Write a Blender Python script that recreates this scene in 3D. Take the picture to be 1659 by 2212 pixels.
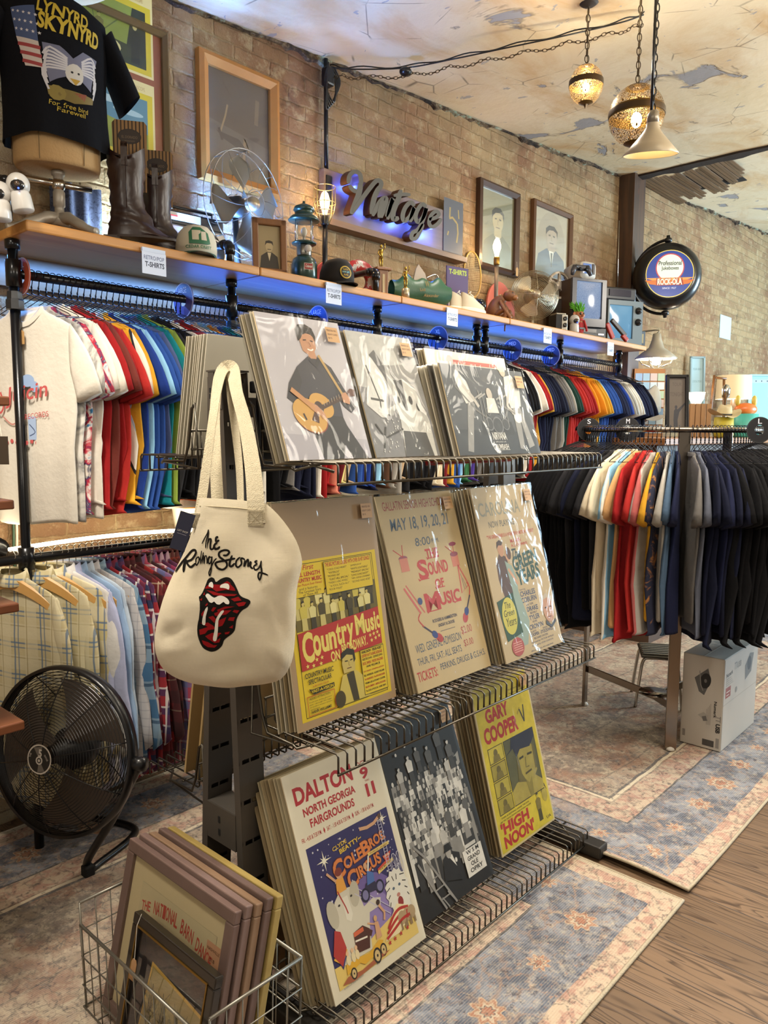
import bpy, bmesh, math, random
from math import sin, cos, pi, radians, sqrt, atan2
from mathutils import Vector, Matrix, noise as mnoise
random.seed(7)
for o in list(bpy.data.objects): bpy.data.objects.remove(o)
SC = bpy.context.scene
COL = SC.collection

# ---------------------------------------------------------------- camera
H = 1.5
YAW, PITCH, ROLL, FPX = 0.739422, 0.10585, 0.00516, 1637.4
cf = Vector((cos(YAW)*cos(PITCH), sin(YAW)*cos(PITCH), -sin(PITCH)))
r0 = Vector((sin(YAW), -cos(YAW), 0)); u0 = r0.cross(cf)
cr = r0*cos(ROLL)+u0*sin(ROLL); cu = -r0*sin(ROLL)+u0*cos(ROLL)
CAM0 = Vector((0, 0, H))
cd = bpy.data.cameras.new('camera'); cam = bpy.data.objects.new('camera', cd); COL.objects.link(cam)
cam.matrix_world = Matrix(((cr.x, cu.x, -cf.x, 0), (cr.y, cu.y, -cf.y, 0), (cr.z, cu.z, -cf.z, H), (0, 0, 0, 1)))
cd.sensor_fit = 'VERTICAL'; cd.sensor_height = 32.0; cd.sensor_width = 24.0
cd.lens = FPX/2212*32.0; cd.clip_start = 0.05
SC.camera = cam

def ray(x, y): return cf + cr*((x-829.5)/FPX) - cu*((y-1106)/FPX)
def PY(x, y, Y): d = ray(x, y); return CAM0 + d*(Y/d.y)
def PX(x, y, X): d = ray(x, y); return CAM0 + d*(X/d.x)
def PZ(x, y, Z): d = ray(x, y); return CAM0 + d*((Z-H)/d.z)
def PD(x, y, D): return CAM0 + ray(x, y)*D
CE0, CEX = 3.143, 0.0732                      # ceiling height rises along the wall
def ceilz(x): return CE0 + CEX*x
def proj(p):
    d = Vector(p)-CAM0; z = d.dot(cf); return 829.5+FPX*d.dot(cr)/z, 1106-FPX*d.dot(cu)/z
def PC(x, y): d = ray(x, y); return CAM0 + d*((CE0-H)/(d.z-CEX*d.x))

# ---------------------------------------------------------------- view, world, lights
SC.view_settings.view_transform = 'Standard'; SC.view_settings.look = 'None'
SC.view_settings.gamma = 1.0; SC.view_settings.use_curve_mapping = False
SC.view_settings.exposure = -0.06
w = bpy.data.worlds.new('world'); SC.world = w; w.use_nodes = True
bg = w.node_tree.nodes['Background']; bg.inputs[0].default_value = (0.95, 0.84, 0.70, 1); bg.inputs[1].default_value = 0.38

def frame(o, ex, ey, ez):
    return Matrix(((ex[0], ey[0], ez[0], o[0]), (ex[1], ey[1], ez[1], o[1]), (ex[2], ey[2], ez[2], o[2]), (0, 0, 0, 1)))
def light(name, kind, loc, energy, col, size=0.1, sy=None, aim=None, spot=None):
    l = bpy.data.lights.new(name, kind); l.energy = energy; l.color = col
    if kind == 'AREA':
        l.size = size
        if sy: l.shape = 'RECTANGLE'; l.size_y = sy
    else: l.shadow_soft_size = size
    o = bpy.data.objects.new(name, l); COL.objects.link(o); o.location = loc
    if aim:
        z = (Vector(loc)-Vector(aim)).normalized(); x = Vector((1, 0, 0)); x = (x-z*x.dot(z)).normalized(); y = z.cross(x)
        o.matrix_world = frame(loc, x, y, z)
    if spot: l.spot_size = spot; l.spot_blend = .6
    return o
WARM = (1.0, 0.91, 0.78); WARMER = (1.0, 0.66, 0.34); COOL = (0.62, 0.78, 1.0); BLUE = (0.04, 0.19, 1.0)
# warm fill lights added to brighten the room, no fixtures behind them
light('fill_light', 'POINT', (0.3, 0.3, 2.55), 34, WARM, .25)
light('fill_light', 'POINT', (2.7, -0.5, 2.6), 72, WARM, .25)
light('fill_light', 'POINT', (3.6, 0.25, 2.8), 55, WARM, .25)
light('fill_light', 'POINT', (-1.1, 1.1, 2.4), 30, WARM, .25)
light('fill_light', 'SPOT', (0.35, 1.75, 3.0), 230, WARM, .2, aim=(0.45, 1.9, 0), spot=radians(110))
light('fill_light', 'SPOT', (2.6, 0.35, 3.2), 170, WARM, .2, aim=(2.7, 0.6, 0), spot=radians(110))
light('fill_light', 'SPOT', (3.3, 2.2, 3.2), 60, WARM, .2, aim=(3.2, 2.0, 0), spot=radians(100))
light('fill_light', 'POINT', (5.6, 0.2, 2.8), 120, WARM, .25)
# shop front daylight, right of the frame
light('shop_window_light', 'AREA', (9.6, -1.5, 1.9), 620, (0.60, 0.83, 1.0), 2.2, 2.0, aim=(8.2, 2.9, 2.0))
# blue led strips under and on the wall shelf
light('shelf_led_light', 'AREA', (1.55, 2.80, 2.105), 12, (0.12, 0.36, 1.0), 0.95, 0.03, aim=(1.55, 2.90, 1.55))
light('shelf_led_light', 'AREA', (3.0, 2.78, 2.105), 15, BLUE, 2.0, 0.03, aim=(3.0, 2.82, 1.3))
light('shelf_led_light', 'AREA', (4.9, 2.78, 2.105), 11, BLUE, 1.5, 0.03, aim=(4.9, 2.82, 1.3))
light('shelf_led_light', 'AREA', (3.1, 2.88, 2.0), 7, BLUE, 2.4, 0.03, aim=(3.1, 2.5, 2.16))
light('shelf_led_light', 'AREA', (4.9, 2.88, 2.0), 4.5, BLUE, 1.5, 0.03, aim=(4.9, 2.5, 2.16))
stl = light('shelf_top_light', 'AREA', (1.95, 2.76, 2.20), 150, (0.13, 0.34, 1.0), 0.5, 0.05, aim=(2.05, 2.82, 3.0)); stl.data.spread = radians(110)
light('shelf_top_light', 'AREA', (1.78, 2.80, 2.21), 16, (0.62, 0.82, 1.0), 0.55, 0.04, aim=(1.82, 2.93, 2.42))

# ---------------------------------------------------------------- materials
def lin(c):
    if isinstance(c, str):
        c = c.lstrip('#'); c = [int(c[i:i+2], 16)/255 for i in (0, 2, 4)]
    return tuple((x/12.92 if x <= .04045 else ((x+.055)/1.055)**2.4) for x in c[:3]) + (1,)
class NT:
    def __init__(s, name):
        s.m = bpy.data.materials.new(name); s.m.use_nodes = True; s.t = s.m.node_tree; s.n = s.t.nodes
        s.b = s.n['Principled BSDF']; s.out = s.n['Material Output']
    def put(s, sock, v):
        if hasattr(v, 'is_linked') or isinstance(v, bpy.types.NodeSocket): s.t.links.new(v, sock)
        elif isinstance(v, (tuple, list)): sock.default_value = tuple(v)[:len(sock.default_value)]
        else: sock.default_value = v
    def m_(s, op, a, b=None, c=None, clamp=False):
        n = s.n.new('ShaderNodeMath'); n.operation = op; n.use_clamp = clamp
        for i, v in enumerate((a, b, c)):
            if v is not None: s.put(n.inputs[i], v)
        return n.outputs[0]
    def mix(s, f, a, b, bt='MIX'):
        n = s.n.new('ShaderNodeMix'); n.data_type = 'RGBA'; n.blend_type = bt
        s.put(n.inputs[0], f); s.put(n.inputs[6], lin(a) if isinstance(a, str) else a); s.put(n.inputs[7], lin(b) if isinstance(b, str) else b)
        return n.outputs[2]
    def obj(s):
        return s.n.new('ShaderNodeTexCoord').outputs['Object']
    def xyz(s, v):
        n = s.n.new('ShaderNodeSeparateXYZ'); s.put(n.inputs[0], v); return n.outputs[0], n.outputs[1], n.outputs[2]
    def vec(s, x, y, z=0.0):
        n = s.n.new('ShaderNodeCombineXYZ')
        for i, v in enumerate((x, y, z)): s.put(n.inputs[i], v)
        return n.outputs[0]
    def map(s, v, sc=(1, 1, 1), loc=(0, 0, 0), rot=(0, 0, 0)):
        n = s.n.new('ShaderNodeMapping'); s.put(n.inputs[0], v); n.inputs['Scale'].default_value = sc
        n.inputs['Location'].default_value = loc; n.inputs['Rotation'].default_value = rot; return n.outputs[0]
    def noise(s, v, scale=5, det=3, rough=.55, dist=0, color=False):
        n = s.n.new('ShaderNodeTexNoise'); s.put(n.inputs['Vector'], v); n.inputs['Scale'].default_value = scale
        n.inputs['Detail'].default_value = det; n.inputs['Roughness'].default_value = rough; n.inputs['Distortion'].default_value = dist
        return n.outputs[1 if color else 0]
    def vor(s, v, scale=5, feat='F1', out=0):
        n = s.n.new('ShaderNodeTexVoronoi'); n.feature = feat; s.put(n.inputs['Vector'], v); n.inputs['Scale'].default_value = scale
        return n.outputs[out]
    def ramp(s, f, stops, interp='LINEAR'):
        n = s.n.new('ShaderNodeValToRGB'); n.color_ramp.interpolation = interp; s.put(n.inputs[0], f); e = n.color_ramp.elements
        while len(e) < len(stops): e.new(.5)
        for i, (p, c) in enumerate(stops):
            e[i].position = p; e[i].color = lin(c) if isinstance(c, str) else ((c, c, c, 1) if isinstance(c, (int, float)) else c)
        return n.outputs[0]
    def bump(s, h, st=.3, dist=.01):
        n = s.n.new('ShaderNodeBump'); s.put(n.inputs['Height'], h); n.inputs['Strength'].default_value = st
        n.inputs['Distance'].default_value = dist; s.t.links.new(n.outputs[0], s.b.inputs['Normal']); return n.outputs[0]
    def col(s, c): s.put(s.b.inputs['Base Color'], lin(c) if isinstance(c, str) else c)
    def rough(s, r): s.put(s.b.inputs['Roughness'], r)
MC = {}
def mat(c, rough=.6, metal=0., var=0., vs=8., bump=0., bs=60., es=0., coat=0., spec=None):
    k = (c, rough, metal, var, vs, bump, bs, es, coat, spec)
    if k in MC: return MC[k]
    t = NT('paint_%s' % c.lstrip('#')); b = t.b
    if var:
        f = t.noise(t.obj(), vs, 4); r = t.m_('MULTIPLY_ADD', f, 2*var, 1-var)
        n = t.n.new('ShaderNodeVectorMath'); n.operation = 'SCALE'; n.inputs[0].default_value = lin(c)[:3]; t.put(n.inputs['Scale'], r)
        t.t.links.new(n.outputs[0], b.inputs['Base Color'])
    else: b.inputs['Base Color'].default_value = lin(c)
    b.inputs['Roughness'].default_value = rough; b.inputs['Metallic'].default_value = metal
    if coat: b.inputs['Coat Weight'].default_value = coat; b.inputs['Coat Roughness'].default_value = .15
    if spec is not None: b.inputs['Specular IOR Level'].default_value = spec
    if es: b.inputs['Emission Color'].default_value = lin(c); b.inputs['Emission Strength'].default_value = es
    if bump: t.bump(t.noise(t.obj(), bs, 3), bump, .004)
    MC[k] = t.m; return t.m
def fabric(c):
    return mat(c, .9, 0, .10, 9., .5, 45., spec=.2)
def glassy(key, tint=(1, 1, 1), rough=.05, base=.06, fm=.45, crink=0., cs=14., stretch=(1, 1, 1)):
    if key in MC: return MC[key]
    t = NT(key); tr = t.n.new('ShaderNodeBsdfTransparent'); tr.inputs[0].default_value = tint+(1,)
    g = t.n.new('ShaderNodeBsdfGlossy'); g.inputs['Roughness'].default_value = rough
    fr = t.n.new('ShaderNodeLayerWeight'); fr.inputs[0].default_value = .25
    mx = t.n.new('ShaderNodeMixShader'); f = t.m_('MULTIPLY_ADD', fr.outputs['Fresnel'], fm, base, clamp=True)
    t.put(mx.inputs[0], f); t.t.links.new(tr.outputs[0], mx.inputs[1]); t.t.links.new(g.outputs[0], mx.inputs[2])
    if crink:
        h = t.noise(t.map(t.obj(), stretch), cs, 2, .5, 1.2)
        bn = t.n.new('ShaderNodeBump'); t.put(bn.inputs['Height'], h); bn.inputs['Strength'].default_value = crink; bn.inputs['Distance'].default_value = .02
        t.t.links.new(bn.outputs[0], g.inputs['Normal'])
    t.t.links.new(mx.outputs[0], t.out.inputs[0]); MC[key] = t.m; return t.m
CHROME = mat('#c8c4bc', .18, 1.); STEEL = mat('#8e8a80', .32, 1., .15); BLACKM = mat('#121214', .35, .3, coat=.3)
WIRE = mat('#5a554c', .33, .9); DGREY = mat('#4a4741', .5, .4, .1)

# ---------------------------------------------------------------- mesh builder
I4 = Matrix.Identity(4)
def TR(loc=(0, 0, 0), rz=0, rx=0, ry=0, s=1):
    m = Matrix.Translation(Vector(loc)) @ Matrix.Rotation(rz, 4, 'Z') @ Matrix.Rotation(ry, 4, 'Y') @ Matrix.Rotation(rx, 4, 'X')
    if isinstance(s, (tuple, list)): return m @ Matrix.Diagonal((s[0], s[1], s[2], 1))
    return m @ Matrix.Scale(s, 4)
def smooth_path(pts, n=6):
    P = [Vector(p) for p in pts]; out = []
    for i in range(len(P)-1):
        a = P[max(i-1, 0)]; b = P[i]; c = P[i+1]; d = P[min(i+2, len(P)-1)]
        for k in range(n):
            t = k/n; out.append(.5*((2*b)+(c-a)*t+(2*a-5*b+4*c-d)*t*t+(3*b-a-3*c+d)*t**3))
    out.append(P[-1]); return out
class MB:
    def __init__(s): s.V = []; s.F = []; s.M = []; s.S = []; s.mats = []; s.T = I4
    def mi(s, m):
        if m not in s.mats: s.mats.append(m)
        return s.mats.index(m)
    def add(s, V, F, m, sm=False, T=None):
        T = s.T @ T if T is not None else s.T
        b = len(s.V); s.V += [T @ Vector(v) for v in V]; k = s.mi(m)
        for f in F: s.F.append([b+i for i in f]); s.M.append(k); s.S.append(sm)
    def box(s, c, d, m, T=None, bev=0., taper=1.):
        x, y, z = d[0]/2, d[1]/2, d[2]/2
        if bev:
            bm = bmesh.new(); bmesh.ops.create_cube(bm, size=1)
            for v in bm.verts: v.co = Vector((v.co.x*d[0]*(taper if v.co.z > 0 else 1), v.co.y*d[1]*(taper if v.co.z > 0 else 1), v.co.z*d[2]))
            bmesh.ops.bevel(bm, geom=bm.edges[:], offset=bev, segments=2, affect='EDGES', profile=.5)
            V = [v.co+Vector(c) for v in bm.verts]; bm.verts.index_update(); F = [[v.index for v in f.verts] for f in bm.faces]; bm.free()
            s.add(V, F, m, False, T); return s
        V = [(c[0]+x*i*(taper if k > 0 else 1), c[1]+y*j*(taper if k > 0 else 1), c[2]+z*k) for k in (-1, 1) for j in (-1, 1) for i in (-1, 1)]
        s.add(V, [(0, 2, 3, 1), (4, 5, 7, 6), (0, 1, 5, 4), (2, 6, 7, 3), (0, 4, 6, 2), (1, 3, 7, 5)], m, False, T); return s
    def tube(s, pts, r, m, n=8, closed=False, T=None, cap=True):
        P = [Vector(p) for p in pts]; N = len(P); R = r if isinstance(r, (list, tuple)) else [r]*N
        V = []; F = []; up = None
        for i in range(N):
            if closed: t = P[(i+1) % N]-P[i-1]
            else: t = P[min(i+1, N-1)]-P[max(i-1, 0)]
            t.normalize()
            if up is None:
                up = Vector((0, 0, 1)) if abs(t.z) < .9 else Vector((1, 0, 0))
            a = up-t*up.dot(t)
            if a.length < 1e-6: a = t.orthogonal()
            a.normalize(); up = a; b = t.cross(a)
            for k in range(n):
                q = 2*pi*k/n; V.append(P[i]+(a*cos(q)+b*sin(q))*R[i])
        for i in range(N if closed else N-1):
            j = (i+1) % N
            for k in range(n): F.append((i*n+k, i*n+(k+1) % n, j*n+(k+1) % n, j*n+k))
        if not closed and cap: F += [list(range(n))[::-1], [(N-1)*n+k for k in range(n)]]
        s.add(V, F, m, n > 4, T); return s
    def ribbon(s, pts, wd, th, m, nrm, T=None):
        P = [Vector(p) for p in pts]; V = []; F = []; N = len(P)
        for i in range(N):
            t = (P[min(i+1, N-1)]-P[max(i-1, 0)]).normalized(); nn = nrm[i] if isinstance(nrm, list) else nrm
            nn = Vector(nn); nn = (nn-t*nn.dot(t)).normalized(); b = t.cross(nn)
            ww = wd[i] if isinstance(wd, list) else wd
            for (x, y) in ((-1, -1), (1, -1), (1, 1), (-1, 1)): V.append(P[i]+b*x*ww/2+nn*y*th/2)
        for i in range(N-1):
            for k in range(4): F.append((i*4+k, i*4+(k+1) % 4, i*4+4+(k+1) % 4, i*4+4+k))
        F += [(3, 2, 1, 0), tuple((N-1)*4+k for k in range(4))]
        s.add(V, F, m, False, T); return s
    def lathe(s, prof, m, n=24, T=None, sm=True, cap=True):
        V = []; F = []; L = len(prof)
        for (r, z) in prof:
            for k in range(n): V.append((r*cos(2*pi*k/n), r*sin(2*pi*k/n), z))
        for i in range(L-1):
            for k in range(n): F.append((i*n+k, i*n+(k+1) % n, (i+1)*n+(k+1) % n, (i+1)*n+k))
        if cap:
            if prof[0][0] > 1e-5: F.append(list(range(n))[::-1])
            if prof[-1][0] > 1e-5: F.append([(L-1)*n+k for k in range(n)])
        s.add(V, F, m, sm, T); return s
    def ell(s, c, r, m, nu=16, nv=10, T=None):
        V = []; F = []
        for i in range(nv+1):
            p = pi*i/nv
            for k in range(nu): V.append((c[0]+r[0]*sin(p)*cos(2*pi*k/nu), c[1]+r[1]*sin(p)*sin(2*pi*k/nu), c[2]-r[2]*cos(p)))
        for i in range(nv):
            for k in range(nu): F.append((i*nu+k, i*nu+(k+1) % nu, (i+1)*nu+(k+1) % nu, (i+1)*nu+k))
        s.add(V, F, m, True, T); return s
    def prism(s, poly, th, m, T=None, sm=False):
        n = len(poly); V = [(p[0], p[1], -th/2) for p in poly]+[(p[0], p[1], th/2) for p in poly]
        F = [list(range(n))[::-1], list(range(n, 2*n))]+[(i, (i+1) % n, n+(i+1) % n, n+i) for i in range(n)]
        s.add(V, F, m, sm, T); return s
    def grid(s, fn, nu, nv, m, T=None, sm=True, cu=False):
        V = [fn(i/nu, j/nv) for j in range(nv+1) for i in range(nu+(0 if cu else 1))]; F = []; q = nu+(0 if cu else 1)
        for j in range(nv):
            for i in range(nu): F.append((j*q+i, j*q+(i+1) % q, (j+1)*q+(i+1) % q, (j+1)*q+i))
        s.add(V, F, m, sm, T); return s
    def loft(s, secs, m, T=None, cap=True, sm=True):
        n = len(secs[0]); V = [v for c in secs for v in c]; F = []
        for i in range(len(secs)-1):
            for k in range(n): F.append((i*n+k, i*n+(k+1) % n, (i+1)*n+(k+1) % n, (i+1)*n+k))
        if cap: F += [list(range(n))[::-1], [(len(secs)-1)*n+k for k in range(n)]]
        s.add(V, F, m, sm, T); return s
    def text(s, body, x, y, w, h, m, T=None, ex=0., bold=0., rot=0, shear=0, z=0):
        V, F = font(body, bold)
        x0 = min(v[0] for v in V); x1 = max(v[0] for v in V); y0 = min(v[1] for v in V); y1 = max(v[1] for v in V)
        sx = w/max(x1-x0, 1e-6); sy = h/max(y1-y0, 1e-6) if h else sx; c, q = cos(rot), sin(rot); O = []
        for v in V:
            a = (v[0]-x0)*sx; b = (v[1]-y0)*sy; a += shear*b
            O.append((x+a*c-b*q, y+a*q+b*c, z))
        s.add(O, F, m, False, T)
        if ex:
            s.add([(p[0], p[1], p[2]-ex) for p in O], [f[::-1] for f in F], m, False, T)
        return s
    def build(s, name, parent=None, loc=None, rot=None):
        me = bpy.data.meshes.new(name); me.from_pydata([tuple(v) for v in s.V], [], s.F)
        for m in s.mats: me.materials.append(m)
        me.polygons.foreach_set('material_index', s.M); me.polygons.foreach_set('use_smooth', s.S); me.update()
        return link(name, me, parent, loc, rot)
def link(name, me, parent=None, loc=None, rot=None):
    o = bpy.data.objects.new(name, me); COL.objects.link(o)
    if parent: o.parent = parent
    if loc is not None: o.location = loc
    if rot is not None: o.rotation_euler = rot
    return o
FC = {}
def font(body, bold=0.):
    k = (body, bold)
    if k not in FC:
        c = bpy.data.curves.new('t', 'FONT'); c.body = body; c.resolution_u = 3; c.offset = bold; c.size = 1
        o = bpy.data.objects.new('t', c); me = bpy.data.meshes.new_from_object(o)
        FC[k] = ([tuple(v.co) for v in me.vertices], [list(p.vertices) for p in me.polygons])
        bpy.data.objects.remove(o); bpy.data.curves.remove(c); bpy.data.meshes.remove(me)
    return FC[k]
def thing(name, label, cat, loc=(0, 0, 0), rz=0, group=None):
    o = bpy.data.objects.new(name, None); COL.objects.link(o); o.empty_display_size = .05
    o.location = loc; o.rotation_euler = (0, 0, rz); return tag(o, label, cat, group)
def tag(o, label, cat, group=None):
    o['label'] = label; o['category'] = cat
    if group: o['group'] = group
    return o
def struct(o): o['kind'] = 'structure'; return o
def dup(src, loc=None, rz=None, label=None, group=None):
    r = src.copy(); COL.objects.link(r)
    if loc is not None: r.location = loc
    if rz is not None: r.rotation_euler = (src.rotation_euler[0], src.rotation_euler[1], rz)
    if label: r['label'] = label
    if group: r['group'] = group
    for ch in list(src.children):
        c = ch.copy(); COL.objects.link(c); c.parent = r
        for g in list(ch.children):
            d = g.copy(); COL.objects.link(d); d.parent = c
    return r
class Art(MB):
    """flat printed artwork: unit = sheet width, layers a fraction of a millimetre apart"""
    def __init__(s, w): super().__init__(); s.w = w; s.L = 0; s.n = 0; s.var = 0.
    def z(s): s.n = (s.n+1) % 8; return (.0004+s.L*.0002+s.n*2.4e-5)/s.w
    def up(s, n=1): s.L += n; return s
    def c(s, col): return mat(col, .55, 0, s.var, 9.) if s.var else mat(col, .55)
    def poly(s, pts, col): zz = s.z(); s.add([(p[0], p[1], zz) for p in pts], [list(range(len(pts)))], s.c(col)); return s
    def rect(s, x, y, w, h, col, rot=0):
        c, q = cos(rot), sin(rot); return s.poly([(x+a*c-b*q, y+a*q+b*c) for a, b in ((0, 0), (w, 0), (w, h), (0, h))], col)
    def ellp(s, x, y, rx, ry, col, n=20, rot=0):
        c, q = cos(rot), sin(rot)
        return s.poly([(x+rx*cos(2*pi*k/n)*c-ry*sin(2*pi*k/n)*q, y+rx*cos(2*pi*k/n)*q+ry*sin(2*pi*k/n)*c) for k in range(n)], col)
    def line(s, pts, wd, col, sm=0):
        P = smooth_path([(p[0], p[1], 0) for p in pts], sm) if sm else [Vector((p[0], p[1], 0)) for p in pts]
        N = len(P); V = []; F = []; zz = s.z()
        for i in range(N):
            t = (P[min(i+1, N-1)]-P[max(i-1, 0)]).normalized(); n = Vector((-t.y, t.x, 0)); ww = (wd[0]+(wd[1]-wd[0])*i/(N-1)) if isinstance(wd, (tuple, list)) else wd
            V += [(P[i].x+n.x*ww/2, P[i].y+n.y*ww/2, zz), (P[i].x-n.x*ww/2, P[i].y-n.y*ww/2, zz)]
        for i in range(N-1): F.append((2*i, 2*i+1, 2*i+3, 2*i+2))
        s.add(V, F, s.c(col)); return s
    def star(s, x, y, r, col, n=5, inner=.42, rot=0):
        return s.poly([(x+(r if k % 2 == 0 else r*inner)*sin(rot+pi*k/n), y+(r if k % 2 == 0 else r*inner)*cos(rot+pi*k/n)) for k in range(2*n)], col)
    def txt(s, body, x, y, w, h, col, bold=0., rot=0, shear=0): s.text(body, x, y, w, h, s.c(col), bold=bold, rot=rot, shear=shear, z=s.z()); return s
    def bend(s, fn, ml):
        bm = bmesh.new(); vs = [bm.verts.new(v) for v in s.V]
        for f, k in zip(s.F, s.M):
            try: bm.faces.new([vs[i] for i in f]).material_index = k
            except ValueError: pass
        bmesh.ops.triangulate(bm, faces=bm.faces[:])
        for _ in range(6):
            es = [e for e in bm.edges if e.calc_length() > ml]
            if not es: break
            bmesh.ops.subdivide_edges(bm, edges=es, cuts=1); bmesh.ops.triangulate(bm, faces=bm.faces[:])
        bm.verts.index_update(); s.V = [fn(v.co) for v in bm.verts]; s.F = [[v.index for v in f.verts] for f in bm.faces]; s.M = [f.material_index for f in bm.faces]; s.S = [True]*len(s.F); bm.free(); return s
    def frame_(s, x, y, w, h, t, col):
        return s.rect(x, y, w, t, col).rect(x, y+h-t, w, t, col).rect(x, y, t, h, col).rect(x+w-t, y, t, h, col)
    def man(s, x, y, h, skin, coat, legs, hair, lean=0, arm=None):
        s.poly([(x-.13*h, y), (x+.13*h, y), (x+.11*h+lean, y+.5*h), (x-.11*h+lean, y+.5*h)], legs)
        s.up().poly([(x-.14*h+lean, y+.42*h), (x+.14*h+lean, y+.42*h), (x+.17*h+lean*1.5, y+.76*h), (x+.05*h+lean*1.6, y+.84*h), (x-.05*h+lean*1.6, y+.84*h), (x-.17*h+lean*1.5, y+.76*h)], coat)
        s.up().ellp(x+lean*2, y+.92*h, .065*h, .09*h, skin, 12); s.up().poly([(x-.07*h+lean*2, y+.93*h), (x-.05*h+lean*2, y+1.01*h), (x+.05*h+lean*2, y+1.01*h), (x+.07*h+lean*2, y+.94*h), (x+.03*h+lean*2, y+.965*h)], hair); s.L -= 3
        return s
# ================================================================ SETTING
D = 2.93
def brick_mat():
    t = NT('old_brick'); o = t.obj(); x, y, z = t.xyz(o)
    nz = t.noise(t.vec(x, z, 0), 3.1, 3, .6, color=True)
    nx, ny, _ = t.xyz(nz)
    u = t.m_('MULTIPLY_ADD', nx, .045, x); v = t.m_('MULTIPLY_ADD', ny, .030, z)
    f2 = t.noise(t.vec(x, z, 0), 28, 3, .6, color=True); fx, fy, _ = t.xyz(f2)
    u = t.m_('MULTIPLY_ADD', fx, .014, u); v = t.m_('MULTIPLY_ADD', fy, .014, v)
    b = t.n.new('ShaderNodeTexBrick'); t.put(b.inputs['Vector'], t.vec(u, v, 0))
    for k, val in (('Scale', 1.), ('Mortar Size', .0085), ('Mortar Smooth', 1.), ('Brick Width', .212), ('Row Height', .069), ('Bias', -.1)): b.inputs[k].default_value = val
    b.inputs['Color1'].default_value = lin('#9c8260'); b.inputs['Color2'].default_value = lin('#7a5d46'); b.inputs['Mortar'].default_value = lin('#9a8463')
    big = t.noise(t.vec(x, z, 3), .9, 4, .6)
    c = t.mix(t.ramp(big, [(.40, .05), (.62, .6)]), b.outputs['Color'], '#a08a68')
    red = t.noise(t.vec(x, z, 9), 1.7, 3, .6)
    c = t.mix(t.ramp(red, [(.50, 0.), (.66, .5)]), c, '#734636')
    sp = t.noise(t.vec(x, z, 5), 13, 5, .7)
    c = t.mix(t.ramp(sp, [(.52, 0.), (.66, .6)]), c, '#b5a484')
    dk = t.noise(t.vec(x, z, 7), 4.5, 5, .7)
    c = t.mix(t.ramp(dk, [(.60, 0.), (.74, .75)]), c, '#3d3026')
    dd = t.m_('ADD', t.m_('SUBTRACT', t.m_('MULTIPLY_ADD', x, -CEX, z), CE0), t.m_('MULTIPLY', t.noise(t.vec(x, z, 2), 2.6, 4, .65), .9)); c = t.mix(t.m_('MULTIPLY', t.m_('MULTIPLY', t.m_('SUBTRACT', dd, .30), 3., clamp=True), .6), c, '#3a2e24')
    t.col(c); t.rough(.92); t.b.inputs['Specular IOR Level'].default_value = .2
    hgt = t.m_('MULTIPLY_ADD', t.m_('SUBTRACT', 1., b.outputs['Fac']), .45, t.m_('MULTIPLY', t.noise(t.vec(x, z, 1), 17, 6, .72), 1.3))
    t.bump(hgt, .9, .02); return t.m
def plaster_mat():
    t = NT('peeling_plaster'); o = t.obj(); x, y, z = t.xyz(o); p = t.vec(x, y, 0)
    c = t.mix(t.ramp(t.noise(p, .8, 4, .6), [(.35, 0.), (.65, 1.)]), '#c8b896', '#d0c4aa')
    st = t.noise(t.map(p, (.7, 1.5, 1)), 1.6, 5, .62, .8)
    c = t.mix(t.ramp(st, [(.47, 0.), (.68, .75)]), c, '#b5905c')
    pn = t.noise(t.map(p, (1, 1.2, 1), (3.3, 1.1, 0)), 1.5, 6, .58, 1.1)
    peel = t.ramp(pn, [(.642, 0.), (.650, 1.)])
    edge = t.ramp(pn, [(.626, 0.), (.641, 1.), (.648, 1.), (.656, 0.)])
    sm = t.noise(t.map(p, (1.6, 1, 1)), 6.5, 4, .6, .6)
    peel2 = t.ramp(sm, [(.665, 0.), (.672, 1.)])
    c = t.mix(peel, c, '#8d8c8e'); c = t.mix(peel2, c, '#9a9691'); c = t.mix(t.m_('MULTIPLY', edge, .45), c, '#5a4a38')
    cr = t.vor(t.map(p, (1, 1, 1)), 3.3, 'DISTANCE_TO_EDGE'); flk = t.m_('MULTIPLY', t.ramp(cr, [(0., 1.), (.012, 0.)]), t.ramp(t.noise(p, 2.7, 2), [(.53, 0.), (.60, .8)]))
    c = t.mix(flk, c, '#4c4134')
    t.col(c); t.rough(.85); t.bump(t.m_('ADD', t.m_('MULTIPLY', t.m_('SUBTRACT', 1., peel), .6), t.noise(p, 9, 5, .6)), .5, .012); return t.m
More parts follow.
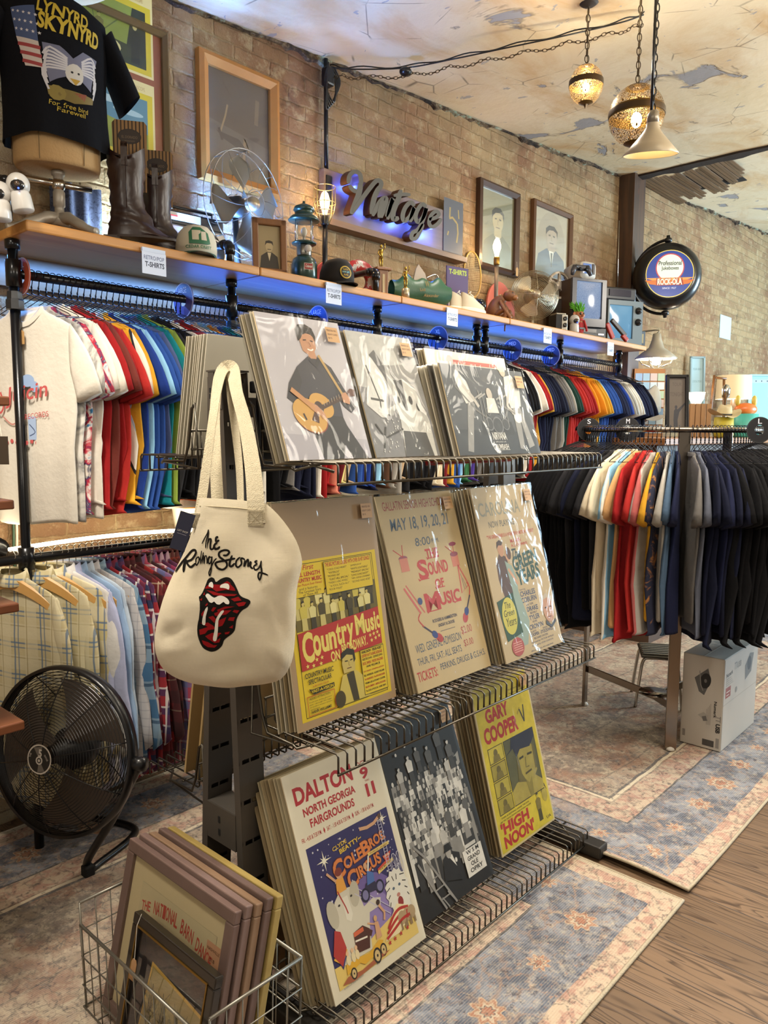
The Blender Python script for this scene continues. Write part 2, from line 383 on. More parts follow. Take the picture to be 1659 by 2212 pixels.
def board_mat(rng=.142, a='#705a45', b_='#8a7058', dk='#36261a', name='floor_boards'):
    t = NT(name); o = t.obj(); x, y, z = t.xyz(o)
    k = t.m_('DIVIDE', x, rng); idx = t.m_('FLOOR', k); fr = t.m_('FRACT', k)
    ofs = t.m_('MULTIPLY', t.m_('SINE', t.m_('MULTIPLY', idx, 12.9)), 37.)
    p = t.vec(t.m_('MULTIPLY_ADD', fr, .9, t.m_('MULTIPLY', idx, 3.1)), t.m_('MULTIPLY_ADD', y, 1.0, ofs), 0)
    g = t.noise(t.map(p, (1.3, .75, 1)), 1.5, 2, .5, .3)
    rings = t.m_('FRACT', t.m_('MULTIPLY', g, 17.)); gr = t.ramp(rings, [(0., 0.), (.55, .12), (.9, 1.), (1., .3)])
    tone = t.m_('FRACT', t.m_('MULTIPLY', t.m_('SINE', t.m_('MULTIPLY', idx, 7.77)), 91.))
    c = t.mix(t.m_('MULTIPLY', tone, .75), a, b_); c = t.mix(t.m_('MULTIPLY', gr, .85), c, dk)
    f = t.noise(t.map(p, (14, .8, 1)), 6, 3); c = t.mix(t.ramp(f, [(.45, 0.), (.75, .35)]), c, '#6b4c2e')
    seam = t.ramp(t.m_('ABSOLUTE', t.m_('SUBTRACT', fr, .5)), [(.482, 0.), (.495, .95)]); c = t.mix(seam, c, '#24170d')
    pt = t.noise(t.vec(x, y, 0), 21, 3, .6); c = t.mix(t.ramp(pt, [(.735, 0.), (.75, .8)]), c, '#d8cfbf')
    t.col(c); t.rough(.42); t.bump(t.m_('SUBTRACT', t.m_('MULTIPLY', gr, -.25), seam), .35, .004); return t.m
def plank_mat(name, a, b_, ax=0, sc=1.):
    t = NT(name); o = t.obj(); s = [9, 9, 9]; s[ax] = .7
    g = t.noise(t.map(o, tuple(v*sc for v in s)), 1.6, 4, .6, .5); r = t.m_('FRACT', t.m_('MULTIPLY', g, 5.))
    c = t.mix(t.ramp(g, [(.35, 0.), (.65, 1.)]), a, b_); c = t.mix(t.m_('MULTIPLY', t.ramp(r, [(0., 0.), (.8, .6), (1., 0.)]), .35), c, '#6d421b')
    kn = t.vor(t.map(o, tuple((1.0 if i == ax else 3.2) for i in range(3))), 2.3); c = t.mix(t.ramp(kn, [(.05, .8), (.10, 0.)]), c, '#5a3012')
    t.col(c); t.rough(.45); t.bump(g, .12, .004); return t.m
PINE = plank_mat('pine_board', '#ad7638', '#c48e4c'); OAK = plank_mat('brown_wood', '#6b4423', '#80552c', 2); DARKW = plank_mat('dark_wood', '#35261b', '#4a3526', 2)
REDW = plank_mat('reddish_shelf_wood', '#6a3c24', '#7f4c30'); GOLDW = plank_mat('golden_oak', '#8a5a26', '#a87434', 2)

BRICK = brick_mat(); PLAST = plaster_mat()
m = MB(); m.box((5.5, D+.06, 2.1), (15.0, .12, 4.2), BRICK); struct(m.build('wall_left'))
m = MB()
def cf_(u, v):
    x = -2+u*16; y = D-v*7.4; return (x, y, ceilz(x)+.012*mnoise.noise((x*1.7, y*1.7, 0)))
m.grid(cf_, 90, 44, PLAST)
ceil = struct(m.build('ceiling'))
m = MB(); m.box((5.5, -.75, -.05), (15.0, 7.36, .1), board_mat()); struct(m.build('floor'))

# crumbled plaster edge along the top of the brick wall
t = NT('crumbled_plaster'); o_ = t.obj(); n_ = t.noise(o_, 9, 4, .7)
t.col(t.ramp(n_, [(.36, '#1d1610'), (.47, '#3f3022'), (.55, '#6d5c45'), (.62, '#7f9080'), (.68, '#a09884')])); t.rough(.95); t.bump(t.noise(o_, 30, 5, .7), 1., .02); CRUM = t.m
m = MB(); secs = []
random.seed(3)
for i in range(480):
    x = -1+i*.025; z = ceilz(x); a = .012+.030*mnoise.noise((x*2.3, 1, 0))+.022*mnoise.noise((x*13, 4, 0)); a = max(a, .004)
    b = max(.004, .010+.04*mnoise.noise((x*3.1, 8, 0))+.03*mnoise.noise((x*15, 3, 0)))
    secs.append([(x, D+.01, z+.02), (x, D-a, z+.02), (x, D-a*.8, z-.012), (x, D-.018, z-b), (x, D+.01, z-b-.01)])
m.loft(secs, CRUM, sm=False); struct(m.build('trim_1'))

# broken ceiling showing wooden laths, and the dark beam joint
LATH = plank_mat('old_lath', '#4a3a2c', '#6d5a45', 0, 1.4)
m = MB(); random.seed(5)
for i in range(22):
    y = 2.90-i*.036; x0 = 6.2+.03*random.random(); x1 = 7.15-.012*i+.10*random.random()-(.22 if i in (3, 9, 15) else 0)
    if i > 14: x1 -= .05*(i-14)
    zc = ceilz((x0+x1)/2)-.018-.008*random.random()
    m.box(((x0+x1)/2, y, zc), (x1-x0, .029, .008), LATH, TR(rz=0))
m.box((6.60, 2.56, ceilz(6.60)-.006), (.72, .66, .006), mat('#17110c', .95))
m.T = I4; struct(m.build('trim_2'))
m = MB(); secs = []
for i in range(60):
    y = 2.93-i*.06; a = .06+.035*mnoise.noise((y*3, 2, 0))+.02*mnoise.noise((y*11, 2, 0)); x = 6.16
    secs.append([(x-a*.5, y, ceilz(x)+.03), (x-a*.5, y, ceilz(x)-.02), (x+a, y, ceilz(x)-.025+.012*mnoise.noise((y*7, 5, 0))), (x+a, y, ceilz(x)+.03)])
m.loft(secs, mat('#241a12', .95, 0, .4, 12, .8, 40), sm=False); struct(m.build('trim_3'))

# dark wooden post on the wall
m = MB(); m.box((6.16, D-.06, 1.80), (.235, .12, 3.6), DARKW); m.box((6.07, D-.125, 1.80), (.05, .014, 3.6), DARKW); struct(m.build('trim_4'))

# ---------------------------------------------------------------- rugs
def rug_mat(name, W, L, seed, near_pink=True):
    t = NT(name); o = t.obj(); x, y, z = t.xyz(o)
    wob = t.noise(o, 6, 2); wx = t.m_('MULTIPLY_ADD', wob, .02, x); wy = t.m_('MULTIPLY_ADD', wob, .02, y)
    dx = t.m_('MINIMUM', wx, t.m_('SUBTRACT', W, wx)); dy = t.m_('MINIMUM', wy, t.m_('SUBTRACT', L, wy))
    if not near_pink: dx = t.m_('ADD', dx, .06)
    d = t.m_('MINIMUM', dx, dy)
    hi = t.noise(o, 60, 3, .7); lo = t.noise(t.map(o, (1, 1, 1), (seed, 0, 0)), 1.9, 3, .6); md = t.noise(o, 11, 4, .65, .6)
    fld = t.ramp(lo, [(.30, '#6f6158'), (.40, '#96796a'), (.47, '#a69684'), (.54, '#8a6656'), (.62, '#6a605c'), (.70, '#9a8c7a')])
    fld = t.mix(t.ramp(md, [(.5, 0.), (.66, .8)]), fld, '#b3a892'); fld = t.mix(t.ramp(md, [(.30, .75), (.40, 0.)]), fld, '#55606b')
    blue = t.mix(t.ramp(md, [(.42, 0.), (.60, 1.)]), '#4c566a', '#868c98'); blue = t.mix(t.ramp(hi, [(.58, 0.), (.68, .6)]), blue, '#a8765c')
    # rosettes along the blue band
    def ros(dd, al):
        a = t.m_('MULTIPLY', t.m_('SUBTRACT', t.m_('FRACT', t.m_('DIVIDE', al, .25)), .5), .25); b = t.m_('SUBTRACT', dd, .20)
        ang = t.m_('ARCTAN2', b, a); rr = t.m_('SQRT', t.m_('ADD', t.m_('MULTIPLY', a, a), t.m_('MULTIPLY', b, b)))
        big = t.m_('MULTIPLY_ADD', t.m_('SINE', t.m_('MULTIPLY', t.m_('FLOOR', t.m_('DIVIDE', al, .25)), pi/2+pi)), .014, .045)
        return t.m_('DIVIDE', rr, t.m_('MULTIPLY_ADD', t.m_('SINE', t.m_('MULTIPLY', ang, 8.)), .009, big))
    ax = t.m_('LESS_THAN', dx, dy); al = t.m_('ADD', t.m_('MULTIPLY', ax, y), t.m_('MULTIPLY', t.m_('SUBTRACT', 1., ax), x))
    q = ros(d, al)
    q = t.m_('ADD', q, t.m_('MULTIPLY_ADD', hi, .5, -.25)); blue = t.mix(t.ramp(q, [(.90, .85), (1.10, 0.)]), blue, t.ramp(q, [(.25, '#a86a4d'), (.35, '#4f4a4c'), (.42, '#c9b49a'), (.62, '#b07a5c'), (.85, '#c6ab8e'), (.98, '#54504f')], 'CONSTANT'))
    wv = t.n.new('ShaderNodeVectorMath'); wv.operation = 'MULTIPLY_ADD'; t.put(wv.inputs[0], t.noise(o, 13, 3, .6, 0, True)); wv.inputs[1].default_value = (.10, .10, 0); t.put(wv.inputs[2], o); wo = wv.outputs[0]
    vl = t.vor(wo, 15, 'DISTANCE_TO_EDGE'); mot = t.ramp(vl, [(.0, 1.), (.075, 0.)])
    pink = t.mix(t.ramp(t.noise(o, 19, 3, .6, 1.), [(.45, 0.), (.56, 1.)]), '#c2ad97', '#b0897a'); pink = t.mix(t.m_('MULTIPLY', t.m_('MULTIPLY', mot, .8), t.ramp(hi, [(.38, 0.), (.55, 1.)])), pink, '#55504f')
    vf = t.vor(t.map(wo, (1, 1, 1), (1, 2, 0)), 11., 'DISTANCE_TO_EDGE'); ln = t.m_('MULTIPLY', t.ramp(vf, [(.0, 1.), (.05, 0.)]), t.ramp(hi, [(.4, 0.), (.6, .9)]))
    fld = t.mix(ln, fld, '#3a3d44'); v3 = t.vor(t.map(wo, (1.6, .7, 1), (3, 7, 0)), 26., 'DISTANCE_TO_EDGE'); fld = t.mix(t.m_('MULTIPLY', t.ramp(v3, [(.0, .7), (.07, 0.)]), t.ramp(md, [(.42, 0.), (.56, 1.)])), fld, '#4a4648')
    bx = t.m_('MULTIPLY_ADD', t.m_('SINE', t.m_('MULTIPLY', x, 9.)), .1, t.m_('SINE', t.m_('MULTIPLY', y, 11.)))
    fld = t.mix(t.m_('MULTIPLY', t.m_('LESS_THAN', t.m_('ABSOLUTE', bx), .045), .55), fld, '#4d4a4a')
    b2 = t.vor(t.map(wo, (1, 1, 1), (5, 1, 0)), 9., 'DISTANCE_TO_EDGE'); blue = t.mix(t.m_('MULTIPLY', t.m_('MULTIPLY', t.ramp(b2, [(.0, 1.), (.05, 0.)]), t.ramp(lo, [(.4, .2), (.6, 1.)])), .8), blue, '#a8876f')
    c = t.mix(t.m_('LESS_THAN', d, .46), fld, pink)
    c = t.mix(t.m_('LESS_THAN', t.m_('ABSOLUTE', t.m_('SUBTRACT', d, .475)), .007), c, '#d4c7ae'); c = t.mix(t.m_('LESS_THAN', t.m_('ABSOLUTE', t.m_('SUBTRACT', d, .49)), .006), c, '#4a4a50')
    c = t.mix(t.m_('LESS_THAN', d, .345), c, blue); c = t.mix(t.m_('LESS_THAN', t.m_('ABSOLUTE', t.m_('SUBTRACT', d, .345)), .004), c, '#40434c')
    c = t.mix(t.m_('LESS_THAN', d, .085), c, pink); c = t.mix(t.m_('LESS_THAN', d, .013), c, '#b9ad97')
    c = t.mix(.08, c, '#d2c8b8')
    rib = t.m_('SINE', t.m_('MULTIPLY', y, 900.)); c = t.mix(t.m_('MULTIPLY', t.m_('GREATER_THAN', t.m_('ADD', rib, t.m_('MULTIPLY', hi, 2.6)), 1.7), .2), c, '#d0c3ac')
    c = t.mix(t.ramp(t.noise(o, 34, 5, .75), [(.50, 0.), (.70, .6)]), c, '#cbbda6')
    c = t.mix(t.ramp(t.noise(t.map(o, (1, 1, 1), (9, 9, 0)), 42, 5, .75), [(.55, 0.), (.66, .7)]), c, '#45414a')
    t.col(c); t.rough(.95); t.b.inputs['Specular IOR Level'].default_value = .1; t.bump(t.m_('ADD', rib, t.m_('MULTIPLY', hi, 3.)), .25, .003); return t.m
def rug(x0, y0, W, L, mt, label, lift):
    m = MB()
    def z(x, y): return .009+lift(x, y)
    nx, ny = 60, 40; 
    m.grid(lambda u, v: (u*W, v*L, z(u*W, v*L)), nx, ny, mt)
    P = [(u*W/nx, 0) for u in range(nx+1)]+[(W, v*L/ny) for v in range(1, ny+1)]+[(W-u*W/nx, L) for u in range(1, nx+1)]+[(0, L-v*L/ny) for v in range(1, ny)]
    o = m.build('rug', loc=(x0, y0, 0)); tag(o, label, 'rug')
    h = MB(); h.tube([(a, b, z(a, b)-.003) for a, b in P], .006, mat('#b5a992', .95, 0, .2, 90, .6, 200), 6, closed=True); h.build('edge_binding', o)
    return o
rug(-1.6, .829, 3.944, 2.02, rug_mat('faded_rug_near', 3.944, 2.02, 0.), 'faded red and blue oriental rug under the poster rack, nearest the camera', lambda x, y: .0)
rug(2.40, .834, 3.7, 2.0, rug_mat('faded_rug_far', 3.7, 2.0, 4.3, False), 'faded oriental rug under the round chrome clothes rack, its corner curling up', lambda x, y: .020*max(0, 1-x/.35)*(.4+.6*sin(min(y/.42, 1)*pi)) if y < .42 else .008*max(0, 1-x/.35))
# ================================================================ WALL SHELF AND PIPE RAILS
ZS = 2.16; YF = 2.5; YP = 2.65; RZ = 2.015; RX1 = 5.60
ORD = ['first', 'second', 'third', 'fourth', 'fifth', 'sixth', 'seventh', 'eighth', 'ninth', 'tenth', 'eleventh', 'twelfth', 'thirteenth', 'fourteenth', 'fifteenth', 'sixteenth', 'seventeenth', 'eighteenth', 'nineteenth', 'twentieth']
ORD += ['twenty-'+k for k in ORD[:9]]+['thirtieth']+['thirty-'+k for k in ORD[:9]]+['fortieth']
shelf = thing('wall_shelf', 'long pine wall shelf on black pipe posts along the brick wall', 'shelf', (1.06, YF, ZS))
cuts = [0, PY(562, 580, YF).x-1.06, PY(868, 640, YF).x-1.06, PY(1102, 690, YF).x-1.06, 4.66]
for a, b in zip(cuts[:-1], cuts[1:]):
    m = MB(); m.box(((a+b)/2, .2025, -.0175), (b-a-.003, .405, .035), PINE, bev=.006); m.build('board', shelf)
m = MB(); m.box((2.33, .412, -.09), (4.6, .036, .11), plank_mat('wall_ledger', '#5e4327', '#78573a')); m.build('wall_ledger', shelf)

pipe = mat('#17181b', .28, .55, coat=.3)
pxs = [62-28, 500, 815, 1030, 1048, 1210, 1337]
posts = [PY(28, 560, YP).x]+[PY(p, y, YP).x for p, y in ((500, 610), (815, 660), (1030, 700), (1048, 705), (1210, 735), (1337, 775))]
rail = thing('clothes_rail', 'black iron pipe clothes rails on posts below the wall shelf', 'clothes rail', (posts[0], YP, 0))
bx = posts[0]
for i, x in enumerate(posts):
    m = MB(); X = x-bx
    m.tube([(X, 0, .0), (X, 0, ZS-.037)], .0165, pipe, 12); m.lathe([(.024, 0), (.024, .03), (.017, .032)], pipe, 14, TR((X, 0, ZS-.068)))
    m.build('post', rail)
    m = MB(); m.lathe([(.017, -.045), (.025, -.043), (.025, .043), (.017, .045)], pipe, 14, TR((X, 0, RZ))); m.lathe([(.017, -.03), (.03, -.028), (.03, .0), (.026, .006), (.024, .03), (.017, .032)], mat('#3a3b3d', .4, .7), 8, TR((X, 0, RZ-.09)), sm=False)
    m.build('pipe_fitting', rail)
m = MB(); m.tube([(0, 0, RZ), (RX1-bx, 0, RZ)], .0155, pipe, 12); m.build('upper_rod', rail)
m = MB(); m.tube([(-.3, 0, 1.058), (3.2, 0, 1.058)], .0165, pipe, 12); m.lathe([(.017, -.04), (.027, -.038), (.027, .038), (.017, .04)], pipe, 14, TR((0, 0, 1.058))); m.build('lower_rod', rail)
m = MB(); m.tube([(0.012, 0, 1.055), (0.0, -.0, 1.055), (0, .255, 1.055)], .016, pipe, 12); m.lathe([(.05, 0), (.05, .008), (.03, .012)], pipe, 16, TR((0, .272, 1.055), rx=pi/2)); m.build('wall_bracket', rail)

# pipe stubs that stand up on the shelf
def stub(x, y, h, label, dy=.26):
    o = thing('pipe_bracket', label, 'pipe', (x, y, ZS))
    m = MB(); m.tube([(0, 0, 0), (0, 0, h-.02), (0, .012, h-.004), (0, .03, h)]+[(0, dy, h)], .015, pipe, 10); m.build('pipe', o)
    m = MB(); m.lathe([(.02, -.02), (.022, 0), (.02, .02)], pipe, 12, TR((0, 0, h-.025))); m.ell((0, .012, h-.006), (.021, .024, .021), pipe, 12, 8); m.lathe([(.02, -.012), (.021, .012)], pipe, 12, TR((0, .045, h), rx=pi/2)); m.build('elbow_fitting', o)
    return o
stub(PY(16, 450, 2.56).x, 2.56, .125, 'black pipe elbow at the left end of the shelf beside the white camera')
stub(PY(812, 610, 2.6).x, 2.6, .12, 'black pipe elbow on the shelf beside the wooden trophy column')
stub(PY(1042, 662, 2.6).x, 2.6, .09, 'black pipe elbow on the shelf between sneakers and monkey')
stub(PY(497, 560, 2.62).x, 2.62, .10, 'black pipe elbow on the shelf under the four-bladed fan')

# led strip along the lower rod
m = MB(); P = []
for i in range(40):
    u = i/39; P.append((posts[0]-.04+2.2*u, YP+.045, 1.088+.012*sin(u*9)))
LED = mat('#fff1cf', .5, es=11.); m.tube(P, .0075, LED, 6); tag(m.build('led_strip'), 'glowing warm white led strip along the lower clothes rod', 'light strip')
light('led_strip_light', 'AREA', (1.75, 2.705, 1.10), 5.5, (1., .85, .58), 1.6, .03, aim=(1.75, 2.93, 1.24))

# ================================================================ GARMENTS
HW = mat('#1b1a1c', .35, .6)
def hanger_mesh(hk=.118, wire=HW):
    m = MB(); R = .02
    hook = [(R*cos(a), 0, hk+.0+R*sin(a)) for a in [radians(d) for d in (-10, 20, 50, 80, 110, 140, 170, 200)]]
    m.tube([(0, 0, .028), (0, 0, hk*.55), (-.004, 0, hk*.8), (-R, 0, hk-.004)]+[(R*cos(a), 0, hk+R*sin(a)) for a in [radians(d) for d in (170, 140, 110, 80, 50, 20, -15)]], .0017, wire, 5)
    for s in (-1, 1): m.tube([(.0022*cos(k*1.3+(0 if s > 0 else pi)), .0022*sin(k*1.3+(0 if s > 0 else pi)), .026+k*.0042) for k in range(8)], .0015, wire, 4)
    m.tube([(0, 0, .028), (.02, 0, .02), (.19, 0, -.05), (.2, 0, -.058), (-.2, 0, -.058), (-.19, 0, -.05), (-.02, 0, .02)], .0015, wire, 5, closed=True)
    o = m.build('hanger'); me = o.data; bpy.data.objects.remove(o); return me
HANG = hanger_mesh(.0865)
def sgnp(v, e): return math.copysign(abs(v)**e, v)
CLOTH = fabric('#cccccc')
def tee_meshes(seed, L=.68, th=.010, fold=.008):
    rnd = random.Random(seed); ph = [rnd.uniform(0, 6.28) for _ in range(6)]; n = 28
    lev = [(0, .078, .9), (-.014, .10, 1.), (-.034, .15, 1.), (-.056, .195, 1.), (-.085, .212, 1.), (-.16, .212, 1.1), (-.24, .207, 1.3), (-.34, .205+rnd.uniform(-.01, .01), 1.5), (-.46, .207+rnd.uniform(-.02, .012), 1.7), (-.57, .210+rnd.uniform(-.03, .01), 1.9), (-L+.012, .213+rnd.uniform(-.04, .01), 2.), (-L, .213+rnd.uniform(-.04, .01), 1.9)]
    secs = []
    for li, (z, hw, k) in enumerate(lev):
        dip = (.05, .046, .034, .019, .005)[li] if li < 5 else 0
        f = min(1, max(0, -z/.5)); ring = []
        for i in range(n):
            a = 2*pi*i/n; x = hw*sgnp(cos(a), .8); y = th*k*sgnp(sin(a), .8)
            fo = fold*f*(sin(x*38+ph[0]+z*3)+.6*sin(x*61+ph[1])); y += fo+.004*f*sin(z*11+ph[2]); x += .006*f*sin(z*8+ph[3])
            ring.append((x, y, z-.010*f*cos(x*16+ph[4]) if z < -.5 else z-dip*max(0, sin(a))**2))
        secs.append(ring)
    m = MB(); m.loft(secs, CLOTH); body = m.build('t'); out = [body.data]; bpy.data.objects.remove(body)
    for s in (-1, 1):
        secs = []; k = 12; sw = rnd.uniform(-.02, .02); dr = rnd.uniform(0, .03)
        for j in range(6):
            u = j/5
            A = Vector((.196, 0, -.052)).lerp(Vector((.322-dr, sw, -.278)), u); B = Vector((.196, 0, -.225)).lerp(Vector((.216-dr*.6, sw, -.312)), u)
            A.x += .02*sin(u*pi); w_ = th*(1+.9*u)
            ring = []
            for i in range(k):
                a = 2*pi*i/k; c = A.lerp(B, (1-cos(a))/2); yy = w_*sgnp(sin(a), .8)+.005*u*sin(a*2+ph[5]+s)
                ring.append((s*c.x, c.y+yy, c.z))
            secs.append(ring)
        m = MB(); m.loft(secs, CLOTH); o = m.build('t'); out.append(o.data); bpy.data.objects.remove(o)
    m = MB(); m.loft([[(.079*cos(a)*q, .0135*sin(a)*q, zz+.004-.05*max(0, sin(a))**2) for a in [2*pi*i/20 for i in range(20)]] for q, zz in ((1.04, -.012), (1.0, .004), (.9, .006), (.86, -.01))], CLOTH, cap=False)
    o = m.build('t'); out.append(o.data); bpy.data.objects.remove(o); return out
def recolor(o, mt):
    for s in o.material_slots: s.link = 'OBJECT'; s.material = mt
def tie_dye(key, cs, sc=7.):
    if key in MC: return MC[key]
    t = NT(key); f = t.noise(t.obj(), sc, 3, .6, 1.5); n = len(cs); t.col(t.ramp(f, [(.3+.4*i/(n-1), c) for i, c in enumerate(cs)])); t.rough(.9); MC[key] = t.m; return t.m
def plaid(key, base, bands, rot=0.):
    """bands: (period, width, offset, colour, strength)"""
    if key in MC: return MC[key]
    t = NT(key); x, y, z = t.xyz(t.obj()); c = lin(base)
    nz = t.noise(t.obj(), 6, 2); x = t.m_('MULTIPLY_ADD', nz, .012, x)
    for ax in (z, x):
        for per, wd, of, col, st in bands:
            f = t.m_('LESS_THAN', t.m_('FRACT', t.m_('DIVIDE', t.m_('ADD', ax, of+10), per)), wd/per)
            c = t.mix(t.m_('MULTIPLY', f, st), c, col)
    t.col(c); t.rough(.92); t.bump(t.noise(t.obj(), 50, 3), .3, .003); MC[key] = t.m; return t.m
TEES = [tee_meshes(i, (.68, .64, .72, .66, .70)[i]) for i in range(5)]; TEESL = [tee_meshes(20+i, (.80, .74, .84, .78)[i], .010, .011) for i in range(4)]
CN = {'white': '#d9d3c6', 'cream': '#d8cbb0', 'lavender tie-dyed': 0, 'marbled grey-white': 0, 'multicoloured floral': 0, 'rainbow tie-dyed': 0, 'light grey': '#9c9890', 'grey': '#63605d', 'charcoal': '#252528', 'black': '#0c0c0f', 'red': '#921b1d', 'bright red': '#a82a26', 'dark red': '#6a181d', 'burgundy': '#5e1c22', 'brown-red': '#6b3029', 'rose': '#a95a58', 'salmon': '#cf7d68', 'yellow': '#c8942a', 'striped yellow and white': 0, 'navy': '#181d38', 'dark navy': '#12162a', 'royal blue': '#1c3680', 'blue': '#294b90', 'light blue': '#86b7d6', 'slate blue': '#47557c', 'slate': '#565a66', 'teal': '#12707a', 'green': '#2c5c38', 'lime green': '#788c38', 'olive': '#6c6a45', 'orange': '#d9622a', 'amber': '#dd8a22', 'beige': '#bfa584', 'tan': '#c69a68', 'brown': '#4c3324', 'mauve': '#7c4456', 'purple': '#43307e', 'dark green': '#1e3a33', 'pale yellow': '#d8cf86', 'steel blue': '#4a6078', 'pink': '#cfa09a', 'polka dot slate': 0, 'navy patterned': 0}
def cloth(c):
    if c == 'lavender tie-dyed': return tie_dye('dye_lavender', ['#dcd6d0', '#d9d4cc', '#a08cc0', '#e0dcd4', '#9fc9a0'])
    if c == 'marbled grey-white': return tie_dye('dye_marble', ['#d8d4cc', '#c9c5bd', '#8d8a88', '#d6d2ca'], 9)
    if c == 'multicoloured floral': return tie_dye('dye_floral', ['#2f6f9c', '#d8d2cc', '#b3243a', '#2a2f55', '#d9cfc4'], 14)
    if c == 'rainbow tie-dyed': return tie_dye('dye_rainbow', ['#d8d4cc', '#2a8fa8', '#e0c02f', '#c8372e', '#d8d4cc'], 7)
    if c == 'navy patterned': return tie_dye('dye_navy', ['#191d33', '#191d33', '#1b1f36', '#a06a34'], 15)
    if c == 'striped yellow and white':
        k = 'stripe_yellow'
        if k not in MC:
            t = NT(k); x, y, z = t.xyz(t.obj()); t.col(t.ramp(t.m_('FRACT', t.m_('MULTIPLY_ADD', t.m_('ABSOLUTE', x), 5.5, t.m_('MULTIPLY', z, 2.0))), [(0, '#d8d2c4'), (.3, '#9fb4c8'), (.45, '#d99f22'), (.95, '#1b1b22')], 'CONSTANT')); t.rough(.9); MC[k] = t.m
        return MC[k]
    if c == 'polka dot slate':
        k = 'polka'
        if k not in MC:
            t = NT(k); x, y, z = t.xyz(t.obj()); q = t.vor(t.vec(x, z, 0), 9., 'F1'); t.col(t.ramp(q, [(0, '#cfc9be'), (.17, '#3f4256')], 'CONSTANT')); t.rough(.9); MC[k] = t.m
        return MC[k]
    return fabric(CN[c])
NH = [0]
def hang_tee(x, y, z, rz, c, label, group, bank, hlabel, hgroup, drop=.118, tilt=0., hz=.118):
    i = random.randrange(len(bank)); me = bank[i]; mt = cloth(c)
    o = link('t_shirt', me[0]); o.location = (x, y, z-drop); o.rotation_euler = (tilt, 0, rz); tag(o, label, 't-shirt', group); recolor(o, mt)
    for nm, d in (('sleeve', me[1]), ('sleeve', me[2]), ('collar', me[3])):
        ch = link(nm, d, o); recolor(ch, mt)
    h = link('hanger', HANG); h.location = (x, y, z-hz+.0172); h.rotation_euler = (0, 0, rz+radians(random.uniform(-1, 1))); tag(h, hlabel, 'hanger', hgroup)
    return o
# colours along the upper rail: (pixel column in the photo of the near sleeve, colour)
seq = [(168, 'white'), (176, 'cream'), (186, 'lavender tie-dyed'), (206, 'white'), (222, 'marbled grey-white'), (234, 'light grey'), (242, 'multicoloured floral'), (252, 'rainbow tie-dyed'), (262, 'white'), (270, 'bright red'), (282, 'red'), (290, 'dark red'), (298, 'brown-red'), (306, 'burgundy'), (312, 'red'), (322, 'bright red'), (332, 'striped yellow and white'), (346, 'yellow'), (352, 'navy'), (360, 'royal blue'), (366, 'light blue'), (376, 'blue'), (388, 'blue'), (398, 'slate'), (406, 'slate blue'), (416, 'teal'), (424, 'green'), (430, 'lime green'), (436, 'charcoal'), (446, 'black'), (486, 'white'), (498, 'white'), (508, 'red'), (520, 'orange'), (530, 'white'), (540, 'light blue'), (556, 'amber'), (566, 'beige'), (576, 'blue'), (590, 'teal'), (612, 'white'), (624, 'salmon'), (632, 'charcoal'), (650, 'black'), (678, 'grey'), (690, 'dark navy'), (738, 'white'), (752, 'red'), (768, 'salmon'), (780, 'burgundy'), (796, 'pale yellow'), (806, 'beige'), (818, 'blue'), (836, 'royal blue'), (860, 'navy'), (868, 'light blue'), (880, 'brown'), (902, 'light grey'), (918, 'beige'), (930, 'charcoal'), (940, 'black'), (990, 'cream'), (1010, 'dark red'), (1020, 'yellow'), (1030, 'blue'), (1044, 'light blue'), (1052, 'green'), (1066, 'purple'), (1074, 'charcoal'), (1084, 'grey'), (1110, 'black'), (1136, 'dark navy'), (1158, 'black'), (1176, 'white'), (1188, 'red'), (1198, 'yellow'), (1208, 'navy'), (1218, 'dark navy'), (1236, 'grey'), (1248, 'light grey'), (1256, 'dark green'), (1264, 'purple'), (1268, 'bright red'), (1280, 'red'), (1300, 'amber'), (1318, 'yellow'), (1326, 'light blue'), (1334, 'blue'), (1350, 'navy'), (1366, 'royal blue'), (1376, 'light grey'), (1386, 'white'), (1396, 'navy'), (1412, 'dark navy'), (1426, 'charcoal')]
def nth_labels(cols, fmt):
    tot = {}; cnt = {}
    for c in cols: tot[c] = tot.get(c, 0)+1
    out = []
    for c in cols:
        k = cnt.get(c, 0); cnt[c] = k+1
        out.append(fmt(c, ORD[min(k, 38)] if tot[c] > 1 else 'only'))
    return out
random.seed(11); xs = []; x = posts[0]+.035
while x < RX1-.04:
    if min(abs(x-p) for p in posts) > .018: xs.append(x)
    x += random.uniform(.019, .026) if x < 2.0 else random.uniform(.027, .036)
angs = [radians(20-3*min(1, (xx-1.07)/1.2)+random.uniform(-1.5, 1.5)) for xx in xs]
tips = [proj((xx+.30*sin(an), YP-.30*cos(an), 1.66))[0] for xx, an in zip(xs, angs)]
cols = [([c for q, c in seq if q <= tp+4] or ['white'])[-1] for tp in tips]; cols[0] = 'white'
labs = nth_labels(cols, lambda c, n: '%s t-shirt on the upper wall rail, %s' % (c, 'the only such one' if n == 'only' else n+' such one from the left'))
first_tee = None
for i, (xx, c, lb) in enumerate(zip(xs, cols, labs)):
    if i == 0: lb = 'white t-shirt with red and blue print at the left end of the upper rail'
    o = hang_tee(xx, YP, RZ+.0145, pi/2+angs[i], c, lb, 't-shirts on the upper wall rail', TEES, 'black wire hanger hooked over the upper wall rail', 'hangers on the upper wall rail', .118+random.uniform(-.006, .012))
    if i == 0: first_tee = o
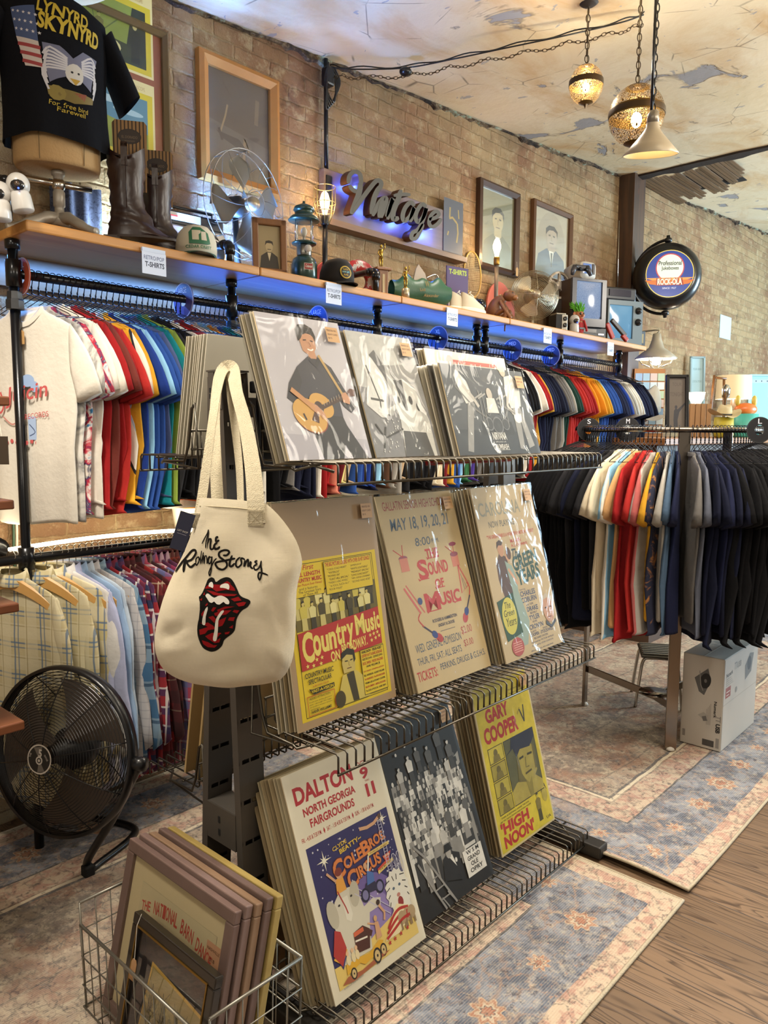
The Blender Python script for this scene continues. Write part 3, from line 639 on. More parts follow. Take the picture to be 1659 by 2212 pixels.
# print, neck tag on the first shirt: printed face looks toward -x of the room (local +y)
a = Art(.26); a.L = 0
a.ellp(.62, .86, .12, .08, '#9cb6dd').ellp(.5, .80, .07, .07, '#9cb6dd').ellp(.74, .78, .07, .07, '#9cb6dd').up()
a.line([(.05, .70), (.02, .55), (.10, .45), (.17, .55), (.12, .72)], .03, '#c65a5a', 5).txt('Juicin', .2, .5, .75, .27, '#c65a5a', .01, .12, .25).txt('RECORDS', .55, .36, .42, .07, '#c65a5a', 0, .1)
a.line([(.15, .40), (.3, .30), (.42, .33), (.5, .28)], .02, '#c98a80', 4).ellp(.45, .25, .09, .1, '#d9b59c').rect(.6, .1, .14, .3, '#a9bfe0').line([(.62, .3), (.72, .2), (.62, .15)], .014, '#4a5a80', 3)
for k in range(7): a.ellp(.2+.09*k, .06+.02*(k % 2), .03, .03, '#c65a5a', 8)
o = a.build('chest_print', first_tee); o.matrix_local = frame((.14, .0245, -.46), (-1, 0, 0), (0, 0, 1), (0, 1, 0)) @ Matrix.Scale(.26, 4)
m = MB(); m.prism([(-.012, -.02), (.012, -.02), (.012, .02), (0, .028), (-.012, .02)], .001, mat('#b98f5a', .8), frame((0, .022, -.095), (-1, 0, 0), (0, 0, 1), (0, 1, 0))); m.build('price_tag', first_tee)

# size discs on the upper rail
def disc(x, y, z, r, txt, c1, label, rzz=pi/2, rim='#b9b6c4'):
    o = thing('size_disc', label, 'size marker', (x, y, z), rzz)
    m = MB(); pts = [(r*cos(a), r*sin(a)) for a in [2*pi*k/36 for k in range(36)]]; q = .022
    V = []; F = []
    for s_ in (-.0012, .0012):
        for k in range(36): V.append((pts[k][0], s_, pts[k][1]))
        for k in range(36): V.append((q*cos(2*pi*k/36), s_, q*sin(2*pi*k/36)))
    for k in range(36):
        j = (k+1) % 36; F += [(k, j, 36+j, 36+k), (72+k, 108+k, 108+j, 72+j), (k, 72+k, 72+j, j), (36+k, 36+j, 108+j, 108+k)]
    m.add(V, F, mat(c1, .4)); m.build('disc', o)
    m = MB()
    V = []; F = []
    for k in range(36):
        for rr in (r*.93, r*.99): V.append((rr*cos(2*pi*k/36), .0016, rr*sin(2*pi*k/36)))
    for k in range(36): j = (k+1) % 36; F.append((2*k, 2*k+1, 2*j+1, 2*j))
    m.add(V, F, mat(rim, .5)); V2 = [(v[0], -.0016, v[2]) for v in V]; m.add(V2, F, mat(rim, .5)); m.build('rim', o)
    m = MB(); m.text(txt, -.0085*len(txt), .028, .017*len(txt)*(.8 if len(txt) > 3 else 1), .022, mat('#e4e2ea', .5), frame((0, .0018, 0), (-1, 0, 0), (0, 0, 1), (0, 1, 0))); m.build('size_letters', o)
    return o
disc(PY(48, 590, YP).x, YP, RZ-.006, .062, 'XL', '#a5482f', 'white and orange size disc at the left end of the upper rail')
for px, tx, c1, lb in ((396, 'LARGE', '#4a3d7a', 'purple size disc on the upper rail above the blue t-shirts'), (686, 'LARGE', '#2a3f9a', 'size disc on the upper rail above the guitarist poster'), (946, 'XL', '#2a2a5a', 'dark size disc on the upper rail left of the double posts'), (1107, 'MED', '#30356a', 'size disc on the upper rail right of the double posts'), (1190, 'MED', '#30356a', 'rightmost size disc on the upper rail')):
    disc(PY(px, 650 if px < 500 else 700+(px-700)*.13, YP).x, YP, RZ-.006, .07, tx, c1, lb)

# signs clipped under the shelf front
for i, (px, py, tx) in enumerate(((333, 570, ('RETRO/POP', 'T-SHIRTS')), (721, 638, ('RETRO/POP', 'T-SHIRTS')), (977, 688, ('RETRO/POP', 'T-SHIRTS')), (1183, 728, ('ROCK', 'T-SHIRTS')), (1319, 756, ('ROCK', 'T-SHIRTS')))):
    p = PY(px, py, YF-.012); o = thing('shelf_sign', 'small pale sign under the shelf edge, %s from the left' % ORD[i], 'sign', (p.x, YF-.012, p.z), 0, 'small signs under the shelf edge')
    a = Art(.096); a.rect(-.5, -.4, 1, .8, '#c9d2e6').up().txt(tx[0], -.42, .12, .84, .15, '#59658a', .01).txt(tx[1], -.38, -.14, .80, .19, '#2d3650', .03); q = a.build('card', o); q.matrix_local = frame((0, 0, 0), (1, 0, 0), (0, 0, 1), (0, -1, 0)) @ Matrix.Scale(.096, 4)
    m = MB(); m.box((0, .004, .045), (.092, .01, .014), mat('#b9c6dd', .3)); m.build('clip', o)

# ---------------------------------------------------------------- flannel row on wooden hangers
WOODH = mat('#c79a5a', .4, 0, .12, 30)
def whanger():
    m = MB(); P = [Vector((-.195, 0, -.078)), Vector((-.11, .006, -.022)), Vector((0, .016, .018)), Vector((.11, .006, -.022)), Vector((.195, 0, -.078))]
    Q = smooth_path(P, 4); secs = []
    for i, p in enumerate(Q):
        h = .014+.010*(1-abs(p.x)/.215); t_ = .006
        secs.append([(p.x, p.y-t_, p.z-h), (p.x, p.y+t_, p.z-h), (p.x, p.y+t_, p.z+h*.7), (p.x, p.y, p.z+h), (p.x, p.y-t_, p.z+h*.7)])
    m.loft(secs, WOODH, sm=False); o = m.build('t'); a = o.data; bpy.data.objects.remove(o)
    m = MB(); R = .019; z0 = .103
    m.tube([(0, .014, .03), (0, .008, z0-.03), (-.006, 0, z0-.012)]+[(R*cos(r_), 0, z0+R*sin(r_)) for r_ in [radians(d) for d in (190, 160, 130, 100, 70, 40, 10, -20)]], .0017, CHROME, 6); o = m.build('t'); b = o.data; bpy.data.objects.remove(o); return a, b
WH = whanger()
def flannel_meshes(seed, L=.80):
    rnd = random.Random(seed); ph = [rnd.uniform(0, 6.28) for _ in range(6)]; n = 28; th = .009; secs = []
    for z, hw, k in [(.0, .06, 1.), (-.018, .10, 1.), (-.045, .165, 1.), (-.07, .205, 1.), (-.12, .215, 1.2), (-.25, .205, 1.4), (-.42, .205, 1.6), (-.6, .215, 1.8), (-L+.05, .22, 1.9), (-L, .16, 1.8)]:
        f = min(1, max(0, -z/.5)); secs.append([(hw*sgnp(cos(a), .8)+.008*f*sin(z*7+ph[3]), th*k*sgnp(sin(a), .8)+.009*f*(sin(hw*cos(a)*36+ph[0]+z*3)), z) for a in [2*pi*i/n for i in range(n)]])
    m = MB(); m.loft(secs, CLOTH); o = m.build('t'); out = [o.data]; bpy.data.objects.remove(o)
    for s in (-1, 1):
        S = []; dr = rnd.uniform(-.02, .03)
        for j in range(9):
            u = j/8; A = Vector((.192, 0, -.058)).lerp(Vector((.275-dr, 0, -.64)), u); A.x += .045*sin(min(u*1.6, 1)*pi)*.6; w_ = .085*(1-u)+.042*u; B = A+Vector((-w_*.8*(.4+.6*min(1, u*3)), 0, -w_*.7*(1-u)-.03))
            S.append([(s*(A.lerp(B, (1-cos(a))/2)).x, (th*1.1+.006*sin(u*14+ph[4]))*sgnp(sin(a), .8)+.010*u*sin(u*9+ph[5]), (A.lerp(B, (1-cos(a))/2)).z) for a in [2*pi*i/12 for i in range(12)]])
        m = MB(); m.loft(S, CLOTH); o = m.build('t'); out.append(o.data); bpy.data.objects.remove(o)
    m = MB(); m.loft([[((.052+.012*q)*cos(a), (.022+.008*q)*sin(a)-.004, zz-.02*max(0, sin(a))) for a in [2*pi*i/18 for i in range(18)]] for q, zz in ((0., .02), (.6, .026), (1.4, -.012), (1.3, -.016))], CLOTH, cap=False); o = m.build('t'); out.append(o.data); bpy.data.objects.remove(o); return out
FL = [flannel_meshes(40+i) for i in range(4)]
PL = {'cream plaid': plaid('pl_cream', '#b9ad86', [(.11, .05, 0, '#c9c0a0', .6), (.11, .006, .02, '#4f6a86', .8), (.11, .005, .035, '#4f6a86', .7), (.11, .004, .07, '#8a7a4a', .6)]),
      'pale yellow plaid': plaid('pl_yellow', '#c4b788', [(.12, .05, .01, '#d6cdb0', .6), (.12, .006, .02, '#486890', .8), (.12, .006, .045, '#486890', .7)]),
      'white': fabric('#cfcdca'), 'pale lavender': fabric('#a6abc8'), 'light blue': fabric('#8fa9c8'), 'pale blue': fabric('#aebccb'), 'light grey': fabric('#a8a5a2'), 'striped grey': plaid('pl_grey', '#b3b1b2', [(.03, .004, 0, '#8c8c94', .5)]),
      'blue plaid': plaid('pl_blue', '#3c6488', [(.14, .07, 0, '#8aa0ae', .6), (.14, .012, .09, '#27435f', .8)]),
      'red and navy plaid': plaid('pl_rednavy', '#8a1f28', [(.07, .03, 0, '#1e2550', .75), (.07, .007, .045, '#d0c9c4', .75)]),
      'navy and white plaid': plaid('pl_navy', '#23284a', [(.065, .03, 0, '#7c1d2c', .6), (.065, .009, .04, '#c9c6c8', .7)]),
      'dark red plaid': plaid('pl_dred', '#5c1116', [(.12, .05, 0, '#2a0c10', .7), (.12, .005, .03, '#b8a48a', .6)]),
      'buffalo red plaid': plaid('pl_buf', '#7c1113', [(.08, .04, 0, '#120809', .72)]),
      'pink and blue plaid': plaid('pl_pink', '#9a3c50', [(.085, .03, 0, '#46608c', .6), (.085, .008, .05, '#d4c4c6', .7)]),
      'brick red windowpane plaid': plaid('pl_brick', '#5a1a18', [(.15, .07, 0, '#1c1f26', .65), (.15, .006, .035, '#98866e', .55), (.15, .006, .11, '#98866e', .4)]),
      'magenta plaid': plaid('pl_mag', '#7c2346', [(.09, .035, 0, '#2a2c4a', .6), (.09, .008, .05, '#c7a9b4', .6)]),
      'rust plaid': plaid('pl_rust', '#7a2c1c', [(.10, .04, 0, '#2a1a1c', .65), (.10, .007, .05, '#a89484', .5)]),
      'dark navy plaid': plaid('pl_dnavy', '#171c30', [(.11, .04, 0, '#10131f', .7), (.11, .006, .06, '#3b4c74', .6)])}
fseq = ['cream plaid', 'cream plaid', 'pale yellow plaid', 'white', 'pale lavender', 'light blue', 'pale blue', 'striped grey', 'blue plaid', 'red and navy plaid', 'navy and white plaid', 'red and navy plaid', 'dark red plaid', 'dark red plaid', 'buffalo red plaid', 'pink and blue plaid', 'brick red windowpane plaid', 'pink and blue plaid', 'magenta plaid', 'magenta plaid', 'rust plaid', 'rust plaid']+['dark navy plaid']*9
labs = nth_labels(fseq, lambda c, n: '%s long-sleeved shirt on the lower rail, %s' % (c, 'the only such one' if n == 'only' else n+' such one from the left'))
x = posts[0]-.05; random.seed(21)
for i, (c, lb) in enumerate(zip(fseq, labs)):
    if abs(x-posts[0]) < .03: x = posts[0]+.035
    rz = pi/2+radians(24+random.uniform(-4, 4)+(14 if i == 2 else 0)); zr = 1.058+.0165
    me = FL[i % 4]; o = link('shirt', me[0]); o.location = (x, YP, zr-.070); o.rotation_euler = (0, 0, rz); tag(o, lb, 'shirt', 'shirts on the lower wall rail'); recolor(o, PL[c])
    for nm, d in (('sleeve', me[1]), ('sleeve', me[2]), ('collar', me[3])): recolor(link(nm, d, o), PL[c])
    h = thing('wooden_hanger', 'wooden clothes hanger with wire hook on the lower wall rail', 'hanger', (x, YP, zr-.106), rz+radians(random.uniform(-1, 1)), 'wooden hangers on the lower rail'); link('hanger_bar', WH[0], h); link('hook', WH[1], h)
    x += random.uniform(.020, .026) if i > 2 else .038
# white bucket-like paper shade below the black shirts
m = MB(); m.lathe([(.045, 0), (.062, .14), (.064, .145), (.060, .143), (.044, .005)], mat('#d8d0bd', .6), 24); tag(m.build('white_cup', None, PY(404, 1160, 2.80)), 'white cup standing behind the lower rail below the black t-shirts', 'cup')
# ================================================================ POSTER RACK
RX0, RX = 1.16, 2.40
rack = thing('poster_rack', 'grey steel a-frame display rack with three tiers of wire shelves', 'display rack', (RX0, 1.6, 0))
rm = mat('#55504a', .45, .35, .08); rdk = mat('#2f2c29', .5, .3)
def leg(xb, y0, y1, sx):
    """slotted c-channel leg leaning from (y0, floor) to (y1, 1.65)"""
    m = MB(); A = Vector((0, y0-1.6, 0.012)); B = Vector((0, y1-1.6, 1.645)); d = B-A; L = d.length; d.normalize(); n = Vector((1, 0, 0)).cross(d)
    m.T = frame(A+Vector((xb-RX0, 0, 0)), (1, 0, 0), n, d)
    m.box((0, 0, L/2), (.004, .024, L), rm); m.box((sx*.075, 0, L/2), (.004, .024, L), rm)
    k = int(L/.108)
    for side in (-1, 1):
        for i in range(k):
            m.box((sx*.0375, side*.011, i*.108+.048), (.072, .002, .096), rm)
            m.box((sx*.034, side*.011, i*.108+.102), (.004, .002, .013), rm); m.box((sx*.070, side*.011, i*.108+.102), (.010, .002, .013), rm); m.box((sx*.004, side*.011, i*.108+.102), (.010, .002, .013), rm)
    return m.build('leg', rack)
for xb, sx in ((1.125, 1), (2.43, -1)):
    leg(xb, 1.505, 1.578, sx); leg(xb, 1.70, 1.612, sx)
    m = MB(); m.box((xb-RX0-sx*.002, 0, .46), (.004, .125, .10), rm); m.box((xb-RX0+sx*.035, 0, .51), (.075, .12, .003), rm)
    for zz in (.475, .44): m.box((xb-RX0-sx*.0045, .008, zz), (.002, .008, .018), mat('#0c0b0a', .9))
    m.build('cross_plate', rack)
    m = MB(); m.box((xb-RX0+sx*.037, -.005, 1.648), (.08, .07, .004), rm); m.build('top_cap', rack); m = MB(); m.box((xb-RX0-sx*.003, -.006, 1.593), (.0015, .06, .08), rm)
    for yy in (-.024, .012):
        for zz in (1.60, 1.585): m.box((xb-RX0-sx*.003, yy, zz), (.002, .009, .012), mat('#0c0b0a', .9))
    m.build('keyhole_plate', rack)
    m = MB(); m.box((xb-RX0+sx*.03, 0, .03), (.06, .86 if xb < 2 else .94, .045), rdk, bev=.006); m.build('base_foot', rack)
for zz in (.30, 1.10, 1.56):
    m = MB(); m.box((.63, .0, zz), (1.2, .02, .05), rm); m.build('cross_rail', rack)
m = MB(); m.box((.11, -.045, 1.50), (.09, .02, .20), BLACKM, bev=.004); m.box((.10, -.05, 1.61), (.11, .03, .03), BLACKM, bev=.004); m.build('sign_bracket', rack)

def wire_shelf(z, y0, y1, label, up=.14):
    """front edge y0, back edge y1 (y1 nearest the uprights)"""
    s = 1 if y1 > y0 else -1
    o = thing('wire_shelf', label, 'wire shelf', (RX0, y1, z), 0, 'wire shelves of the poster rack')
    W = RX-RX0; dep = y0-y1; r = .0027
    m = MB(); n = int(W/.0285)
    for i in range(n+1):
        x = i*W/n; m.tube([(x, 0, up*.5), (x, 0, .006), (x, -s*.006, 0), (x, dep+s*.006, 0), (x, dep, -.006), (x, dep, -.045)], r, WIRE, 5)
    m.build('deck_wires', o)
    m = MB()
    for yy, zz in ((dep, -.047), (dep*.66, -.005), (dep*.3, -.005), (0, up*.5), (0, .02)): m.tube([(-.004, yy-(s*.003 if yy == dep else 0), zz), (W+.004, yy-(s*.003 if yy == dep else 0), zz)], r*1.25, WIRE, 6)
    m.build('long_wires', o)
    for x in (-.012, W+.012):
        m = MB(); m.tube([(x, s*.035, up), (x, s*.02, up-.012), (x, 0, .03), (x, -s*.02, -.012), (x, dep*.45, -.014), (x, dep*.5, -.02), (x+(.03 if x < 0 else -.03), dep*.62, -.008), (x+(.05 if x < 0 else -.05), dep*.80, -.022)], .0038, WIRE, 6); m.tube([(x, s*.035, up), (x, s*.045, -.03), (x, dep*.45, -.016)], .0034, WIRE, 6); m.build('end_bracket', o)
    return o
for z, lab in ((1.43, 'top'), (.765, 'middle'), (.085, 'bottom')):
    wire_shelf(z, 1.195, 1.455, '%s wire shelf on the near side of the poster rack' % lab)
for z, lab in ((1.43, 'top'), (.50, 'lower')):
    wire_shelf(z, 2.02, 1.755, '%s wire shelf on the wall side of the poster rack' % lab)

# ---------------------------------------------------------------- posters
SLEEVE = glassy('clear_plastic_sleeve', (.97, .97, .95), .10, .010, .35, .40, 7., (1.6, 1, .5))
BOARD = mat('#b9a888', .8, 0, .1, 20)
def poster(key, tl, tr, br, bl, zb, yb, s, art, base, label, w=None, h=None, stack=0, sgroup=None, slabel=None, sticker=True, dx=0.004, gap=.0095, scol=None, sh=None, roll=0.):
    if yb is None: yb = PZ(bl[0], bl[1], zb).y
    P = PY(bl[0], bl[1], yb); x = P.x; W = w or (PY(br[0], br[1], yb).x-x); c = sqrt(1-s*s)
    up = Vector((0, s, c)); nrm = Vector((0, -c, s)); O = Vector((x, yb, zb))
    if h is None:
        d = ray(*tl); t = (O-CAM0).dot(nrm)/d.dot(nrm); h = (CAM0+d*t-O).dot(up)
    Fm = frame(O, (1, 0, 0), up, nrm) @ Matrix.Rotation(roll, 4, 'Z')
    o = thing('poster', label, 'poster'); o.matrix_world = Fm
    m = MB(); m.box((W/2, h/2, -.002), (W, h, .004), BOARD); m.build('backing_board', o)
    a = Art(W); a.rect(0, 0, 1, h/W, base).up(); art(a, h/W); q = a.build('print', o); q.matrix_local = Matrix.Scale(W, 4)
    m = MB(); tt = .0065
    m.grid(lambda u, v: (-.004+u*(W+.008), -.003+v*(h+.008), tt+.0022*mnoise.noise((u*6, v*5, x*9))*min(1, 8*v)*min(1, 8*(1-v))), 14, 20, SLEEVE); m.build('plastic_sleeve', o)
    if sticker:
        a = Art(.042); a.rect(0, 0, 1, .95, '#b58a52').up()
        for i, (t_, ww) in enumerate((('PRINTED ON', .75), ('HEAVY CARD', .8), ('$15', .3))): a.txt(t_, .1, .68-.25*i, ww, .13, '#5a3c20')
        q = a.build('price_sticker', o); q.matrix_local = Matrix.Translation((W-.06, h-.06, tt+.003)) @ Matrix.Scale(.042, 4)
    random.seed(len(label)); hh = sh or h
    for k in range(stack):
        cc = random.choice(scol or ['#c2b497', '#a99674', '#cfc6b2', '#8f7c5e', '#b8aa8c'])
        b = MB(); b.box((W/2, hh/2, 0), (W, hh, .0035), mat(cc, .8, 0, .08)); b2 = b.build('poster'); kd = -gap*(k+1)
        b2.matrix_world = Fm @ Matrix.Translation((-dx*(k+1)+random.uniform(-.004, .004), random.uniform(-.001, .004), kd-.002)); tag(b2, slabel, 'poster', sgroup)
        b = MB(); b.box((W/2, hh/2, 0), (W+.006, hh+.006, .0055), SLEEVE); b.build('plastic_sleeve', b2)
    return o, W, h

def art_country(a, A):
    Y = '#d8bc1e'; K = '#2a2410'; R = '#b22a1c'
    a.rect(.045, .055, .91, 1.10, Y).up(1)
    a.frame_(.085, .075, .83, 1.06, .004, K); 
    a.rect(.09, .67, .82, .26, '#6b5d1c').up()
    random.seed(4)
    for row in range(2):
        for i in range(9):
            x = .13+i*.092+random.uniform(-.015, .015)+row*.04; y = .69-.03*row+.05*(1-row); hh = .20+random.uniform(-.02, .02)
            if x < .88: a.man(x, y+.01, hh, '#cdb96a', random.choice(['#d9cf8c', '#e0d48f', '#4a3f16', '#c9b94e']), random.choice(['#3b3212', '#c9bb72']), '#241e0a'); 
        a.up(4)
    a.poly([(.09, .40), (.91, .44), (.91, .72), (.09, .66)], R).up()
    for i, (ch, x, y, w_, h_) in enumerate((('C', .115, .445, .105, .215), ('o', .215, .475, .075, .15), ('u', .295, .49, .07, .12), ('n', .37, .495, .07, .125), ('t', .445, .51, .05, .16), ('r', .50, .515, .055, .125), ('y', .555, .48, .07, .165), ('M', .645, .545, .10, .15), ('u', .75, .545, .05, .10), ('s', .805, .55, .04, .10), ('i', .85, .55, .018, .14), ('c', .872, .555, .035, .10))): a.txt(ch, x, y, w_, h_, '#e2d06a', .035)
    a.txt('ON', .37, .405, .09, .075, '#e2d06a', .03, .03).txt('BROADWAY.', .485, .435, .27, .075, '#e2d06a', .03, .08)
    for x, y in ((.2, .42), (.235, .455), (.27, .42), (.285, .46), (.145, .425), (.80, .48), (.845, .49), (.885, .50), (.83, .525), (.87, .53), (.79, .52)): a.star(x, y, .018, '#e2d06a')
    a.up()
    a.rect(.10, .905, .28, .22, Y).rect(.40, .885, .49, .24, Y).up()
    a.frame_(.40, .885, .49, .24, .004, K)
    a.txt('First', .2, 1.09, .10, .035, R, .01, 0, .3).txt('FULL LENGTH', .11, 1.045, .25, .03, R, .03).txt('COUNTRY MUSIC', .105, 1.005, .265, .03, R, .03).txt('Motion Picture Ever Filmed', .105, .98, .26, .017, R)
    a.txt('and it features', .15, .952, .17, .018, K).txt('The Greatest Stars', .14, .93, .21, .018, K).txt('of Them All!', .18, .908, .14, .018, K)
    a.txt('THE BIG PICTURE LOADED WITH OVER 30 HIT SONGS', .415, 1.085, .46, .03, R, .02)
    for i, s_ in enumerate(('"COLD, COLD HEART"', '"WATERLOO"', '"MOVING ON"', '"FLINT HILL SPECIAL"', '"THERE\'S A BIG WHEEL"', '"A FOOL SUCH AS I"', '"POOR FOLKS"')): a.txt(s_, .43+.01*(i % 2), 1.055-.024*i, min(.2, .011*len(s_)), .015, K)
    for i, s_ in enumerate(('"JAMBALAYA"', '"WHITE LIGHTNING"', '"MIDNIGHT SPECIAL"', '"LONG GONE DADDY"', '"HEY, GOOD LOOKING"', '"SECOND HAND ROSE"')): a.txt(s_, .665, 1.055-.024*i, min(.2, .011*len(s_)), .015, K)
    a.txt('COUNTRY MUSIC', .11, .345, .27, .035, K, .01).txt('SPECTACULAR', .135, .30, .22, .034, K, .01).txt('in EASTMAN COLOR', .17, .275, .15, .013, R).poly([(.13, .27), (.17, .225), (.37, .235), (.37, .265), (.16, .262)], K).up().txt('VAST-A-VISION', .15, .236, .21, .022, Y, .03); a.L -= 1
    a.frame_(.105, .085, .26, .135, .004, R).txt('ADDED ATTRACTION:', .125, .195, .2, .014, K)
    for i, s_ in enumerate(('From out of the glorious', 'past - through the magic', 'of modern motion picture', 'technique')): a.txt(s_, .12, .172-.017*i, .21 if i < 3 else .09, .011, K)
    a.txt('HANK WILLIAMS', .13, .10, .19, .02, K, .02)
    a.poly([(.40, .085), (.72, .085), (.66, .25), (.60, .30), (.46, .29), (.42, .2)], '#c9b658').up().poly([(.50, .29), (.54, .085), (.60, .085), (.575, .30)], '#40371a').ellp(.415, .13, .05, .06, '#463a14').up().poly([(.475, .30), (.59, .30), (.60, .38), (.585, .44), (.535, .455), (.48, .435), (.465, .37)], '#c4b060').up().poly([(.46, .40), (.47, .45), (.535, .475), (.60, .45), (.605, .38), (.585, .36), (.58, .415), (.52, .43), (.48, .41)], '#2b240e').line([(.495, .385), (.525, .383)], .008, '#2b240e').line([(.55, .383), (.575, .386)], .008, '#2b240e').line([(.51, .33), (.555, .33)], .006, '#5a2a1a').line([(.535, .38), (.53, .35), (.545, .348)], .004, '#6b5a24'); a.L -= 3
    a.rect(.665, .098, .245, .33, Y).up().frame_(.66, .095, .255, .335, .004, K)
    for i, (s_, c) in enumerate((('HANK SNOW - FERLIN HUSKY', K), ('LESTER FLATT & EARL SCRUGGS', R), ('SKEETER DAVIS - GEORGE JONES', K), ('BUCK OWENS - PORTER WAGONER', R), ('HANK WILLIAMS, JR.', K), ('ROY DRUSKY - STONEWALL JACKSON', R), ('BILL ANDERSON - AUDREY WILLIAMS', K), ('The WILBURN BROS. - The ANITA KERR SINGERS', R), ('WILMA LEE & STONEY COOPER', K), ('RALPH EMERY - MERLE KILGORE', R), ('The DUKE of PADUCAH - BOBBY SMITH', K))):
        ww = .22 if len(s_) > 20 else .15; a.txt(s_, .675+(.22-ww)/2, .40-.0285*i, ww, .021 if i < 5 else .014, c, .02)

def art_sound(a, A):
    R = '#b23a34'; B = '#4a5a6c'
    a.txt('GALLATIN SENIOR HIGH SCHOOL', .06, 1.475, .82, .075, '#9c4a44', 0).txt('MAY 18, 19, 20, 21', .10, 1.285, .76, .12, B, .01, 0, .1).txt('8:00', .36, 1.15, .20, .07, B, 0, 0, .1).txt('P.M.', .58, 1.16, .10, .035, B)
    for s_, x, y, w_, h_ in (('THE', .46, 1.03, .17, .085), ('S', .32, .865, .13, .17), ('OUND', .45, .89, .27, .11), ('OF', .50, .775, .12, .075), ('M', .32, .595, .19, .155), ('USIC', .51, .62, .29, .11)): a.txt(s_, x, y, w_, h_, R, .035)
    for x, y, w_ in ((.47, 1.03, .14), (.31, .865, .13), (.325, .593, .17), (.70, .618, .1), (.50, .77, .12)): a.rect(x, y, w_, .008, R); a.poly([(x-.012, y+.02), (x+.02, y), (x, y-.008)], R)
    a.txt('RODGERS & HAMMERSTEIN', .36, .50, .33, .028, '#3c3f55', .02).txt('LINDSAY & CROUSE', .42, .455, .22, .026, '#3c3f55', .02).rect(.43, .415, .2, .004, '#3c3f55')
    a.txt('WED. GENERAL ADMISSION', .08, .30, .60, .068, B, 0).txt('$2.00', .70, .33, .15, .075, '#a8504a').txt('THUR, FRI, SAT: ALL SEATS', .07, .195, .58, .065, B).txt('$3.00', .70, .225, .13, .065, '#a8504a').txt('TICKETS:', .03, .08, .25, .078, R, .01).txt('PERKINS, DRUGS & G.S.H.S.', .33, .105, .63, .06, B)
    def drum(x, y): a.poly([(x-.05, y-.06), (x+.05, y-.06), (x+.05, y+.05), (x-.05, y+.05)], '#c27a66').ellp(x, y+.05, .055, .022, '#8a4a5a').line([(x-.1, y+.13), (x, y+.06)], .008, R).line([(x+.02, y+.16), (x, y+.06)], .008, R).line([(x-.05, y-.06), (x+.05, y+.05)], .006, '#3a4a7a').line([(x+.05, y-.06), (x-.05, y+.05)], .006, '#3a4a7a')
    def fiddle(x, y, r): c, q = cos(r), sin(r); a.ellp(x, y, .05, .035, '#a83a34', 14, r).ellp(x+.06*c, y+.06*q, .04, .03, '#2f3f7a', 14, r).line([(x+.09*c, y+.09*q), (x+.22*c, y+.22*q)], .016, '#3a3042').line([(x+.2*c, y+.2*q), (x+.26*c, y+.26*q+.03), (x+.22*c, y+.3*q+.05)], .012, R, 3)
    drum(.17, 1.02); drum(.84, .98); a.line([(.10, .83), (.24, .60)], .02, '#c0605a').line([(.13, .85), (.29, .60)], .012, '#c0605a').ellp(.26, .70, .03, .03, '#3a4a7a').line([(.86, .93), (.83, .68), (.95, .74), (.86, .93)], .016, '#c0605a').line([(.87, .85), (.88, .71)], .004, '#5a5a78').line([(.885, .81), (.91, .72)], .004, '#5a5a78'); fiddle(.40, .37, 2.5); fiddle(.80, .47, .95); a.ellp(.85, 1.12, .05, .018, '#8a2f4a')

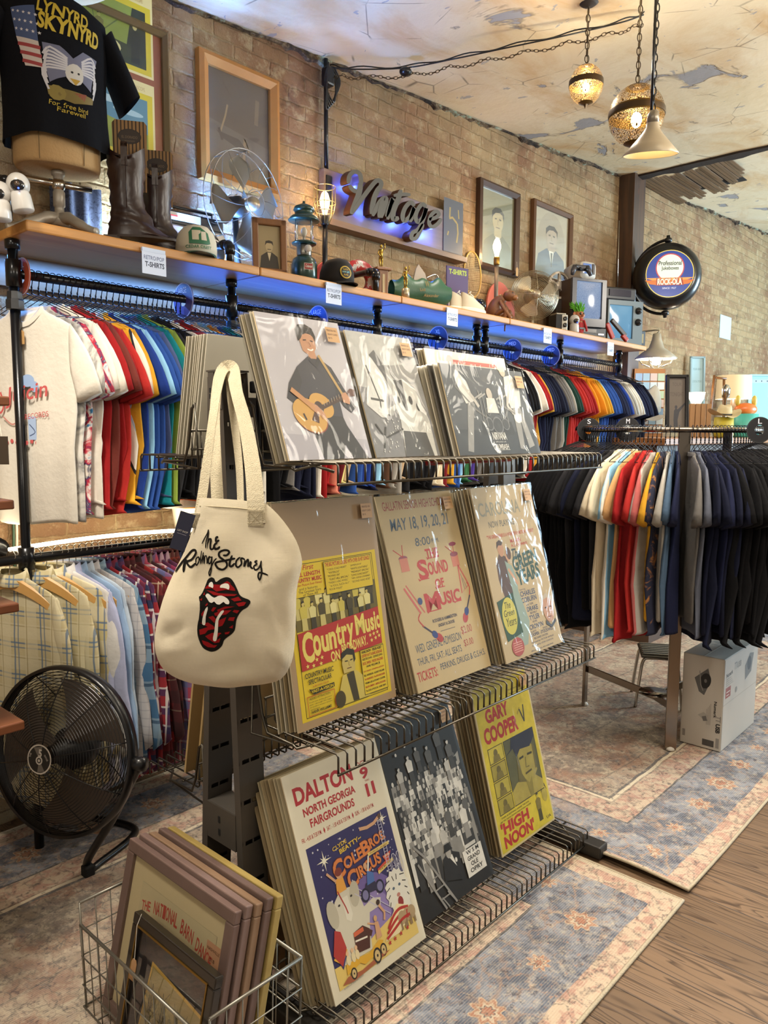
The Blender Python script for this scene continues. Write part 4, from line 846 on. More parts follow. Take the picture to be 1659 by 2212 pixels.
def art_green(a, A):
    G = '#2f4a3c'; B = '#3f4a66'; R = '#b84a40'
    a.txt('CAROLINA', .06, 1.33, .68, .13, '#8d8a78', .01).txt('NOW PLAYING', .17, 1.22, .42, .06, '#6c6a60', .01).txt('"THE GREEN YEARS IS A WONDERFUL MOTION PICTURE!"', .10, 1.12, .80, .035, R, .01).txt('M-G-M\'s', .46, 1.05, .18, .04, R, .02).txt('A. J. CRONIN\'S', .46, 1.005, .28, .035, R, .02)
    a.txt('The', .42, .90, .15, .095, '#2b3a34', .02, .0, .3)
    a.txt('GREEN', .42, .775, .44, .14, G, .04, .12, .1).txt('YEARS', .44, .635, .42, .14, G, .04, .12, .1)
    a.txt('Starring', .44, .59, .1, .02, B).txt('CHARLES', .44, .535, .26, .05, B, .02).txt('COBURN', .44, .475, .26, .05, B, .02).txt('with TOM', .50, .44, .12, .02, B).txt('DRAKE', .50, .385, .19, .045, B, .02).txt('BEVERLY', .54, .355, .12, .02, B).txt('TYLER', .51, .30, .18, .045, B, .02).txt('HUME', .55, .272, .08, .02, B).txt('CRONYN', .48, .215, .24, .045, B, .02).txt('GLADYS', .48, .185, .1, .018, B).txt('DEAN', .70, .185, .08, .018, B).txt('COOPER - STOCKWELL', .46, .15, .42, .03, B, .02).txt('RICHARD HAYDN', .52, .118, .24, .02, B).txt('Directed by VICTOR SAVILLE', .46, .085, .4, .02, B).txt('Produced by LEON GORDON', .46, .055, .38, .02, B)
    a.poly([(.20, .52), (.38, .52), (.36, .80), (.34, .93), (.24, .98), (.16, .88), (.15, .74)], '#5a3f30').up().ellp(.275, 1.015, .05, .075, '#b98a68', 14).poly([(.215, 1.02), (.23, 1.08), (.28, 1.10), (.325, 1.07), (.30, 1.045), (.25, 1.05)], '#4a3222').poly([(.30, .90), (.40, .84), (.44, .72), (.42, .60), (.50, .30), (.40, .10), (.24, .10), (.30, .40), (.33, .6)], '#8fa096').up().ellp(.365, .945, .04, .055, '#c99a7a', 12).ellp(.385, .96, .04, .06, '#5a3c28', 12).line([(.33, .82), (.40, .72), (.44, .66)], .03, '#c99a7a')
    a.up().poly([(.045, .55), (.32, .60), (.36, .22), (.09, .18)], '#2f4a30').up().ellp(.20, .40, .115, .17, '#c3b84a', 24, -.1).up().txt('The', .14, .47, .1, .06, '#3a3a22', 0, 0, .15).txt('Green', .11, .40, .17, .06, '#3a3a22', 0, 0, .15).txt('Years', .12, .31, .16, .075, '#3a3a22', 0, 0, .15).ellp(.23, .11, .10, .085, '#a84a44', 16).up()
    for i in range(5): a.rect(.16, .145-.02*i, .14, .008, '#d29a8c')
    a.L -= 1; a.ellp(.86, .36, .095, .135, '#b98c70', 20).poly([(.77, .40), (.79, .48), (.86, .51), (.94, .47), (.955, .39), (.92, .45), (.86, .465), (.80, .45)], '#b8ab98').poly([(.78, .26), (.86, .20), (.95, .25), (.96, .22), (.86, .17), (.77, .22)], '#4a4a50').up().line([(.80, .37), (.84, .375)], .012, '#4a3326').line([(.88, .375), (.92, .37)], .012, '#4a3326').line([(.83, .28), (.89, .28)], .01, '#7a4a3c').line([(.86, .36), (.855, .32), (.87, .315)], .008, '#94694f')
    a.txt('Also M-G-M NEWS', .42, .02, .4, .012, B)

def art_circus(a, A):
    R = '#a81d24'; N = '#2a2358'; W_ = '#e6dfca'
    a.txt('DALTON', .07, 1.36, .60, .13, R, .035).txt('OCT', .735, 1.43, .10, .04, R, .01).txt('9', .75, 1.33, .09, .09, R, .035).txt('THRU', .78, 1.305, .05, .015, R).txt('11', .77, 1.19, .10, .10, R, .06).txt('NORTH GEORGIA', .12, 1.265, .54, .06, R, .03).txt('FAIRGROUNDS', .16, 1.175, .46, .062, R, .03).txt('FRI. - 4:30 & 7:30 P.M.  \u2666  SAT. - 1:30 4:30 & 7:30 P.M.  \u2666  SUN. - 1:30 & 4:30 P.M.', .05, 1.095, .76, .045, R, .01)
    a.rect(.065, .07, .87, .985, N).up(); random.seed(8)
    a.ellp(.52, .42, .30, .26, '#6d5a96', 28); a.up(); a.ellp(.52, .38, .2, .18, '#8a78ad', 24); a.up()
    a.poly([(.065, .07), (.935, .07), (.935, .24), (.70, .30), (.5, .26), (.3, .2), (.065, .22)], '#d9bd6a').up()
    for i in range(60): a.star(random.uniform(.09, .91), random.uniform(.50, 1.03), random.uniform(.005, .012), '#dcd8e0')
    a.star(.20, .92, .075, W_, 4, .14).star(.20, .92, .045, W_, 4, .2, pi/4).star(.855, .99, .06, W_, 4, .14).star(.855, .99, .035, W_, 4, .2, pi/4)
    a.up().line([(.60, 1.0), (.68, .985), (.76, .99), (.83, 1.02)], .025, '#c99a74').ellp(.83, 1.02, .018, .018, '#5a3a24')
    a.txt('CLYDE', .30, .945, .15, .03, '#d9b53c', .02, .1).txt('BEATTY~', .36, .905, .24, .035, '#d9b53c', .03, .1)
    for s_, x, y, w_, h_ in (('C', .265, .745, .11, .135), ('OLE', .375, .78, .20, .085), ('B', .575, .80, .09, .105), ('ROS.', .665, .825, .18, .075), ('C', .375, .635, .10, .125), ('IRCUS', .475, .67, .27, .085)):
        a.txt(s_, x-.004, y-.006, w_+.008, h_+.012, '#5c1e14', .05, .10); a.up(); a.txt(s_, x, y, w_, h_, '#d07a3a', .035, .10); a.L -= 1
    a.up(2); a.poly([(.62, .785), (.86, .79), (.86, .815), (.62, .81)], '#d9bd6a').up().txt('WORLDS LARGEST', .64, .793, .2, .012, '#5c1e14'); a.L -= 1
    a.poly([(.76, .73), (.86, .74), (.80, .66), (.68, .64), (.68, .665), (.78, .69)], '#c0452c').poly([(.68, .625), (.86, .66), (.86, .685), (.68, .65)], '#d9bd6a').up().txt('UNDER', .77, .715, .07, .014, '#f0e0b0').txt('THE BIG TOP!', .70, .64, .14, .014, '#5c1e14', 0, .17); a.L -= 1
    # ladders and ferris wheels
    for x in (.80, .835): a.line([(x, 1.0), (x-.02, .42)], .006, '#b9b4c8')
    for i in range(24): a.line([(.80-.0008*i, .98-.023*i), (.835-.0008*i, .98-.023*i)], .004, '#b9b4c8')
    for cx in (.87, .925):
        for k in range(10): q = 2*pi*k/10; q2 = 2*pi*(k+1)/10; a.line([(cx+.035*cos(q), .62+.09*sin(q)), (cx+.035*cos(q2), .62+.09*sin(q2))], .005, '#c4c0cf'); a.line([(cx, .62), (cx+.035*cos(q), .62+.09*sin(q))], .0025, '#c4c0cf')
    a.line([(.40, .60), (.70, .32)], .006, '#b9b4c8').line([(.44, .62), (.73, .35)], .006, '#b9b4c8')
    # elephant, rider
    E = '#c9c2b0'; a.poly([(.15, .20), (.44, .18), (.47, .34), (.50, .42), (.62, .42), (.64, .47), (.56, .50), (.46, .48), (.44, .58), (.38, .66), (.28, .68), (.20, .62), (.15, .50)], E).ellp(.16, .55, .05, .10, '#b5ad9a', 16, .1).ellp(.40, .60, .05, .09, '#b5ad9a', 16, -.2).up().poly([(.27, .62), (.33, .62), (.34, .48), (.31, .44), (.27, .47)], '#d6d0c0').ellp(.235, .585, .012, .008, '#3a2f2a', 8).ellp(.365, .60, .012, .008, '#3a2f2a', 8).line([(.25, .68), (.29, .55), (.30, .5)], .01, '#a8322c').poly([(.08, .30), (.14, .45), (.19, .42), (.21, .30), (.14, .20)], '#a8322c').poly([(.10, .28), (.17, .34), (.20, .26), (.14, .18)], '#2a2f6a').line([(.08, .28), (.14, .22), (.21, .29)], .014, '#d9a03c')
    a.poly([(.24, .66), (.34, .66), (.33, .76), (.26, .76)], '#d99a3c').ellp(.30, .785, .03, .035, '#c99a74', 12).ellp(.30, .80, .035, .03, '#7a3020', 12).line([(.26, .745), (.19, .83)], .018, '#c99a74')
    # stunt motorcyclist
    for x in (.50, .66): a.ellp(x, .545, .045, .05, '#1c1830', 18); a.up(); a.ellp(x, .545, .03, .035, '#77729a', 18); a.L -= 1
    a.poly([(.50, .55), (.66, .53), (.62, .60), (.53, .62)], '#2a2540').poly([(.54, .60), (.62, .60), (.63, .66), (.57, .70)], '#4a6aa8').ellp(.565, .735, .02, .025, '#c99a74', 10).line([(.58, .69), (.62, .79)], .016, '#d9d2c4')
    # lion / white tiger head
    T = '#d8d4c8'; pts = [(.83+(.12+.018*(k % 2))*cos(2*pi*k/30), .44+(.15+.02*(k % 2))*sin(2*pi*k/30)) for k in range(30)]; a.poly(pts, T).poly([(.74, .22), (.93, .24), (.93, .40), (.76, .36)], T).up().ellp(.79, .47, .014, .011, '#4a5a6a', 10).ellp(.86, .475, .014, .011, '#4a5a6a', 10).ellp(.825, .41, .02, .015, '#b5786a', 10).ellp(.83, .355, .03, .04, '#8a2420', 12)
    for sx in (-1, 1):
        for k in range(4): a.line([(.825+sx*(.06+.012*k), .54-.05*k), (.825+sx*(.11), .53-.055*k)], .008, '#3a3630')
    a.line([(.80, .56), (.81, .52)], .008, '#3a3630').line([(.85, .56), (.84, .52)], .008, '#3a3630')
    # red-white banner, horses, car, acrobat
    a.up(); B = [(.58, .165), (.62, .20), (.70, .30), (.78, .36), (.90, .30), (.90, .22), (.74, .16)]; a.poly(B, '#e0d2a8').up()
    for k in range(3): a.line([(.60+.02*k, .175+.03*k), (.70+.01*k, .205+.045*k), (.80, .235+.04*k), (.89, .235+.028*k)], .022, '#ac2a22', 4)
    for x, y in ((.62, .14), (.68, .143), (.75, .15), (.83, .158)): a.star(x, y, .02, '#b0302a')
    for x in (.80, .86, .91): a.ellp(x, .245, .045, .05, '#a8906c', 14); a.rect(x-.03, .16, .02, .07, '#8a7250'); a.rect(x+.012, .16, .02, .07, '#8a7250'); a.poly([(x-.01, .22), (x+.03, .22), (x+.03, .28), (x, .28)], '#a8322c')
    a.poly([(.29, .22), (.42, .20), (.46, .32), (.40, .37), (.30, .36)], '#4a2418').line([(.40, .34), (.47, .28)], .04, '#4a2418').rect(.30, .33, .1, .03, '#c9603c').line([(.30, .30), (.42, .28)], .012, '#e0d8c8')
    a.poly([(.50, .22), (.56, .22), (.555, .33), (.52, .34)], '#c99a74').ellp(.535, .36, .018, .022, '#c9a070', 10).line([(.53, .32), (.45, .36)], .012, '#c99a74').line([(.60, .43), (.64, .36), (.62, .31)], .02, '#c99a74').ellp(.60, .45, .02, .02, '#3a2418', 10)
    a.poly([(.16, .13), (.30, .15), (.34, .12), (.52, .14), (.56, .19), (.52, .21), (.40, .17), (.30, .19), (.17, .20)], '#d3a22c')
    a.up()
    for x, y, r_ in ((.22, .115, .04), (.47, .12, .055), (.54, .13, .045)): a.ellp(x, y, r_*.75, r_, '#2a2018', 16); a.up(); a.ellp(x, y, r_*.5, r_*.72, '#c9b07a', 16); a.up(); a.ellp(x, y, r_*.15, r_*.2, '#2a2018', 8); a.L -= 2
    for x in (.20, .25, .29): a.ellp(x, .215, .02, .035, random.choice(['#b0302a', '#3a5aa0', '#d9c9a0']), 10); a.ellp(x, .262, .014, .017, '#d9b08a', 8)
    a.poly([(.10, .09), (.20, .07), (.45, .08), (.60, .10), (.50, .115), (.3, .10), (.16, .12)], '#a05a3a'); a.txt('\u00a9 CIRCUS POSTER PRINT', .10, .06, .2, .01, '#6a5a40')

def art_crowd(a, A):
    a.var = .3
    random.seed(9); B = '#141212'
    gs = ['#b9b6b0', '#8f8c88', '#d2cfc8', '#5e5c5a', '#a5a29c']
    a.poly([(.0, .30), (1, .30), (1, 1.45), (.65, A), (0, A)], '#1c1a19').up()
    a.poly([(.60, .82), (.95, 1.02), (.96, 1.12), (.62, .98)], '#a09d97').poly([(.62, .36), (.94, .36), (.94, .46), (.62, .44)], '#3d3a37').up()
    for j in range(3):
        for i in range(4): a.frame_(.63+.08*i, .36+.032*j, .075, .028, .004, '#5c5854')
    for i in range(5): a.rect(.63+.06*i, .90+.035*i, .035, .03, '#6e6b66')
    for row in range(17):
        y = 1.10-row*.042; n = 11+row % 3; sz = .10+.009*row
        for i in range(n):
            x = .06+(i+.5*(row % 2))*.9/n+random.uniform(-.02, .02)
            if x > .93 or (y < .62 and x > .90) or (y < .45 and (x < .16 or x > .55)): continue
            g = random.choice(gs); a.poly([(x-.032, y-sz), (x+.032, y-sz), (x+.028, y-.012), (x-.028, y-.012)], random.choice(['#2b2a29', '#c4c1ba', '#8a8782', '#403e3c', '#d6d3cc'])); a.ellp(x, y+.008, .014, .021, g, 8); a.up(0)
        a.L += .5
    a.L += 1
    for x, y, h_ in ((.30, 1.14, .24), (.42, 1.20, .22), (.16, 1.10, .22), (.56, 1.14, .25), (.72, 1.22, .28), (.84, 1.10, .26), (.76, 1.02, .2), (.60, .58, .26), (.80, .50, .30), (.86, .62, .24), (.48, .46, .26), (.36, .50, .24)): a.man(x, y-.1, h_, '#c9c6c0', random.choice(['#b9b6b0', '#d8d5ce', '#5a5856']), random.choice(['#3a3836', '#8d8a86']), '#171615')
    a.up(4); a.poly([(.36, .20), (.60, .12), (.62, .34), (.50, .40), (.40, .36)], '#171514').up().poly([(.475, .36), (.525, .36), (.55, .25)], '#d8d5ce').ellp(.485, .385, .035, .045, '#a39f99', 12).poly([(.43, .40), (.55, .40), (.53, .425), (.515, .46), (.455, .46), (.445, .425)], '#100f0e').ellp(.56, .30, .015, .02, '#d8d5ce', 8)
    for p, q, w_ in (((.10, .44), (.30, -.0), .02), ((.20, .46), (.44, .0), .02), ((.10, .58), (.20, .46), .02), ((.36, .12), (.44, .0), .012), ((.28, .10), (.34, .0), .012)): a.line([p, q], w_, '#8f8c88')
    for t in (.2, .4, .6, .8): a.line([(.10+.2*t, .44-.44*t), (.20+.24*t, .46-.46*t)], .012, '#8f8c88')
    a.rect(.655, .10, .27, .22, '#d9d6cf', -.0).rect(.70, .33, .16, .03, '#c9c6c0').up()
    for i, s_ in enumerate(('W S M', 'GRAND', 'OLE', 'OPRY')): a.txt(s_, .70+(.03 if i == 2 else 0), .275-.05*i, (.18 if i != 2 else .1), .036, '#1c1a19', .02)
    for x, y in ((.17, 1.32), (.30, 1.36), (.52, 1.40), (.14, 1.44)): a.ellp(x, y, .012, .015, '#d8d5ce', 8)

def art_noon(a, A):
    a.var = .3
    R = '#b02c2c'; K = '#2c2a22'; Y = '#cdbb35'
    a.rect(.02, .02, .96, A-.04, Y).up().txt('1948 \u00b7 A MASTERPIECE', .08, 1.50, .3, .03, '#7a6a2a').txt('He was too proud to run', .62, 1.46, .3, .02, K).txt('The story of a man who was', .62, 1.42, .3, .02, K).txt('too proud to run!', .62, 1.38, .2, .02, K)
    a.txt('GARY', .16, 1.24, .40, .14, R, .045).txt('COOPER', .08, 1.05, .60, .16, R, .045)
    a.line([(.75, 1.24), (.80, 1.10)], .02, '#3a3a36').line([(.83, 1.27), (.80, 1.10)], .02, '#3a3a36').line([(.70, 1.20), (.76, 1.26)], .008, '#6a6234')
    a.rect(.36, .36, .56, .65, '#5a5a3a').up().poly([(.36, .36), (.92, .36), (.92, .46), (.78, .56), (.70, .50), (.62, .58), (.46, .56), (.36, .50)], '#a89a4a').up().poly([(.55, .56), (.70, .46), (.86, .58), (.87, .80), (.80, .90), (.58, .90), (.53, .74)], '#a29548').poly([(.62, .56), (.66, .36), (.72, .36), (.74, .55), (.68, .50)], '#8a7f3c').up().poly([(.36, .86), (.46, .90), (.50, 1.01), (.90, 1.01), (.92, .92), (.80, .84), (.62, .86), (.54, .80), (.50, .90)], '#26283a').line([(.58, .77), (.66, .775)], .022, '#35321c').line([(.73, .775), (.82, .77)], .022, '#35321c').line([(.64, .60), (.76, .61)], .02, '#4a431f').line([(.69, .76), (.67, .66), (.73, .655)], .014, '#6a6030').poly([(.50, .56), (.54, .80), (.56, .82), (.58, .62), (.64, .52)], '#6a6234').poly([(.83, .60), (.86, .60), (.88, .82), (.84, .86)], '#6a6234')
    a.L -= 2; a.frame_(.36, .36, .56, .65, .008, K)
    for i in range(4):
        a.rect(.09, .36+.165*i, .255, .155, ['#a89a3c', '#b5a743', '#a2953e', '#c4b544'][i]).up().frame_(.09, .36+.165*i, .255, .155, .007, K).ellp(.21, .45+.165*i, .035, .04, '#6a6030', 12).poly([(.15, .37+.165*i), (.28, .37+.165*i), (.26, .43+.165*i), (.17, .43+.165*i)], '#7a6f34'); a.L -= 1
    a.txt('THERE IS NOTHING UNDER THE SUN', .10, .325, .5, .016, K).txt('LIKE THE DRAMA SHOWDOWN AT HIGH NOON!', .07, .295, .56, .016, K)
    a.txt("'HIGH", .06, .175, .50, .115, R, .045).txt("NOON'", .08, .045, .54, .12, R, .045)
    a.man(.76, .08, .28, '#b5a743', '#7a6f34', '#4a4526', '#3a351e').ellp(.90, .31, .05, .08, '#b0a24a', 14).poly([(.84, .33), (.86, .40), (.93, .41), (.96, .33), (.93, .37), (.88, .37)], '#5a5230').txt('UA', .86, .06, .08, .03, K)

def art_guitar(a, A):
    a.rect(0, 0, 1, A, '#b9b6be').up().poly([(0, 0), (1, 0), (1, .18), (0, .24)], '#a9a6b0').up()
    J = '#34343f'; J2 = '#2a2a33'; S = '#bd8a68'
    a.poly([(.40, 0), (.96, 0), (.78, .32), (.74, .46), (.40, .46), (.36, .2)], '#222226').up()
    a.poly([(.64, 0), (.76, 0), (.70, .13)], '#b1aeb8')
    a.poly([(.32, .42), (.76, .40), (.76, .66), (.80, .80), (.76, .88), (.62, .97), (.50, .97), (.34, .86), (.27, .74), (.30, .56)], J).up().poly([(.76, .88), (.80, .80), (.92, .55), (.96, .50), (.88, .44), (.80, .50), (.74, .62)], J2).poly([(.34, .86), (.20, .70), (.14, .56), (.22, .50), (.40, .47), (.40, .56), (.28, .60), (.36, .72)], J2)
    a.up().poly([(.51, .95), (.61, .95), (.60, 1.02), (.52, 1.03)], S).poly([(.46, 1.02), (.52, .985), (.585, 1.0), (.63, 1.06), (.635, 1.15), (.60, 1.19), (.49, 1.20), (.45, 1.12)], S).up()
    a.poly([(.43, 1.11), (.425, 1.22), (.47, 1.275), (.56, 1.285), (.635, 1.25), (.655, 1.17), (.635, 1.12), (.62, 1.18), (.56, 1.20), (.50, 1.18), (.47, 1.14)], '#1d1714').line([(.49, 1.125), (.53, 1.13)], .012, '#3a2418').line([(.575, 1.125), (.61, 1.12)], .012, '#3a2418').line([(.555, 1.11), (.57, 1.07), (.55, 1.065)], .007, '#94654a').line([(.52, 1.04), (.56, 1.03), (.59, 1.045)], .014, '#f0e6dc', 3).line([(.635, .99), (.82, .62)], .03, '#b8975a').poly([(.52, .97), (.565, .90), (.61, .965), (.64, .93), (.58, .86), (.50, .93)], '#2a2a33')
    # guitar
    a.up(); G = '#c99a48'; a.ellp(.36, .40, .155, .20, '#8a3a22', 30, 1.1).up().ellp(.355, .405, .15, .195, G, 30, 1.1).ellp(.52, .50, .11, .145, G, 30, 1.1).up().ellp(.48, .475, .055, .065, '#3a1c10', 20).poly([(.36, .36), (.44, .33), (.46, .42), (.42, .45)], '#4a2414').line([(.30, .36), (.28, .42)], .02, '#2a1810').up().line([(.50, .475), (.90, .62)], .042, '#3f2416').up()
    for k in range(9): a.line([(.56+.035*k-.006, .515+.0127*k-.018), (.56+.035*k-.006, .515+.0127*k+.022)], .005, '#b9a890')
    a.poly([(.90, .60), (.97, .605), (.99, .67), (.93, .68), (.88, .64)], '#5a2e1c').ellp(.40, .24, .012, .014, '#e0dcd4', 8).ellp(.36, .25, .012, .014, '#e0dcd4', 8)
    a.up().poly([(.38, .53), (.46, .50), (.52, .44), (.54, .40), (.50, .40), (.44, .42), (.37, .47)], S).poly([(.80, .54), (.88, .52), (.90, .58), (.86, .64), (.80, .62)], S).line([(.50, .44), (.535, .38)], .014, S).line([(.48, .42), (.50, .37)], .014, S)
    a.up().line([(.20, .64), (.42, .47), (.40, .46)], .05, '#c08a58')

def art_horse(a, A):
    a.var = .3
    a.rect(0, 0, 1, A, '#77777a').up().poly([(0, .75), (1, .6), (1, A), (0, A)], '#aeaeac').up().poly([(.55, .7), (1, .5), (1, A-.2), (.7, A-.1)], '#8d8d8d').up()
    a.poly([(.05, .55), (.16, .85), (.14, 1.05), (.20, 1.2), (.27, 1.08), (.40, 1.02), (.44, .80), (.36, .60), (.30, .42), (.22, .42)], '#cfcfcc').up().poly([(.27, 1.1), (.36, 1.16), (.46, .98), (.44, .72), (.40, .9)], '#4f4f50').line([(.13, .62), (.32, .60)], .025, '#3a3a3a').line([(.18, .98), (.26, .60), (.24, .48)], .018, '#3a3a3a').ellp(.20, .90, .02, .018, '#2c2c2c', 10)
    a.poly([(.44, 0), (.95, 0), (.97, .4), (.86, .75), (.70, .86), (.54, .84), (.47, .66), (.50, .4)], '#c4c4c0').up().poly([(.44, 0), (.9, 0), (.86, .26), (.5, .28)], '#4a4a4b').poly([(.54, .84), (.62, .50), (.66, .50), (.68, .85)], '#2c2c2d').ellp(.60, .95, .075, .105, '#8f8f8e', 16).poly([(.42, 1.0), (.52, 1.06), (.54, 1.16), (.68, 1.18), (.71, 1.06), (.82, 1.02), (.70, 1.02), (.54, 1.0)], '#b9b9b6').up().ellp(.74, .62, .03, .05, '#1e1e1e', 10).ellp(.84, .55, .03, .05, '#1e1e1e', 10).ellp(.55, .62, .02, .04, '#1e1e1e', 10).line([(.50, .55), (.30, .47), (.20, .5)], .05, '#c4c4c0').ellp(.38, .48, .05, .04, '#a5a5a3', 10).line([(.86, .62), (.92, .40), (.74, .30)], .08, '#b0b0ad')
    random.seed(2)
    for i in range(26): a.ellp(.12+random.random()*.35, .05+random.random()*.35, .008, .01, '#d5d5d2', 6)
    a.line([(.1, .35), (.2, .2), (.5, .3)], .02, '#2c2c2c').line([(.15, .1), (.24, .32)], .02, '#2c2c2c')

def art_band(a, A):
    a.var = .3
    a.rect(0, 0, 1, A, '#45484d').up().poly([(0, 0), (1, 0), (1, .16), (0, .18)], '#33363b').poly([(.32, .14), (.72, .14), (.70, .24), (.33, .24)], '#2b2d31').up()
    L = '#c9c7c2'; M_ = '#8b8a88'
    a.poly([(.10, .03), (.16, .02), (.25, .26), (.30, .36), (.24, .42), (.18, .26)], M_).poly([(.20, .36), (.30, .38), (.26, .52), (.17, .60), (.13, .56), (.15, .48)], L).up().ellp(.13, .66, .035, .04, '#a8a49e', 10).line([(.20, .50), (.30, .40), (.34, .34)], .03, '#b5b0a8').line([(.12, .48), (.30, .32), (.42, .26)], .014, '#6a6a68')
    a.poly([(.74, .04), (.80, .03), (.83, .26), (.86, .04), (.94, .06), (.90, .22), (.86, .36), (.76, .36)], M_).poly([(.74, .34), (.88, .36), (.92, .52), (.84, .60), (.74, .58), (.71, .46)], L).up().ellp(.735, .63, .04, .05, '#b9ab98', 12).ellp(.725, .655, .05, .04, '#d9cfae', 10).ellp(.80, .27, .05, .04, '#d8d6d0', 14).line([(.78, .30), (.58, .38)], .016, '#7a7876').line([(.74, .46), (.70, .36), (.76, .30)], .03, '#b5b0a8')
    for x, y, r_ in ((.42, .22, .05), (.52, .21, .065), (.62, .22, .045), (.44, .31, .03), (.58, .32, .03)): a.ellp(x, y, r_, r_, '#6c6e72', 18); a.up(); a.ellp(x, y, r_*.82, r_*.82, '#3a3c40', 18); a.L -= 1
    a.up().ellp(.50, .44, .035, .045, '#b5aca0', 10).poly([(.43, .30), (.57, .30), (.55, .41), (.45, .41)], L)
    for x in (.36, .40, .62, .66): a.line([(x, .2), (x+.01, .46)], .006, '#8b8a88'); a.line([(x-.05, .40), (x+.05, .44)], .012, '#9a9894')
    a.txt('NIRVANA', .42, .105, .17, .055, '#e0deda', .02).txt('UNPLUGGED LIVE', .44, .085, .13, .012, '#c4c2be').txt('DUMBASH', .43, .035, .16, .04, '#c4c2be', .03).rect(.42, .03, .18, .003, '#c4c2be')

Z1, Z2, Z3 = 1.4335, .7685, .0885
G = 'poster boards stacked on the rack'
poster('guitar', (536, 670), (721, 709), (803, 983), (625, 991), Z1, 1.31, .34, art_guitar, '#c6c2c8', 'poster of a guitarist in a dark jacket at the left of the top rack shelf', stack=4, sgroup=G+' behind the guitarist', slabel='sleeved poster board stacked behind the guitarist poster on the top shelf', scol=['#c9c0ac', '#8a8378', '#b0a48c', '#7b7468'])
poster('horse', (740, 712), (890, 733), (951, 981), (814, 983), Z1, 1.31, .34, art_horse, '#9a9a98', 'black and white poster of a rider beside a horse, middle of the top shelf', stack=5, sgroup=G+' behind the horse rider', slabel='sleeved poster board stacked behind the horse rider poster', scol=['#8a8378', '#6f6a60', '#a39a88'])
o, Wn, hn = poster('band', (959, 785), (1133, 803), (1168, 976), (994, 983), Z1, 1.27, .30, art_band, '#3a3d42', 'dark poster of a band playing on stage at the right of the top shelf', stack=7, sgroup=G+' behind the stage band', slabel='coloured sleeved poster board stacked behind the stage band poster', scol=['#b0282a', '#2a3f7a', '#c9a23a', '#cfc6b2', '#5a5550', '#d6d0c2'], sticker=True, dx=.007, gap=.012)
def blank(a, A): a.rect(.06, .05, .88, A-.1, '#cdc6b8').up(); a.rect(.3, A-.09, .6, .03, '#b0564a')
poster('blank', (917, 752), (1110, 779), (1130, 976), (960, 983), Z1, 1.36, .26, blank, '#d5cfc2', 'tall cream poster standing behind the stage band poster', sticker=False, stack=2, sgroup=G+' behind the tall cream one', slabel='sleeved board behind the tall cream poster')
def standing(a, A):
    a.rect(.05, .05, .9, A-.1, '#5a5652').up().rect(.05, .05, .9, .3, '#474340').up().man(.3, .55, .6, '#b9ab98', '#d0cbc0', '#2a2826', '#1c1a18').man(.7, .15, .45, '#b9ab98', '#8d8880', '#2a2826', '#1c1a18')
poster('standing', (922, 803), (965, 806), (1030, 980), (974, 984), Z1, 1.30, .30, standing, '#bdb4a2', 'grey photograph poster partly hidden behind the stage band poster', w=.20, sticker=False)
poster('country', (574, 1077), (792, 1066), (851, 1508), (645, 1585), Z2, None, .17, art_country, '#a58a68', 'yellow and red country music poster at the left of the middle rack shelf', w=.358, h=.562, stack=5, sgroup=G+' behind the country music poster', slabel='sleeved poster board stacked behind the yellow country music poster')
poster('sound', (802, 1066), (971, 1058), (1053, 1441), (904, 1499), Z2, None, .30, art_sound, '#bba67c', 'cream show poster with red lettering in the middle of the middle shelf', w=.356, h=.57, stack=6, sgroup=G+' behind the cream show poster', slabel='sleeved poster board stacked behind the cream show poster')
poster('green', (1032, 1042), (1165, 1033), (1228, 1386), (1094, 1435), Z2, None, .27, art_green, '#b9a47e', 'film poster with a couple and green title, right end of the middle shelf', w=.356, h=.57, stack=11, sgroup=G+' behind the green-titled film poster', slabel='sleeved poster board stacked behind the green-titled film poster', dx=.003, gap=.010)
poster('circus', (589, 1657), (807, 1595), (922, 2027), (725, 2175), Z3, None, .36, art_circus, '#d8cfb8', 'colourful circus poster with red lettering at the left of the bottom shelf', w=.352, h=.562, stack=8, sgroup=G+' behind the circus poster', slabel='sleeved poster board stacked behind the circus poster', sticker=False, gap=.0115)
poster('crowd', (812, 1609), (993, 1518), (1086, 1874), (915, 2000), Z3, None, .36, art_crowd, '#191716', 'black and white crowd poster in the middle of the bottom shelf', w=.356, h=.562, stack=2, sgroup=G+' behind the crowd poster', slabel='sleeved poster board stacked behind the black and white crowd poster', gap=.012, scol=['#cfc6b2'])
poster('noon', (1031, 1491), (1163, 1455), (1211, 1767), (1085, 1853), Z3, None, .26, art_noon, '#c9b98e', 'yellow western film poster at the right of the bottom shelf', w=.345, h=.562, stack=6, sgroup=G+' behind the western film poster', slabel='sleeved poster board stacked behind the yellow western film poster', gap=.011)
